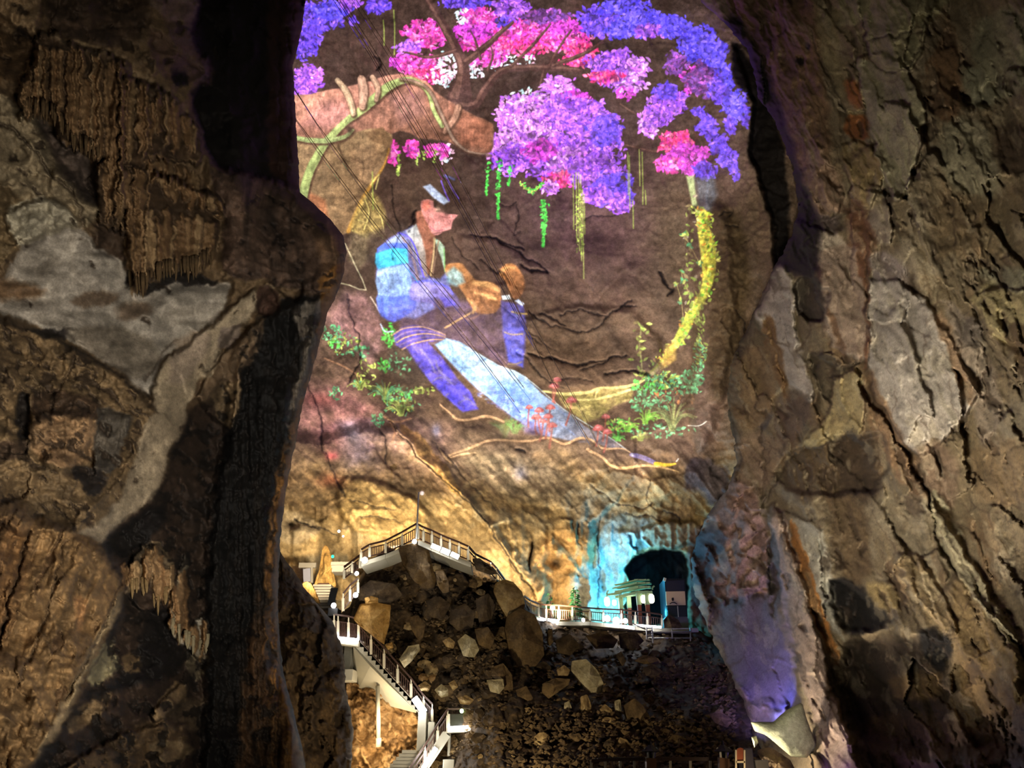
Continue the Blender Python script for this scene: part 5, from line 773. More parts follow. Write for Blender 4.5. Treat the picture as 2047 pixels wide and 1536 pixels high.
def spur_sheet():
    C = Canvas(500, 1080, 760, 1640, 2.0, 1, 7, 18, 95); u, v = C.WU, C.WV; f, e = cells(u / 40, v / 70, 96, 1.0); f2, e2 = cells(u / 14, v / 22, 97, 1.0)
    C.a[:] = 1.4 * fbm(u / 60, v / 90, 98, 5, .6) + .9 * f + .4 * f2 + .5 * ridged(u / 30, v / 90, 99, 4, .6) + .12 * fbm(u / 6, v / 6, 94, 3)
    vs = np.arange(1100, 1622, 2.6); E = [(556, 1100), (578, 1128), (606, 1172), (640, 1215), (664, 1240), (672, 1262), (684, 1296), (690, 1335), (690, 1370), (700, 1420), (708, 1460), (700, 1540), (696, 1640)]
    uR = edge(E, vs) + 3 * fbm(vs / 12, vs * 0, 93, 4, .6); n = 75; U = 515 + (uR - 515)[:, None] * np.linspace(0, 1, n)[None]; V = np.repeat(vs[:, None], n, 1)
    q = 1 - np.clip((uR[:, None] - U) / 34, 0, 1); D = table([515, 600, 710], [1100, 1300, 1640], [[40, 41, 42], [33, 36, 38], [30, 33, 36]], U, V) - samp(C, C.a, U, V) + 2.4 * (1 - np.sqrt(np.clip(1 - q * q, 0, 1)))
    Us, Vs, Ds = [U], [V], [D]
    for k in (1, 2, 3, 4): Us.append(U[:, -1:] - 6 * k); Vs.append(V[:, -1:]); Ds.append(D[:, -1:] + 2.5 * k)
    return grid_mesh('wall_spur', at(np.concatenate(Us, 1), np.concatenate(Vs, 1), np.concatenate(Ds, 1)), None, STONE['earth'])
def under_stairs():
    H = Canvas(660, 1340, 880, 1620, 1.5, 1, 5, 12, 260); u, v = H.WU, H.WV; f, e = cells(u / 26, v / 30, 261, 1.1); f2, e2 = cells(u / 9, v / 9, 262, 1.1); H.a[:] = .9 * fbm(u / 40, v / 40, 263, 4) + .6 * f + .28 * f2 + .2 * ridged(u / 12, v / 16, 264, 4, .6)
    return sheet('wall_rockface', H, H, [(690, 1345), (694, 1400), (690, 1500), (684, 1600)], [(735, 1345), (800, 1400), (850, 1430), (848, 1480), (850, 1600)], 1352, 1600, 2.0, lambda U, V: 51.0 - (V - 1350) * .006 + 0 * U, None, None, STONE['warm'], 2)
tag(under_stairs(), 'rough orange and grey rock face under the long concrete stairs', kind='structure')
tag(spur_sheet(), 'dark rock spur rising behind the foot of the black column', kind='structure')

def outline_rock(name, pts, Y, mat, seed=0, thick=None, nA=48, nR=14, facets=7, rough=.05, smooth=2, soft=False):
    """a boulder with the given outline and a real, faceted body in front of and behind it"""
    R = np.random.RandomState(seed); P = np.asarray(pts, float); c = P.mean(0); P = sm(P, smooth, True)
    P = np.concatenate([P[i] + (P[(i + 1) % len(P)] - P[i]) * np.linspace(0, 1, 10)[:-1, None] for i in range(len(P))])
    ang = np.arctan2(P[:, 1] - c[1], P[:, 0] - c[0]); rad = np.hypot(*(P - c).T); o = np.argsort(ang); ang, rad = ang[o], rad[o]
    A = np.linspace(-math.pi, math.pi, nA, endpoint=False); rr = np.interp(A, np.concatenate([ang - 2 * math.pi, ang, ang + 2 * math.pi]), np.tile(rad, 3))
    D = Y / ray(c[0], c[1])[1]; px = D / FOC; size = rad.mean() * px; T = thick or size * .85
    th = np.linspace(0, math.pi, 2 * nR + 1)[1:-1]; rings = []
    pl = [(R.uniform(-1.0, 1.0), R.uniform(-1.0, 1.0), R.uniform(.36, .8)) for _ in range(0 if soft else facets)]
    for t in th:
        s = math.sin(t) ** .8; x = np.cos(A) * s; y = np.sin(A) * s; z = np.full(nA, math.cos(t) * 1.05)
        if t < math.pi / 2:
            for (a, b, d) in pl: z = np.minimum(z, d - a * x - b * y)
            z = np.maximum(z, -.15)
        w = rough * fbm(np.cos(A) * s * 3 + seed, np.sin(A) * s * 3 + t, 120 + seed % 7, 3, .6) * 2
        U = c[0] + np.cos(A) * s * rr * (1 + .4 * w); V = c[1] + np.sin(A) * s * rr * (1 + .4 * w); rings.append(at(U, V, Y - T * (z + w)))
    X = np.array(rings); me = bpy.data.meshes.new(name); m = len(th); vs = X.reshape(-1, 3).tolist(); vs += [X[0].mean(0).tolist(), X[-1].mean(0).tolist()]
    fs = [(i * nA + j, i * nA + (j + 1) % nA, (i + 1) * nA + (j + 1) % nA, (i + 1) * nA + j) for i in range(m - 1) for j in range(nA)]
    fs += [(m * nA, (j + 1) % nA, j) for j in range(nA)] + [(m * nA + 1, (m - 1) * nA + j, (m - 1) * nA + (j + 1) % nA) for j in range(nA)]
    o3 = at(c[0], c[1], Y); me.from_pydata([tuple(np.array(p) - o3) for p in vs], [], fs); me.update(); me.polygons.foreach_set('use_smooth', np.full(len(fs), soft)); me.materials.append(mat)
    ob = bpy.data.objects.new(name, me); ob.location = o3; COLL.objects.link(ob); return ob
def gy(u, v): return float(YG(np.array(float(u)), np.array(float(v))))
BOULD = [
 ('brown', 46.6, [(795, 1094), (830, 1086), (858, 1102), (864, 1130), (872, 1160), (868, 1178), (846, 1180), (826, 1160), (806, 1132)], 'large rounded brown boulder right below the top corner of the railed platform'),
 ('brown', 47.4, [(870, 1140), (886, 1138), (896, 1160), (898, 1184), (886, 1188), (874, 1170)], 'upright leaf-shaped slab beside the large boulder below the platform'),
 ('dark', 48.2, [(944, 1118), (958, 1116), (985, 1136), (996, 1148), (980, 1150), (952, 1140)], 'flat grey boulder wedged under the right end of the upper platform'),
 ('tan', 50.0, [(990, 1166), (1008, 1158), (1026, 1164), (1044, 1184), (1050, 1210), (1040, 1240), (1012, 1236), (994, 1206), (986, 1184)], 'round boulder with a pale face-like patch on the crest of the pile'),
 ('brown', 49.2, [(1012, 1232), (1040, 1215), (1070, 1230), (1084, 1264), (1088, 1310), (1070, 1334), (1036, 1336), (1016, 1300), (1008, 1260)], 'tall brown boulder standing in the middle of the pile below the crest'),
 ('gold', 47.2, [(706, 1238), (720, 1208), (748, 1204), (782, 1210), (778, 1250), (768, 1290), (740, 1268), (716, 1250)], 'golden wedge-shaped boulder beside the upper landing of the long stairs'),
 ('dark', 48.4, [(712, 1180), (740, 1160), (790, 1168), (806, 1192), (780, 1206), (740, 1204), (716, 1200)], 'dark overhanging slab just above the golden wedge boulder'),
 ('gold', 47.0, [(728, 1196), (742, 1192), (756, 1196), (756, 1206), (730, 1207)], 'small golden block lying on top of the golden wedge boulder'),
 ('brown', 48.0, [(816, 1236), (836, 1230), (850, 1250), (846, 1276), (838, 1284), (824, 1262)], 'brown angular block with a sharp light edge above the long stairs'),
 ('pale', 47.8, [(798, 1318), (816, 1292), (838, 1288), (840, 1300), (824, 1322), (808, 1336)], 'pale slanting slab just above the handrail of the long stairs'),
 ('pale', 47.6, [(914, 1282), (930, 1268), (950, 1280), (958, 1300), (948, 1316), (926, 1312)], 'large pale boulder left of the tall brown boulder'),
 ('tan', 47.6, [(884, 1282), (898, 1274), (910, 1284), (906, 1298), (892, 1294)], 'tan stone directly left of the large pale boulder'),
 ('dark', 49.0, [(900, 1220), (930, 1206), (950, 1226), (944, 1256), (914, 1262), (898, 1246)], 'dark brown boulder high on the pile above the large pale boulder'),
 ('dark', 49.2, [(950, 1200), (976, 1186), (990, 1210), (980, 1250), (958, 1246)], 'dark upright boulder left of the face-like round boulder'),
 ('dark', 48.6, [(850, 1200), (880, 1192), (900, 1210), (886, 1240), (858, 1234)], 'dark boulder below the leaf-shaped slab'),
 ('brown', 48.0, [(948, 1258), (976, 1254), (990, 1276), (980, 1300), (956, 1290)], 'brown boulder tucked beside the left foot of the tall brown boulder'),
 ('pale', 46.8, [(1142, 1322), (1172, 1318), (1194, 1340), (1206, 1366), (1204, 1386), (1180, 1386), (1158, 1364), (1140, 1342)], 'largest pale cracked boulder in the centre of the slope'),
 ('brown', 46.2, [(1084, 1368), (1110, 1356), (1140, 1358), (1136, 1370), (1096, 1398), (1082, 1386)], 'brown wedge-shaped slab left of the largest pale boulder'),
 ('tan', 44.6, [(1160, 1394), (1174, 1388), (1182, 1410), (1182, 1440), (1172, 1442), (1160, 1420)], 'yellowish slab standing on end below the largest pale boulder'),
 ('tan', 44.2, [(1198, 1418), (1210, 1408), (1224, 1420), (1220, 1432), (1204, 1428)], 'tan stone right of the upright yellowish slab'),
 ('tan', 43.6, [(1194, 1438), (1206, 1430), (1218, 1440), (1210, 1452), (1196, 1450)], 'tan stone just below another tan stone and right of the yellowish slab'),
 ('pale', 44.4, [(1228, 1402), (1240, 1398), (1243, 1436), (1230, 1430)], 'narrow pale slab leaning on the big brown boulder low on the slope'),
 ('brown', 43.4, [(1244, 1412), (1268, 1396), (1292, 1418), (1306, 1450), (1298, 1474), (1276, 1478), (1254, 1452)], 'big round brown boulder low on the slope'),
 ('pale', 45.6, [(972, 1360), (1006, 1358), (1008, 1376), (998, 1388), (980, 1384)], 'ribbed pale block at the left foot of the slope'),
 ('brown', 46.4, [(980, 1336), (1006, 1326), (1024, 1350), (1026, 1380), (1008, 1382), (984, 1356)], 'brown boulder leaning behind the ribbed pale block'),
 ('brown', 45.6, [(1030, 1380), (1052, 1372), (1066, 1396), (1056, 1414), (1038, 1404)], 'brown upright stone between the ribbed block and the wedge-shaped slab'),
 ('pale', 44.8, [(1128, 1406), (1138, 1402), (1143, 1416), (1134, 1424), (1127, 1418)], 'small pale cube-like stone left of the upright yellowish slab'),
 ('tan', 46.8, [(1112, 1340), (1128, 1330), (1140, 1340), (1134, 1354), (1116, 1352)], 'tan stone touching the upper left of the largest pale boulder'),
 ('brown', 45.0, [(1284, 1392), (1300, 1386), (1310, 1398), (1306, 1408), (1290, 1404)], 'brown stone right of the narrow pale slab'),
 ('dark', 48.6, [(1284, 1336), (1306, 1328), (1326, 1344), (1310, 1354), (1292, 1352)], 'dark flat stone under the scaffold end of the slope'),
 ('brown', 49.6, [(1266, 1322), (1286, 1310), (1312, 1314), (1320, 1328), (1286, 1328)], 'brown flat stone below the ladder of the scaffold'),
 ('tan', 41.0, [(1222, 1506), (1238, 1474), (1254, 1480), (1266, 1510), (1248, 1518)], 'yellow pyramid-shaped stone just above the bottom railing'),
 ('brown', 41.4, [(1178, 1490), (1196, 1478), (1214, 1500), (1206, 1526), (1184, 1524)], 'brown boulder left of the yellow pyramid-shaped stone'),
 ('brown', 41.6, [(1416, 1428), (1440, 1422), (1466, 1440), (1454, 1456), (1430, 1446)], 'flat brown boulder near the foot of the violet-lit wall'),
 ('brown', 42.0, [(1296, 1470), (1330, 1456), (1362, 1474), (1350, 1506), (1310, 1508)], 'broad reddish brown boulder behind the right lamp post'),
 ('dark', 48.4, [(1230, 1310), (1242, 1302), (1252, 1322), (1244, 1334)], 'dark narrow stone left of the brown flat stone under the ladder'),
 ('dark', 45.6, [(1096, 1430), (1130, 1426), (1146, 1450), (1122, 1466), (1100, 1456)], 'dark boulder left of the foot of the yellowish slab'),
 ('brown', 50.5, [(1094, 1262), (1104, 1256), (1106, 1284), (1098, 1294), (1092, 1280)], 'brown stone right of the tall brown boulder under the walkway'),
 ('dark', 50.6, [(1110, 1280), (1140, 1268), (1160, 1290), (1140, 1312), (1114, 1306)], 'dark boulder right below the left part of the lit walkway'),
 ('brown', 52.0, [(1170, 1272), (1210, 1262), (1236, 1280), (1226, 1296), (1190, 1298)], 'low brown boulder under the middle of the lit walkway'),
 ('dark', 52.0, [(1236, 1268), (1270, 1262), (1288, 1282), (1266, 1302), (1240, 1296)], 'dark boulder left of the scaffold'),
 ('brown', 58.6, [(1326, 1240), (1338, 1228), (1356, 1240), (1364, 1254), (1340, 1262), (1328, 1256)], 'dark brown rock standing at the right end of the walkway railing'),
 ('pale', 46.5, [(868, 1380), (882, 1368), (896, 1378), (896, 1392), (882, 1396)], 'pale stone right of the lower end of the long stairs handrail'),
 ('tan', 46.6, [(896, 1366), (908, 1360), (916, 1374), (906, 1382)], 'small tan stone above the lower landing'),
 ('tan', 46.2, [(914, 1396), (932, 1390), (948, 1400), (938, 1410), (920, 1408)], 'flat tan stone just behind the lower landing'),
 ('tan', 46.6, [(836, 1370), (850, 1362), (862, 1372), (856, 1384), (842, 1382)], 'tan stone behind the middle of the long stairs handrail'),
 ('gold', 46.8, [(770, 1290), (784, 1284), (786, 1296), (776, 1300)], 'small golden stone below the golden wedge boulder'),
 ('green', 30.0, [(1500, 1443), (1545, 1444), (1572, 1420), (1604, 1404), (1612, 1436), (1634, 1496), (1612, 1516), (1580, 1512), (1548, 1484), (1530, 1470), (1508, 1462)], 'pale greenish wing-shaped boulder at the foot of the right wall'),
 ('green', 30.4, [(1502, 1474), (1512, 1472), (1516, 1486), (1508, 1496)], 'small pale stone tucked below the tip of the wing-shaped boulder'),
 ('brown', 30.2, [(1512, 1500), (1540, 1494), (1580, 1520), (1600, 1560), (1540, 1560)], 'mossy brown rock below the wing-shaped boulder'),
 ('dark', 49.5, [(690, 1300), (676, 1330), (690, 1352), (700, 1340)], 'dark stone under the concrete pillar block of the long stairs'),
]
for k, (mt, Y, pts, lab) in enumerate(BOULD):
    big = np.ptp(np.array(pts)[:, 0]) > 30
    wing = 'wing-shaped boulder at' in lab
    o = outline_rock('boulder', pts, Y, STONE[mt], 11 + k, .45 if wing else None, 72 if big else 44, 22 if big else 14, 1 if mt == 'green' else 10, .022, 1, mt == 'green'); tag(o, lab, 'boulder', 'boulders of the slope')
RB = random.Random(5); made = 0
while made < 285:
    u = RB.uniform(700, 1500) if made % 3 else RB.uniform(830, 1010); t = float(np.interp(u, *np.array(CREST).T)); v = RB.uniform(t + 14, 1534)
    if u > 1420 + .4 * (v - 1300): continue
    r = RB.choice([5, 6, 7, 9, 12, 16]) * RB.uniform(.8, 1.3); n = RB.randint(5, 7); a0 = RB.random() * 6.28; sq = RB.uniform(.55, 1.0)
    pts = [(u + r * RB.uniform(.75, 1.2) * math.cos(a0 + 6.283 * i / n), v + sq * r * RB.uniform(.75, 1.2) * math.sin(a0 + 6.283 * i / n)) for i in range(n)]
    under = u < 870 and v > 1330 + .0 * u
    o = outline_rock('rubble_stone', pts, gy(u, v) - .2 - r * .012, STONE[RB.choice(['warm', 'gold', 'warm', 'tan']) if under else RB.choice(['dark', 'brown', 'dark', 'brown', 'tan'])], 300 + made, None, 20, 7, 6, .03, 1)
    tag(o, 'small unremarkable rubble stone lying among the boulders of the slope', 'stone', 'rubble stones on the slope'); made += 1
def gravel():
    R = np.random.RandomState(9); vs, fs = [], []
    T = np.array([(1, 0, -.6), (-.5, .9, -.6), (-.5, -.9, -.6), (0, 0, .9)])
    for _ in range(3000):
        u = R.uniform(690, 1470); t = np.interp(u, *np.array(CREST).T); v = t + 8 + (1545 - t) * R.rand() ** .8; p = at(u, v, gy(u, v) - .45); s = R.uniform(.06, .15); b = len(vs)
        q = (R.rand(6, 3) - .5) * 2; q /= np.linalg.norm(q, axis=1)[:, None]; q = np.array([(1, 0, 0), (-1, 0, 0), (0, 1, 0), (0, -1, 0), (0, 0, 1), (0, 0, -1)]) + .5 * q
        vs += (p + q * s * np.array([1.2, 1, .8])).tolist(); fs += [(b + i, b + j, b + k) for i, j, k in ((0, 2, 4), (2, 1, 4), (1, 3, 4), (3, 0, 4), (2, 0, 5), (1, 2, 5), (3, 1, 5), (0, 3, 5))]
    me = bpy.data.meshes.new('gravel'); me.from_pydata(vs, [], fs); me.materials.append(STONE['brown']); o = bpy.data.objects.new('gravel', me); COLL.objects.link(o); return o
tag(gravel(), 'loose brown gravel scattered over the boulder slope', 'gravel', kind='stuff')
# ---------------------------------------------------------------- built things
class MB:
    def __init__(s): s.v = []; s.f = []
    def add(s, vs, fs): b = len(s.v); s.v += [tuple(map(float, p)) for p in vs]; s.f += [tuple(b + i for i in f) for f in fs]; return s
    def hexa(s, c): return s.add(c, [(0, 3, 2, 1), (4, 5, 6, 7), (0, 1, 5, 4), (1, 2, 6, 5), (2, 3, 7, 6), (3, 0, 4, 7)])
    def box(s, a, b): (x0, y0, z0), (x1, y1, z1) = a, b; return s.hexa([(x0, y0, z0), (x1, y0, z0), (x1, y1, z0), (x0, y1, z0), (x0, y0, z1), (x1, y0, z1), (x1, y1, z1), (x0, y1, z1)])
    def bar(s, p, q, w, h=None):
        h = h or w; p = np.array(p, float); q = np.array(q, float); d = q - p; d /= np.linalg.norm(d) + 1e-9; up = np.array([0, 0, 1.0]) if abs(d[2]) < .95 else np.array([0, 1.0, 0])
        x = np.cross(d, up); x /= np.linalg.norm(x); y = np.cross(x, d); x = x * w / 2; y = y * h / 2
        return s.hexa([p - x - y, p + x - y, p + x + y, p - x + y, q - x - y, q + x - y, q + x + y, q - x + y])
    def tube(s, pts, r, n=8):
        P = [np.array(p, float) for p in pts]; rr = r if isinstance(r, (list, tuple)) else [r] * len(P); vs = []
        for i, p in enumerate(P):
            d = P[min(i + 1, len(P) - 1)] - P[max(i - 1, 0)]; d /= np.linalg.norm(d) + 1e-9; up = np.array([0, 0, 1.0]) if abs(d[2]) < .95 else np.array([0, 1.0, 0]); x = np.cross(d, up); x /= np.linalg.norm(x); y = np.cross(x, d)
            vs += [p + rr[i] * (x * math.cos(6.28318 * k / n) + y * math.sin(6.28318 * k / n)) for k in range(n)]
        m = len(P); fs = [(i * n + k, i * n + (k + 1) % n, (i + 1) * n + (k + 1) % n, (i + 1) * n + k) for i in range(m - 1) for k in range(n)]
        return s.add(vs, fs + [tuple(range(n))[::-1], tuple(range((m - 1) * n, m * n))])
    def lathe(s, c, prof, n=14):
        c = np.array(c, float); vs = [c + np.array([r * math.cos(6.28318 * k / n), r * math.sin(6.28318 * k / n), z]) for r, z in prof for k in range(n)]; m = len(prof)
        return s.add(vs, [(i * n + k, i * n + (k + 1) % n, (i + 1) * n + (k + 1) % n, (i + 1) * n + k) for i in range(m - 1) for k in range(n)] + [tuple(range(n))[::-1], tuple(range((m - 1) * n, m * n))])
    def loft(s, A, B): n = len(A); return s.add(list(A) + list(B), [(i, (i + 1) % n, n + (i + 1) % n, n + i) for i in range(n)] + [tuple(range(n))[::-1], tuple(range(n, 2 * n))])
    def build(s, name, mat, parent=None, bevel=0.0, smooth=False):
        me = bpy.data.meshes.new(name); o = bpy.data.objects.new(name, me); COLL.objects.link(o); off = np.zeros(3)
        if parent is not None: o.parent = parent; off = np.array(parent.get('_at', (0, 0, 0)), float); o['_at'] = tuple(off)
        else: off = np.array([np.mean([p[0] for p in s.v]), np.mean([p[1] for p in s.v]), min(p[2] for p in s.v)]); o.location = off
        me.from_pydata([tuple(np.array(p) - off) for p in s.v], [], s.f); me.update(); bm = bmesh.new(); bm.from_mesh(me); bmesh.ops.recalc_face_normals(bm, faces=bm.faces)
        bm.to_mesh(me); bm.free(); me.materials.append(mat)
        if smooth: me.polygons.foreach_set('use_smooth', np.full(len(me.polygons), True))
        if bevel: md = o.modifiers.new('bevel', 'BEVEL'); md.width = bevel; md.segments = 2; md.limit_method = 'ANGLE'
        return o
def thing(name, label, cat, loc, group=None):
    o = bpy.data.objects.new(name, None); COLL.objects.link(o); o.location = tuple(map(float, loc)); o['_at'] = tuple(map(float, loc)); o.empty_display_size = .2; return tag(o, label, cat, group)
def W(u, v, Y): return at(u, v, Y)
M_RAIL = simple_mat('dark_handrail_paint', (58, 36, 26), .45, 0, .2, 8); M_POST = simple_mat('pale_concrete_post', (196, 186, 160), .7, 0, .15, 9); M_BAL = simple_mat('dark_brown_baluster', (70, 46, 36), .5, 0, .2, 8); M_CONC = simple_mat('grey_concrete', (156, 150, 132), .85, 0, .16, 1.6, .2); M_CONCD = simple_mat('dark_grey_concrete', (86, 84, 74), .85, 0, .2, 2, .2)
M_CONC2 = simple_mat('weathered_concrete', (112, 104, 92), .85, 0, .16, 2, .2); M_STEEL = simple_mat('galvanised_steel', (150, 148, 140), .4, .6, .15, 9); M_BLACK = simple_mat('black_metal', (16, 16, 18), .5, .2, .2, 6); M_CABLE = simple_mat('cable_steel', (70, 60, 56), .5, .3, .1, 20); M_GREENP = simple_mat('pale_green_paint', (150, 176, 128), .6, 0, .15, 6); M_REDP = simple_mat('reddish_brown_paint', (140, 72, 44), .6, 0, .2, 6)
M_BEIGE = simple_mat('beige_signboard', (190, 164, 130), .7, 0, .06, 3); M_PANEL = simple_mat('dark_green_panel', (22, 26, 16), .25, 0, .2, 3); M_PLANT = simple_mat('plant_green', (44, 92, 48), .6, 0, .35, 6); M_WOODL = simple_mat('lamp_timber', (100, 66, 40), .6, 0, .25, 8); M_SLATE = simple_mat('slate_grey_panel', (110, 108, 116), .6, 0, .1, 4)
G_WHITE = glow_mat('white_lamp', (250, 250, 255), 6.0); G_WARM = glow_mat('lantern_glow', (255, 240, 206), 2.2); G_GREEN = glow_mat('green_lamp', (40, 220, 140), 1.2); G_LIME = glow_mat('lime_lamp', (190, 250, 150), 3.0)

def polyres(N, f):
    """point on the node polyline at parameter f (in nodes)"""
    i = min(int(f), len(N) - 2); t = f - i; return [N[i][k] + t * (N[i + 1][k] - N[i][k]) for k in range(4)]
def railing(label, N, per=4, double=False, group=None):
    """N: nodes (u, v of the handrail, v of the foot, forward distance)"""
    b = W(N[0][0], N[0][2], N[0][3]); r = thing('railing', label, 'railing', b, group)
    T = [W(u, vt, Y) for u, vt, vb, Y in N]; B = [W(u, vb, Y) for u, vt, vb, Y in N]; m = MB(); mid = MB(); low = MB()
    for i in range(len(N) - 1):
        m.bar(T[i], T[i + 1], .11, .1); k0, k1 = T[i] + (B[i] - T[i]) * .3, T[i + 1] + (B[i + 1] - T[i + 1]) * .3; mid.bar(k0, k1, .06, .06); low.bar(B[i] + (T[i] - B[i]) * .06, B[i + 1] + (T[i + 1] - B[i + 1]) * .06, .07, .07)
        for k in range(1, per + 1):
            f = k / (per + 1); MB().bar(k0 + (k1 - k0) * f, B[i] + (B[i + 1] - B[i]) * f + np.array([0, 0, .05]), .035).build('baluster', M_BAL, r)
    m.build('handrail', M_RAIL, r); mid.build('middle_rail', M_RAIL, r); low.build('bottom_rail', M_RAIL, r)
    for i in range(len(N)): MB().bar(B[i], B[i] + (T[i] - B[i]) * .72, .15).bar(B[i] + (T[i] - B[i]) * .7, T[i], .07).build('post', M_POST, r)
    return r
railing('railing along the right side of the upper platform above the boulders', [(836, 1048.6, 1078, 47), (846.6, 1054.5, 1083, 47.1), (863.5, 1061, 1091, 47.2), (881.8, 1070, 1098.5, 47.4), (899.4, 1077.3, 1106.5, 47.6), (917.7, 1084.5, 1114, 47.8), (936, 1092.6, 1121, 48)], 5)
railing('railing dropping from the right end of the upper platform behind the boulders', [(936.5, 1092.8, 1121, 48.2), (950, 1108, 1134, 48.8), (981, 1124, 1148, 50), (992, 1136, 1160, 50.6), (1012, 1164, 1186, 52)], 2)
railing('railing climbing to the left side of the upper platform', [(833, 1047, 1078, 47), (804, 1064, 1092, 47), (771, 1081, 1106, 47), (739, 1089, 1114, 47), (722, 1099, 1122, 47)], 6)
railing('short railing of the flight below the bright oval floodlight', [(720, 1110, 1136, 47.4), (704, 1122, 1146, 47.6), (688, 1134, 1158, 47.8)], 3)
railing('short steep railing just above the upper landing of the long stairs', [(716, 1157, 1186, 47.6), (700, 1170, 1203, 47.5), (686, 1187, 1222, 47.4)], 3)
railing('thin railing running down the dark left bank to the landing', [(604, 1176, 1187, 44), (622, 1196, 1207, 44.2), (644, 1222, 1233, 44.5)], 3)
railing('railing along the upper landing and down the long concrete stairs', [(668, 1229, 1272, 48), (676, 1230, 1274.5, 48), (697, 1233, 1277, 48), (717, 1238, 1280, 48), (742, 1268, 1309, 48), (768, 1296, 1337, 48), (795, 1327, 1366, 48), (822, 1357, 1395, 48), (847, 1391, 1425, 48), (864, 1408, 1448, 48)], 6)
railing('nearest railing sloping down from the lower landing out of the bottom edge', [(895, 1419, 1463, 46.5), (875, 1449, 1493, 46.3), (850, 1490, 1532, 46.1), (819, 1536, 1580, 45.8)], 5)
railing('curved railing of the walkway in front of the gate and its lanterns', [(1048, 1192, 1216, 57), (1060.5, 1201, 1226, 57.6), (1077, 1208, 1234, 58.3), (1092, 1210, 1239, 58.5), (1117, 1211, 1241, 58.5), (1144, 1213, 1241, 58.5), (1179, 1216, 1241, 58.5), (1206, 1218, 1244, 58.5), (1242, 1219.5, 1247, 58.5), (1270, 1222.6, 1250, 58.5), (1294, 1225, 1252, 58.5), (1323, 1229, 1254, 58.5)], 6)
railing('dark railing along the bottom edge between two lamp posts', [(1182, 1522, 1602, 26), (1210, 1519, 1602, 26), (1240, 1518.5, 1602, 26), (1268, 1518, 1602, 26), (1300, 1518, 1602, 26), (1340, 1518, 1602, 26), (1380, 1518, 1602, 26), (1420, 1518, 1602, 26), (1452, 1518, 1602, 26)], 2)
# --- platforms, stairs, walkway
def slab(name, label, cat, top, Y0, Y1, th, mat, group=None):
    """deck: front edge along `top` (u, v), running back from Y0 to Y1"""
    m = MB(); F = [W(u, v, Y0 if np.isscalar(Y0) else Y0[i]) for i, (u, v) in enumerate(top)]
    for i in range(len(F) - 1):
        p, q = F[i], F[i + 1]; d = np.array([0, Y1, 0]); z = np.array([0, 0, -th]); m.hexa([p + z, q + z, q + z + d, p + z + d, p, q, q + d, p + d])
    return tag(m.build(name, mat, None, .03), label, cat, group)
slab('platform', 'concrete deck of the upper platform lit by strip lights along its edge', 'platform', [(836, 1079), (863, 1091), (899, 1107), (942, 1124)], [46.95, 47.1, 47.5, 48], 2.6, .35, M_CONC)
slab('platform', 'deck of the flight rising to the left side of the upper platform', 'platform', [(722, 1124), (771, 1108), (804, 1094), (834, 1080)], [47, 47, 47, 47], 2.2, .3, M_CONC)
slab('walkway', 'pale walkway deck in front of the gate with bright lamps on its edge', 'walkway', [(1048, 1218), (1062, 1228), (1078, 1236), (1093, 1241), (1117, 1243), (1179, 1243), (1206, 1246), (1242, 1249), (1270, 1252), (1323, 1256), (1396, 1256)], [57, 57.6, 58.3] + [58.4] * 8, 3.6, .3, M_CONC)
slab('landing', 'pale rounded deck of the lower landing on two concrete pillars', 'landing', [(893, 1455), (905, 1454), (930, 1453), (942, 1450)], [46.4] * 4, 2.4, .3, M_CONC)
slab('landing', 'upper landing deck at the top of the long concrete stairs', 'landing', [(666, 1275), (690, 1278), (718, 1282)], [47.9] * 3, 2.6, .35, M_CONC)
def long_stairs():
    r = thing('staircase', 'long concrete staircase running down from the upper landing', 'stairs', W(846, 1428, 48)); N = 16; m = MB()
    A = [W(712, 1288, 48), W(720, 1284, 48), W(848, 1427, 48), W(864, 1449, 48), W(864, 1460, 48), W(834, 1424, 48), W(712, 1296, 48)]
    B = [p + np.array([0, 2.2, 0]) for p in A]; m.loft(A, B).build('flight_slab', M_CONC, r)
    S = MB(); near = [W(706, 1294, 48.1), W(740, 1332, 48.1), W(780, 1372, 48.1), W(832, 1422, 48.1)]; far = [W(706, 1344, 50.6), W(718, 1376, 50.8), W(770, 1410, 50.6), W(832, 1426, 49.6)]
    S.loft(near + far[::-1], [p + np.array([0, .6, .5]) for p in near + far[::-1]]).build('soffit', M_CONC, r)
    for k in range(N):
        f = k / N; g = (k + 1) / N; u0, v0 = 720 + 126 * f, 1282 + 142 * f; u1, v1 = 720 + 126 * g, 1282 + 142 * g; p = W(u0, v0, 48); q = W(u1, v1, 48); MB().box((p[0], 48.0, q[2] - .1), (q[0] + .02, 50.2, p[2] - .03)).build('step', M_CONC, r)
    return r
long_stairs()
def pier(name, label, u0, v0, u1, v1, Y, dy, mat, cat='pillar'):
    a = W(u0, v1, Y); b = W(u1, v0, Y); return tag(MB().box((min(a[0], b[0]), Y, a[2]), (max(a[0], b[0]), Y + dy, b[2])).build(name, mat, None, .03), label, cat)
pier('pier', 'bright white concrete pier at the lower end of the long stairs', 832, 1424, 853, 1502, 47.2, 1.4, M_CONC, 'pier')
pier('pier', 'stepped white block against the right side of the bright pier', 853.5, 1444, 869, 1502, 47.3, 1.2, M_CONC, 'pier')
pier('pillar', 'dark grey concrete pillar under the upper landing', 684, 1291, 704, 1339, 48.6, 1.0, M_CONCD)
pier('pillar_block', 'pale concrete footing block below the dark grey pillar', 679, 1338, 706, 1361, 48.4, 1.6, M_CONC, 'block')
pier('pillar', 'left concrete pillar under the lower landing', 894, 1466, 901, 1512, 47.0, .5, M_CONC)
pier('pillar', 'right concrete pillar under the lower landing', 925, 1464, 937, 1508, 47.0, .5, M_CONC)
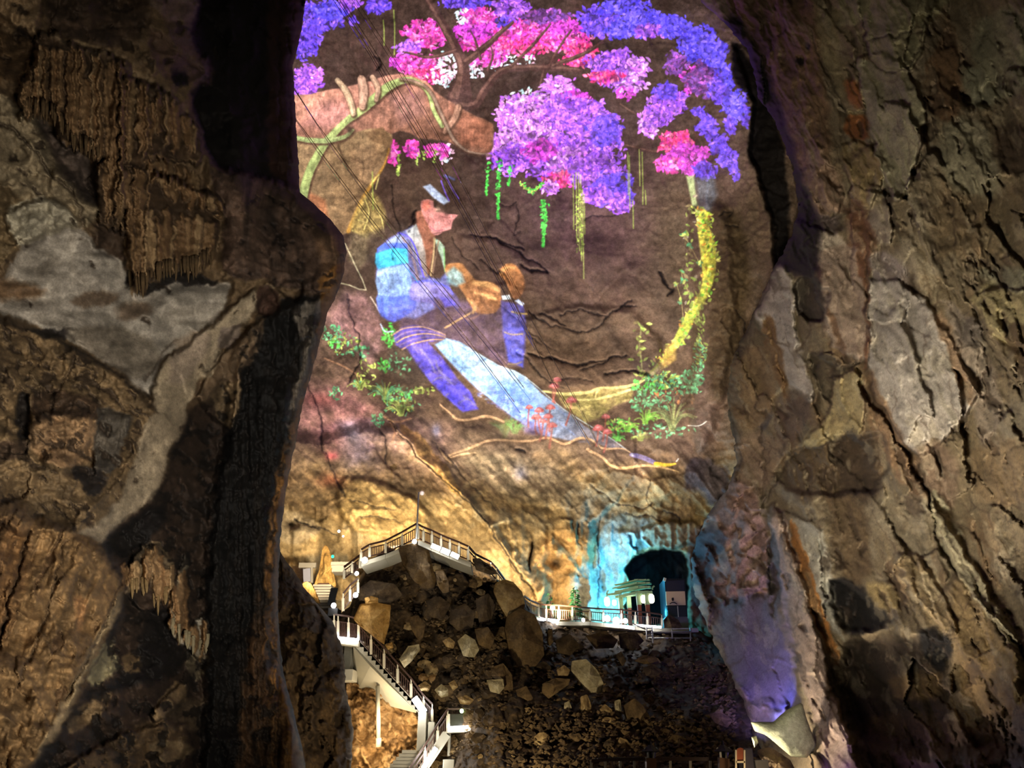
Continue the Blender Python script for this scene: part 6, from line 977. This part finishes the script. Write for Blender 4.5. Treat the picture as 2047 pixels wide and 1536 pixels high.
pier('footing', 'left concrete footing block at the bottom edge', 884, 1519, 908, 1560, 46.0, 1.5, M_CONC, 'block')
pier('footing', 'right concrete footing block under the lower landing', 918, 1508, 958, 1560, 46.2, 1.8, M_CONC, 'block')
t = thing('support_pole', 'slender pale round pole holding up the long stairs', 'pole', W(757, 1490, 49.2)); MB().tube([W(757, 1486, 49.2), W(755, 1372, 49.2)], .13, 12).build('shaft', M_CONC, t, 0, True); MB().tube([W(757, 1494, 49.2), W(757, 1476, 49.2)], .17, 12).build('collar', M_CONC, t, 0, True)
def front_stairs():
    r = thing('staircase', 'front flight of steps rising from the bottom edge to the lower landing', 'stairs', W(815, 1560, 46.4)); N = 15; S = MB()
    for k in range(N):
        f = k / N; g = (k + 1) / N; p = W(893 - 74 * f, 1463 + 110 * f, 46.4); q = W(893 - 74 * g, 1463 + 110 * g, 46.4); MB().box((q[0], 46.35, q[2] - .06), (p[0], 48.6, p[2])).build('step', M_CONC, r)
    a, b = W(893, 1468, 46.3), W(819, 1578, 46.3); S.bar(a, b, .16, .5).build('stringer', M_CONC, r)
    for k in range(6):
        v = 1500 + 7 * k; p = W(835 - 6 * k, v, 47.6); MB().box((p[0] - .9, 47.6, p[2] - .2), (p[0] + .7, 48.6, p[2])).build('step', M_CONC, r)
front_stairs()
t = thing('landing_guard', 'dark glazed guard panel with pale posts round the lower landing', 'guard', W(897, 1455, 46.5)); MB().bar(W(894, 1418, 46.5), W(940, 1418, 46.5), .09).build('handrail', M_RAIL, t); MB().bar(W(900, 1441, 46.5), W(936, 1441, 46.5), .05, .66).build('panel', M_PANEL, t)
for u, v0, v1 in ((897.5, 1428, 1456), (939, 1419, 1452)): MB().bar(W(u, v1, 46.45), W(u, v0, 46.45), .11).build('post', M_POST, t)
# --- upper left corner
t = thing('concrete_canopy', 'three pale stacked concrete beams behind the upper flight', 'canopy', W(688, 1148, 53.2))
for k, (v, w_) in enumerate(((1130.5, .22), (1137, .2), (1143.5, .26))): MB().bar(W(665 + k, v, 53), W(712 - 2 * k, v, 53), 1.2, w_).build('beam', M_CONC2, t)
t = thing('doorway_panel', 'slate grey panel in a pale frame below the golden wall at left', 'panel', W(614, 1168, 54)); MB().bar(W(615.5, 1164, 54), W(614.5, 1137, 54), .62, .06).build('panel', M_SLATE, t); fr = MB(); fr.bar(W(598, 1131, 53.9), W(632, 1131, 53.9), .2, .35); fr.bar(W(623.5, 1132, 53.9), W(624, 1166, 53.9), .14); fr.build('frame', M_CONC2, t)
r = thing('stone_steps', 'narrow grey steps climbing beside the golden stalagmite', 'stairs', W(650, 1215, 50.5))
for k in range(9): v = 1212 - 5.4 * k; p = W(651 - .6 * k, v, 50.2 + .3 * k); MB().box((p[0] - .72, 50.2 + .3 * k, p[2] - .14), (p[0] + .55, 51.2 + .3 * k, p[2])).build('step', M_CONC2, r)
MB().loft([W(643, 1216, 51.0), W(662, 1216, 51.0), W(658, 1166, 53.4), W(636, 1166, 53.4)], [W(643, 1216, 52.0), W(662, 1216, 52.0), W(658, 1166, 54.2), W(636, 1166, 54.2)]).build('riser_shade', M_BAL, r)  # dark sheet behind the treads, standing in for shaded risers
MB().loft([W(654, 1210, 48.8), W(668, 1210, 48.8), W(676, 1176, 48.8), W(661, 1176, 48.8)], [W(654, 1210, 49.6), W(668, 1210, 49.6), W(676, 1176, 49.6), W(661, 1176, 49.6)]).build('black_panel', M_BLACK)  # flat black leaning prism beside the steps
tag(bpy.data.objects['black_panel'], 'leaning black panel beside the narrow grey steps', 'cabinet')
pier('landing_box', 'black box below the leaning panel at the upper landing', 654, 1216, 676, 1232, 48.0, 1.0, M_BLACK, 'box')
o = outline_rock('stalagmite', [(646, 1092), (656, 1094), (664, 1120), (668, 1150), (672, 1174), (660, 1172), (646, 1180), (632, 1178), (628, 1168), (638, 1140), (642, 1112)], 54.5, STONE['gold'], 77, 1.0, 60, 18, 8, .08); tag(o, 'golden stalagmite column beside the grey doorway panel', 'stalagmite')
o = outline_rock('stalagmite', [(604, 1166), (618, 1164), (630, 1180), (640, 1205), (648, 1222), (636, 1218), (620, 1200), (606, 1182)], 50.5, STONE['gold'], 78, .7, 60, 18, 8, .08); tag(o, 'golden rib of rock above the thin left bank railing', 'rock rib')
t = thing('camera_pole', 'tall thin pole with a small camera at the peak of the upper platform', 'pole', W(832.5, 1078, 46.9)); MB().tube([W(832.5, 1078, 46.9), W(837, 984, 46.9)], .055, 8).build('pole', M_STEEL, t, 0, True)
m = MB(); m.bar(W(837, 985, 46.9), W(841, 985, 46.9), .05); m.lathe(W(843.5, 987, 46.8), [(.02, .16), (.13, .14), (.16, .04), (.13, -.08), (.02, -.13)]); m.build('camera', M_POST, t, 0, True)
# --- gate, lanterns, kiosk, scaffold
ZDECK = W(1323, 1256, 58.4)[2]
def gate():
    r = thing('ornamental_gate', 'pale green and red ornamental gate on the walkway, lit by hanging lanterns', 'gate', W(1266, 1246, 61))
    Apt, Bpt, Cpt, Dpt = (1240, 62.6), (1275.5, 60.4), (1292, 60.1), (1256, 62.3); topv = {1240: 1190, 1275.5: 1182, 1292: 1182, 1256: 1188}
    zb = ZDECK
    P = []
    for u, Y in (Apt, Bpt, Cpt, Dpt):
        tp = W(u, topv[u], Y); bt = np.array([tp[0], tp[1], zb]); mid = tp + (bt - tp) * .35; MB().bar(bt, mid, .3).build('post', M_REDP, r); MB().bar(mid, tp, .34).build('post_head', M_GREENP, r); P.append(tp)
    A, B, Cc, D = P; up = np.array([0, 0, 1.0])
    def run(a, b, h, ext0, ext1, w, hh, nm): d = b - a; MB().bar(a - d * ext0 + up * h, b + d * ext1 + up * h, w, hh).build(nm, M_GREENP, r)
    for h, e, w, hh in ((-.12, .1, .22, .22), (.28, .16, .34, .18), (.6, .3, .5, .12), (.86, .08, .3, .1)): run(A, B, h, e, .1, w, hh, 'beam'); run(B, Cc, h, .3, .5 + .3 * e, w, hh, 'beam'); run(D, Cc, h, e * .5, .1, w, hh, 'beam'); run(A, D, h, .6, .2, w, hh, 'beam')
    for a, b in ((A, B), (B, Cc)):
        for s, e in ((a, b), (b, a)):
            d = (e - s); MB().bar(s - up * .7, s + d * (.14 if a is A else .3) - up * .12, .1, .12).build('bracket', M_GREENP, r)
    for u, v, Y in ((1213, 1183, 62.5), (1228, 1186, 62.8), (1304, 1174, 59.9)): MB().tube([W(u, v + 5, Y), W(u + 1, v, Y), W(u + 4, v - 2, Y)], .07, 6).build('finial', M_GREENP, r)
    MB().bar(W(1212, 1190, 62.6), W(1242, 1186, 62.6), .14, .18).build('cantilever', M_GREENP, r); MB().bar(W(1288, 1186, 60.0), W(1304, 1184, 59.9), .14, .18).build('cantilever', M_GREENP, r)
gate()
def lantern(label, u, v, w, h, Y):
    px = (Y / ray(u, v)[1]) / FOC; c = W(u, v, Y); r = thing('lantern', label, 'lantern', c, 'white lanterns hanging from the gate'); R_, H_ = w * px / 2, h * px
    MB().lathe(c, [(R_ * .45, -H_ * .5), (R_ * .9, -H_ * .36), (R_, -H_ * .05), (R_ * .92, H_ * .3), (R_ * .5, H_ * .46)], 16).build('globe', G_WARM, r, 0, True); MB().lathe(c, [(R_ * .55, H_ * .46), (R_ * .6, H_ * .52), (R_ * .15, H_ * .6), (R_ * .08, H_ * .8)], 12).build('cap', M_GREENP, r, 0, True)
lantern('glowing white lantern hanging at the far left arm of the gate', 1213.5, 1203, 11, 18, 62.6); lantern('small glowing lantern just right of the leftmost one on the gate', 1228, 1205, 9, 11, 63.0)
lantern('glowing lantern hanging between the two right posts of the gate', 1286, 1198, 10, 16, 60.2); lantern('glowing lantern at the far right arm of the gate beside the kiosk', 1302, 1197, 12, 18, 60.0)
def kiosk():
    r = thing('kiosk', 'tall dark kiosk with a beige sign at the right end of the walkway', 'kiosk', W(1352, 1236, 60.5)); Y = 60.5
    def pan(nm, pts, mat, y=Y, d=.12): A = [W(u, v, y) for u, v in pts]; return MB().loft(A, [p + np.array([0, d, 0]) for p in A]).build(nm, mat, r)
    pan('casing', [(1328.5, 1157), (1370, 1157), (1374.5, 1234), (1333, 1234)], M_BLACK, Y + .15, 2.4); pan('dark_screen', [(1331.5, 1161), (1367.5, 1160), (1368.5, 1182), (1332.5, 1182.5)], simple_mat('screen_glass', (38, 38, 52), .15, 0, .1, 3))
    sg = pan('sign_board', [(1331, 1183), (1369, 1182.5), (1371, 1210), (1332.5, 1210.5)], M_BEIGE, Y - .02)
    m = MB(); q = [(1343, 1195.5), (1346.6, 1195.3), (1347.4, 1199), (1346, 1202), (1343.8, 1201.6), (1342.6, 1198.5)]; A = [W(u, v, Y - .06) for u, v in q]; m.loft(A, [p + np.array([0, .03, 0]) for p in A])
    arc = [(1339, 1208), (1341.5, 1206), (1344.5, 1204.8), (1348, 1205), (1351, 1206.6), (1353, 1208.2)]; m.tube([W(u, v, Y - .06) for u, v in arc], .035, 6); m.build('emblem', M_BLACK, sg)
    pan('lower_panel', [(1333.5, 1212), (1353.5, 1212), (1354.5, 1233), (1335, 1233)], simple_mat('lower_kiosk_panel', (34, 40, 40), .4, 0, .1, 3), Y); pan('lower_panel', [(1355.5, 1212), (1371, 1212), (1373, 1233), (1357, 1233)], bpy.data.materials['lower_kiosk_panel'], Y)
    q = W(1331, 1236, Y + .1); q2 = W(1375, 1236, Y + .1); MB().box((q[0], Y + .1, ZDECK), (q2[0], Y + 2.2, q[2] + .1)).build('plinth', M_CONC2, r)
    MB().bar(W(1354.5, 1212, Y - .05), W(1356, 1234, Y - .05), .06).build('divider', M_POST, r); MB().bar(W(1326, 1158, Y), W(1331, 1160, Y), .16, .25).build('corner_light', M_POST, r)
kiosk()
t = thing('scaffold', 'thin steel scaffold under the right end of the walkway', 'scaffold', W(1340, 1305, 57.5))
for p, q in (((1304, 1256), (1306, 1308)), ((1343, 1256), (1344, 1277)), ((1350, 1277), (1351, 1308)), ((1380, 1256), (1381, 1306))): MB().tube([W(*p, 57.8), W(*q, 57.8)], .055, 6).build('upright', M_STEEL, t, 0, True)
for p, q in (((1304, 1264), (1382, 1263)), ((1296, 1276.5), (1384, 1276)), ((1265, 1248), (1294, 1260))): MB().tube([W(*p, 57.8), W(*q, 57.8)], .055, 6).build('rail', M_STEEL, t, 0, True)
t = thing('ladder', 'short steel ladder leaning against the left end of the scaffold', 'ladder', W(1298, 1280, 57.4)); MB().tube([W(1293, 1278, 57.4), W(1292, 1252, 57.4)], .05, 6).build('rail', M_STEEL, t); MB().tube([W(1304, 1278, 57.4), W(1303, 1252, 57.4)], .05, 6).build('rail', M_STEEL, t)
for v in (1256, 1261, 1266, 1271): MB().tube([W(1293, v + 1, 57.4), W(1303.5, v, 57.4)], .04, 6).build('rung', M_STEEL, t)
def plant(label, u, v, h, Y, n, seed):
    R = random.Random(seed); b = W(u, v, Y); tz_ = W(u, v - h, Y)[2]; b[2] = ZDECK; r = thing('potted_plant', label, 'plant', b); MB().lathe(b, [(.16, 0), (.24, .3), (.26, .34), (.2, .34)], 10).build('pot', M_CONCD, r); px = (Y / ray(u, v)[1]) / FOC; H_ = tz_ - ZDECK
    MB().tube([b + np.array([0, 0, .3]), b + np.array([.05, 0, H_])], .04, 6).build('stem', M_WOODL, r); f = MB()
    for k in range(n):
        z = H_ * .34 + H_ * .66 * (k + .5) / n; a = k * 2.4 + R.random(); L = (.9 - .5 * k / n) * R.uniform(.7, 1.1); d = np.array([math.cos(a), math.sin(a), .15]); s = np.array([-math.sin(a), math.cos(a), 0]) * L * .26; p = b + np.array([0, 0, z])
        for tz in (0, .12): q = np.array([0, 0, tz]); f.add([p + q, p + d * L * .45 + s + q * 1.6, p + d * L + np.array([0, 0, -.16 * L]), p + d * L * .45 - s + q], [(0, 1, 2, 3)])
    f.build('leaves', M_PLANT, r)
plant('bushy green pine-like plant behind the middle of the walkway railing', 1150, 1222, 42, 60.5, 34, 1); plant('small dark green plant left of the glowing globe on the walkway', 1100, 1220, 30, 60.2, 10, 2)
# --- lamps one can see
def strip(label, p, q, Y, w=.16, h=.2, g='strip lights of the walkways'):
    a, b = W(*p, Y), W(*q, Y); r = thing('strip_light', label, 'lamp', (a + b) / 2, g); MB().bar(a, b, w, h).build('tube', G_WHITE, r); d = np.array([0, .12, .02]); MB().bar(a + d, b + d, w * .6, h * 1.1).build('housing', M_STEEL, r)
strip('left strip light under the upper platform railing', (863, 1091), (879.5, 1098), 46.8, .2, .26); strip('middle strip light under the upper platform railing', (883, 1099.5), (898, 1106), 46.9, .2, .3); strip('right strip light under the upper platform railing', (902, 1107.5), (916.5, 1114.5), 47.0, .2, .26)
strip('broad strip light at the lower end of the long stairs railing', (828, 1396), (848, 1425), 47.6, .22, .36); strip('strip light along the edge of the nearest sloping railing', (872, 1496), (846, 1537), 46.0, .2, .24); strip('strip light on the edge of the lower landing', (896, 1456.5), (941, 1454), 46.3, .1, .16)
strip('first strip light at the left curve of the walkway edge', (1079, 1237), (1092, 1241), 58.2, .2, .2); strip('second strip light on the walkway edge below the glowing globe', (1095, 1241), (1117, 1243), 58.2, .2, .26); strip('strip light on the walkway edge left of the gate posts', (1240, 1252), (1268, 1256), 58.1, .2, .2); strip('strip light on the walkway edge below the gate and kiosk', (1272, 1250.5), (1322, 1254.5), 58.1, .16, .14)
strip('strip light on the edge of the upper landing', (670, 1275.5), (714, 1280), 47.8, .12, .16)
def flood(label, u, v, wpx, Y, mat=G_WHITE, nm='floodlight', g='small lamps beside the stairs'):
    px = (Y / ray(u, v)[1]) / FOC; c = W(u, v, Y); r = thing(nm, label, 'lamp', c, g); R_ = wpx * px / 2
    MB().lathe(c, [(R_ * .3, -R_), (R_ * .85, -R_ * .6), (R_, 0), (R_ * .85, R_ * .6), (R_ * .3, R_)], 12).build('lens', mat, r, 0, True); MB().bar(c + np.array([0, R_ * .6, 0]), c + np.array([0, R_ * 1.5, 0]), R_ * 1.1).build('housing', M_STEEL, r)
    if nm == 'globe_lamp': MB().tube([np.array([c[0], c[1], ZDECK]), c - np.array([0, 0, R_ * .9])], .06, 8).build('pole', M_STEEL, r, 0, True)
flood('bright oval floodlight below the left bend of the upper railing', 729, 1120.5, 12, 46.6); flood('floodlight at the foot of the flight below the oval floodlight', 713, 1147, 8, 47.2); flood('floodlight at the head of the short steep railing', 711, 1190, 10, 47.2); flood('round floodlight under the peak of the upper platform', 828.5, 1083, 9, 46.7)
flood('bright lamp beside the leaning black panel', 667, 1211, 10, 47.9); flood('small pale lamp hanging below the landing box', 649, 1233, 4, 44.6, G_LIME); flood('lamp at the left end of the upper landing edge', 671, 1273, 6, 47.7); flood('lamp at the right end of the upper landing edge', 715, 1279, 6, 47.7)
flood('small white spotlight high on the golden left wall', 677.5, 1062.5, 5, 56.5); flood('tiny white spotlight just below another on the golden left wall', 686, 1072.5, 3.6, 56.5); flood('tiny green lamp right of the golden stalagmite', 665, 1113, 6, 53.5, G_GREEN); flood('lime green lamp on the lower landing guard', 923, 1422, 8, 46.3, G_LIME)
flood('glowing round globe behind the left part of the walkway railing', 1104.5, 1216, 10, 59.4, G_WHITE, 'globe_lamp'); flood('lamp on the walkway edge under the pine-like plant', 1166, 1240, 7, 58.1); flood('left of three large lamps on the walkway edge before the gate', 1214, 1237, 12, 58.1); flood('middle of three large lamps on the walkway edge before the gate', 1232, 1242, 15, 58.0); flood('right of three large lamps on the walkway edge before the gate', 1250, 1242, 10, 58.1)
# --- bottom right corner
z0 = W(1300, 1602, 26)[2]; o = MB().box((2.5, 23.5, z0 - .4), (11.5, 27.5, z0)).build('floor_terrace', M_CONCD); tag(o, 'terrace under the bottom railing', kind='structure')
def lamppost(label, u, Y):
    b = W(u, 1602, Y); r = thing('lamp_post', label, 'lamp post', b, 'lamp posts along the bottom railing'); c = W(u, 1502, Y)
    MB().bar(b, W(u, 1516, Y), .3).build('post', M_WOODL, r); MB().lathe(W(u, 1501, Y), [(.02, .28), (.06, .16), (.2, .05), (.3, -.02), (.16, -.06), (.12, -.2), (.1, -.26)], 4).build('lamp_head', M_BLACK, r)
    f = MB()
    for s in (-1, 1): f.bar(W(u + s * 6, 1504, Y - .1), W(u + s * 4.5, 1521, Y - .1), .05).bar(W(u + s * 2, 1502, Y), W(u + s * 13, 1496.5, Y), .05, .07)
    f.build('bracket', M_STEEL, r)
lamppost('dark carved lamp post left of the other, behind the bottom railing', 1301, 25.6); lamppost('dark carved lamp post beside the arched wooden board', 1446, 25.6)
t = thing('arched_board', 'small lit arched wooden board at the bottom edge beside the blue grey pillar', 'board', W(1480, 1560, 25)); A = [W(u, v, 25) for u, v in [(1471, 1525), (1471, 1503), (1475, 1497), (1480, 1495), (1486, 1497), (1489, 1503), (1489, 1525)]]; MB().loft(A, [p + np.array([0, .08, 0]) for p in A]).build('panel', M_REDP, t)
for u in (1471, 1488): MB().bar(W(u, 1604, 24.95), W(u, 1500, 24.95), .05).build('leg', M_POST, t)
MB().bar(W(1471, 1524, 24.95), W(1489, 1524, 24.95), .05).build('crossbar', M_POST, t)
pier('pillar', 'blue grey square pillar at the bottom edge beside the arched board', 1491, 1496, 1504, 1604, 25.2, .3, simple_mat('blue_grey_stone', (74, 72, 84), .7, 0, .2, 4))
pier('crate', 'pale grey crate at the bottom edge below the wing-shaped boulder', 1511, 1520, 1536, 1604, 25.4, .5, simple_mat('pale_grey_crate', (150, 148, 144), .7, 0, .1, 5), 'crate')
# --- stalactites hanging from the fluted curtains of the left wall
def stalactites():
    R = random.Random(4)
    def row(label, grp, bot, n, lo, hi, rad, mat):
        us = [bot[0][0] + (bot[-1][0] - bot[0][0]) * (k + R.uniform(.15, .85)) / n for k in range(n)]
        for u in us:
            v = float(np.interp(u, *np.array(bot).T)); l = R.uniform(lo, hi); d = float(YL(np.array(u), np.array(v)) - samp(Cl, Hl.a, np.array(u), np.array(v - 14))) - .05; r = rad * R.uniform(.6, 1.3) * (d / 0.8) / FOC; x = R.uniform(-2, 2)
            P = [W(u, v - 26, d), W(u + .2 * x, v - 8, d), W(u + .6 * x, v + l * .4, d), W(u + x, v + l, d)]
            tag(MB().tube(P, [r * 1.5, r * 1.2, r * .75, r * .12], 9).build('stalactite', mat, None, 0, True), label, 'stalactite', grp)
    row('thin brown stalactite hanging from the lower fringe of the fluted curtain', 'stalactites of the lower fringe', [(258, 556), (268, 566), (286, 574), (302, 560), (330, 546), (395, 538), (430, 512)], 26, 4, 26, 2.6, STONE['brown'])
    row('thin brown stalactite hanging from the stepped edge of the upper fluted curtain', 'stalactites of the upper fringe', [(46, 220), (80, 222), (108, 234), (150, 288), (200, 312)], 20, 4, 18, 2.6, STONE['brown'])
    row('small pale stalactite at the tip of the white drapery in the dark hollow', 'stalactites of the pale drapery', [(256, 1184), (300, 1180), (312, 1220), (334, 1198)], 7, 4, 18, 2.6, STONE['tan'])
    row('little white stalactite on the pale crust beside the black column', 'stalactites of the white crust', [(342, 1260), (368, 1284), (400, 1308), (416, 1292)], 7, 4, 14, 2.8, STONE['pale'])
stalactites()
# --- cables across the picture
def cable(label, P, r=.03):
    X = [W(u, v, Y) for u, v, Y in P]; m = MB(); pts = []
    for i in range(len(X) - 1):
        for k in range(8): pts.append(X[i] + (X[i + 1] - X[i]) * k / 8)
    pts.append(X[-1]); tag(m.tube(pts, r, 6).build('cable', M_CABLE, None, 0, True), label, 'cable', 'steel cables across the projected picture')
cable('leftmost upper steel cable running down past the great bough', [(640, -40, 50), (740, 112, 52), (818, 250, 54), (892, 372, 55), (1000, 570, 57), (1070, 700, 58)]); cable('second upper steel cable crossing the tree trunk and bough', [(654, -40, 50), (760, 130, 52), (840, 262, 54), (939, 440, 55), (1017, 584, 57), (1110, 775, 59), (1182, 895, 60)])
cable('third upper steel cable from the violet leaves to the lower roots', [(678, -40, 50), (782, 120, 52), (872, 270, 54), (960, 440, 55), (1046, 610, 57), (1150, 800, 59), (1200, 900, 60)], .024)
cable('lower steel cable crossing the musician from the dark left edge', [(560, 140, 52), (599, 195, 52.5), (666, 300, 53), (788, 467, 55), (892, 594, 57), (1000, 724, 59), (1060, 800, 60)]); cable('lowest steel cable crossing the sleeve of the musician', [(560, 200, 52), (591, 240, 52.5), (632, 300, 53), (760, 470, 55), (832, 560, 57), (950, 706, 59), (1040, 826, 60)])
# ---------------------------------------------------------------- light
lamp('left_floodlight', 'SPOT', (2.0, 2.0, 1.0), 4600, (1.0, .92, .8), at(250, 760, 17), 1.2, 66, 1.0)
lamp('right_floodlight', 'SPOT', (1.0, 12.0, 1.0), 16500, (1.0, .93, .78), at(1700, 720, 36), 1.6, 62, 1.0)
lamp('added_right_grazing_fill', 'SPOT', (5.5, 30.5, .4), 1500, (1.0, .88, .7), (19, 33, 12), .5, 120, .9)  # added grazing spot that brings out the right wall's relief
def wash(u, v, Y, E, col=(1.0, .8, .5), size=.3): lamp('wash_light', 'POINT', W(u, v, Y), E, col, None, size)
for u, v, Y, u2, v2, E in ((790, 1090, 50.5, 760, 960, 2755), (890, 1110, 51.5, 950, 960, 3335), (1000, 1165, 55, 1060, 1010, 2465), (655, 1150, 48, 620, 1040, 2175), (1120, 1238, 57.6, 1120, 1090, 2900)):
    lamp('gold_floodlight', 'SPOT', W(u, v, Y), E * .85, (1.0, .85, .6), W(u2, v2, 62), .3, 100, 1.0)
lamp('added_back_wall_fill', 'SPOT', W(962, 1126, 49.6), 2500, (1.0, .88, .66), W(1080, 985, 66), .3, 95, 1.0); lamp('added_back_wall_fill', 'SPOT', W(800, 1076, 49.4), 900, (1.0, .86, .64), W(740, 960, 64), .3, 100, 1.0)  # added spots without a fixture, brightening the lower back wall
wash(1228, 1212, 63.2, 330, (.05, .46, 1.0)); wash(1272, 1150, 62.6, 260, (.05, .52, 1.0)); wash(1250, 1090, 62.8, 200, (.05, .5, 1.0)); wash(1318, 1225, 61.4, 70, (.05, .6, 1.0))
wash(890, 1103, 46.0, 40, (.95, .97, 1.0)); wash(729, 1122, 46, 20, (1, .97, .9)); wash(711, 1192, 46.6, 24, (1, .95, .85)); wash(667, 1213, 47.2, 10, (1, .95, .85)); wash(838, 1412, 46.6, 50, (.97, .98, 1)); wash(858, 1516, 45.4, 40, (.97, .98, 1)); wash(918, 1460, 45.6, 14, (.97, .98, 1)); wash(1105, 1243, 57.2, 20, (1, .98, .95)); wash(1232, 1246, 56.6, 26, (1, .98, .95)); wash(770, 1440, 48.2, 120, (1, .82, .56)); wash(735, 1500, 47.6, 120, (1, .8, .5)); wash(690, 1277, 47, 10, (1, .95, .85)); wash(1258, 1200, 61.6, 8, (1, .95, .8))
lamp('added_spur_fill', 'SPOT', (-3.6, 27.0, .3), 900, (1.0, .82, .56), at(620, 1350, 35), .3, 80, 1.0)  # added unseen spot that brightens and warms the spur
lamp('blue_floodlight', 'SPOT', W(1540, 1432, 37.2), 520, (.14, .16, 1.0), W(1556, 1366, 42), .3, 100, 1.0); lamp('violet_floodlight', 'SPOT', W(1465, 1440, 37), 800, (.46, .32, 1.0), W(1515, 1290, 45), .3, 70, 1.0); lamp('added_boulder_fill', 'SPOT', (7.8, 26.2, 1.6), 120, (1.0, .94, .7), W(1570, 1455, 30), .2, 40, .8); wash(1655, 1545, 26.5, 26, (.5, .3, 1.0)); wash(1496, 1548, 24.3, 5, (1, .7, .4), .1)  # the boulder spot is added to brighten the wing-shaped boulder
lamp('slope_floodlight', 'SPOT', (-3.0, 32.0, .5), 1500, (1.0, .84, .56), W(1060, 1330, 48), .3, 90, .9)
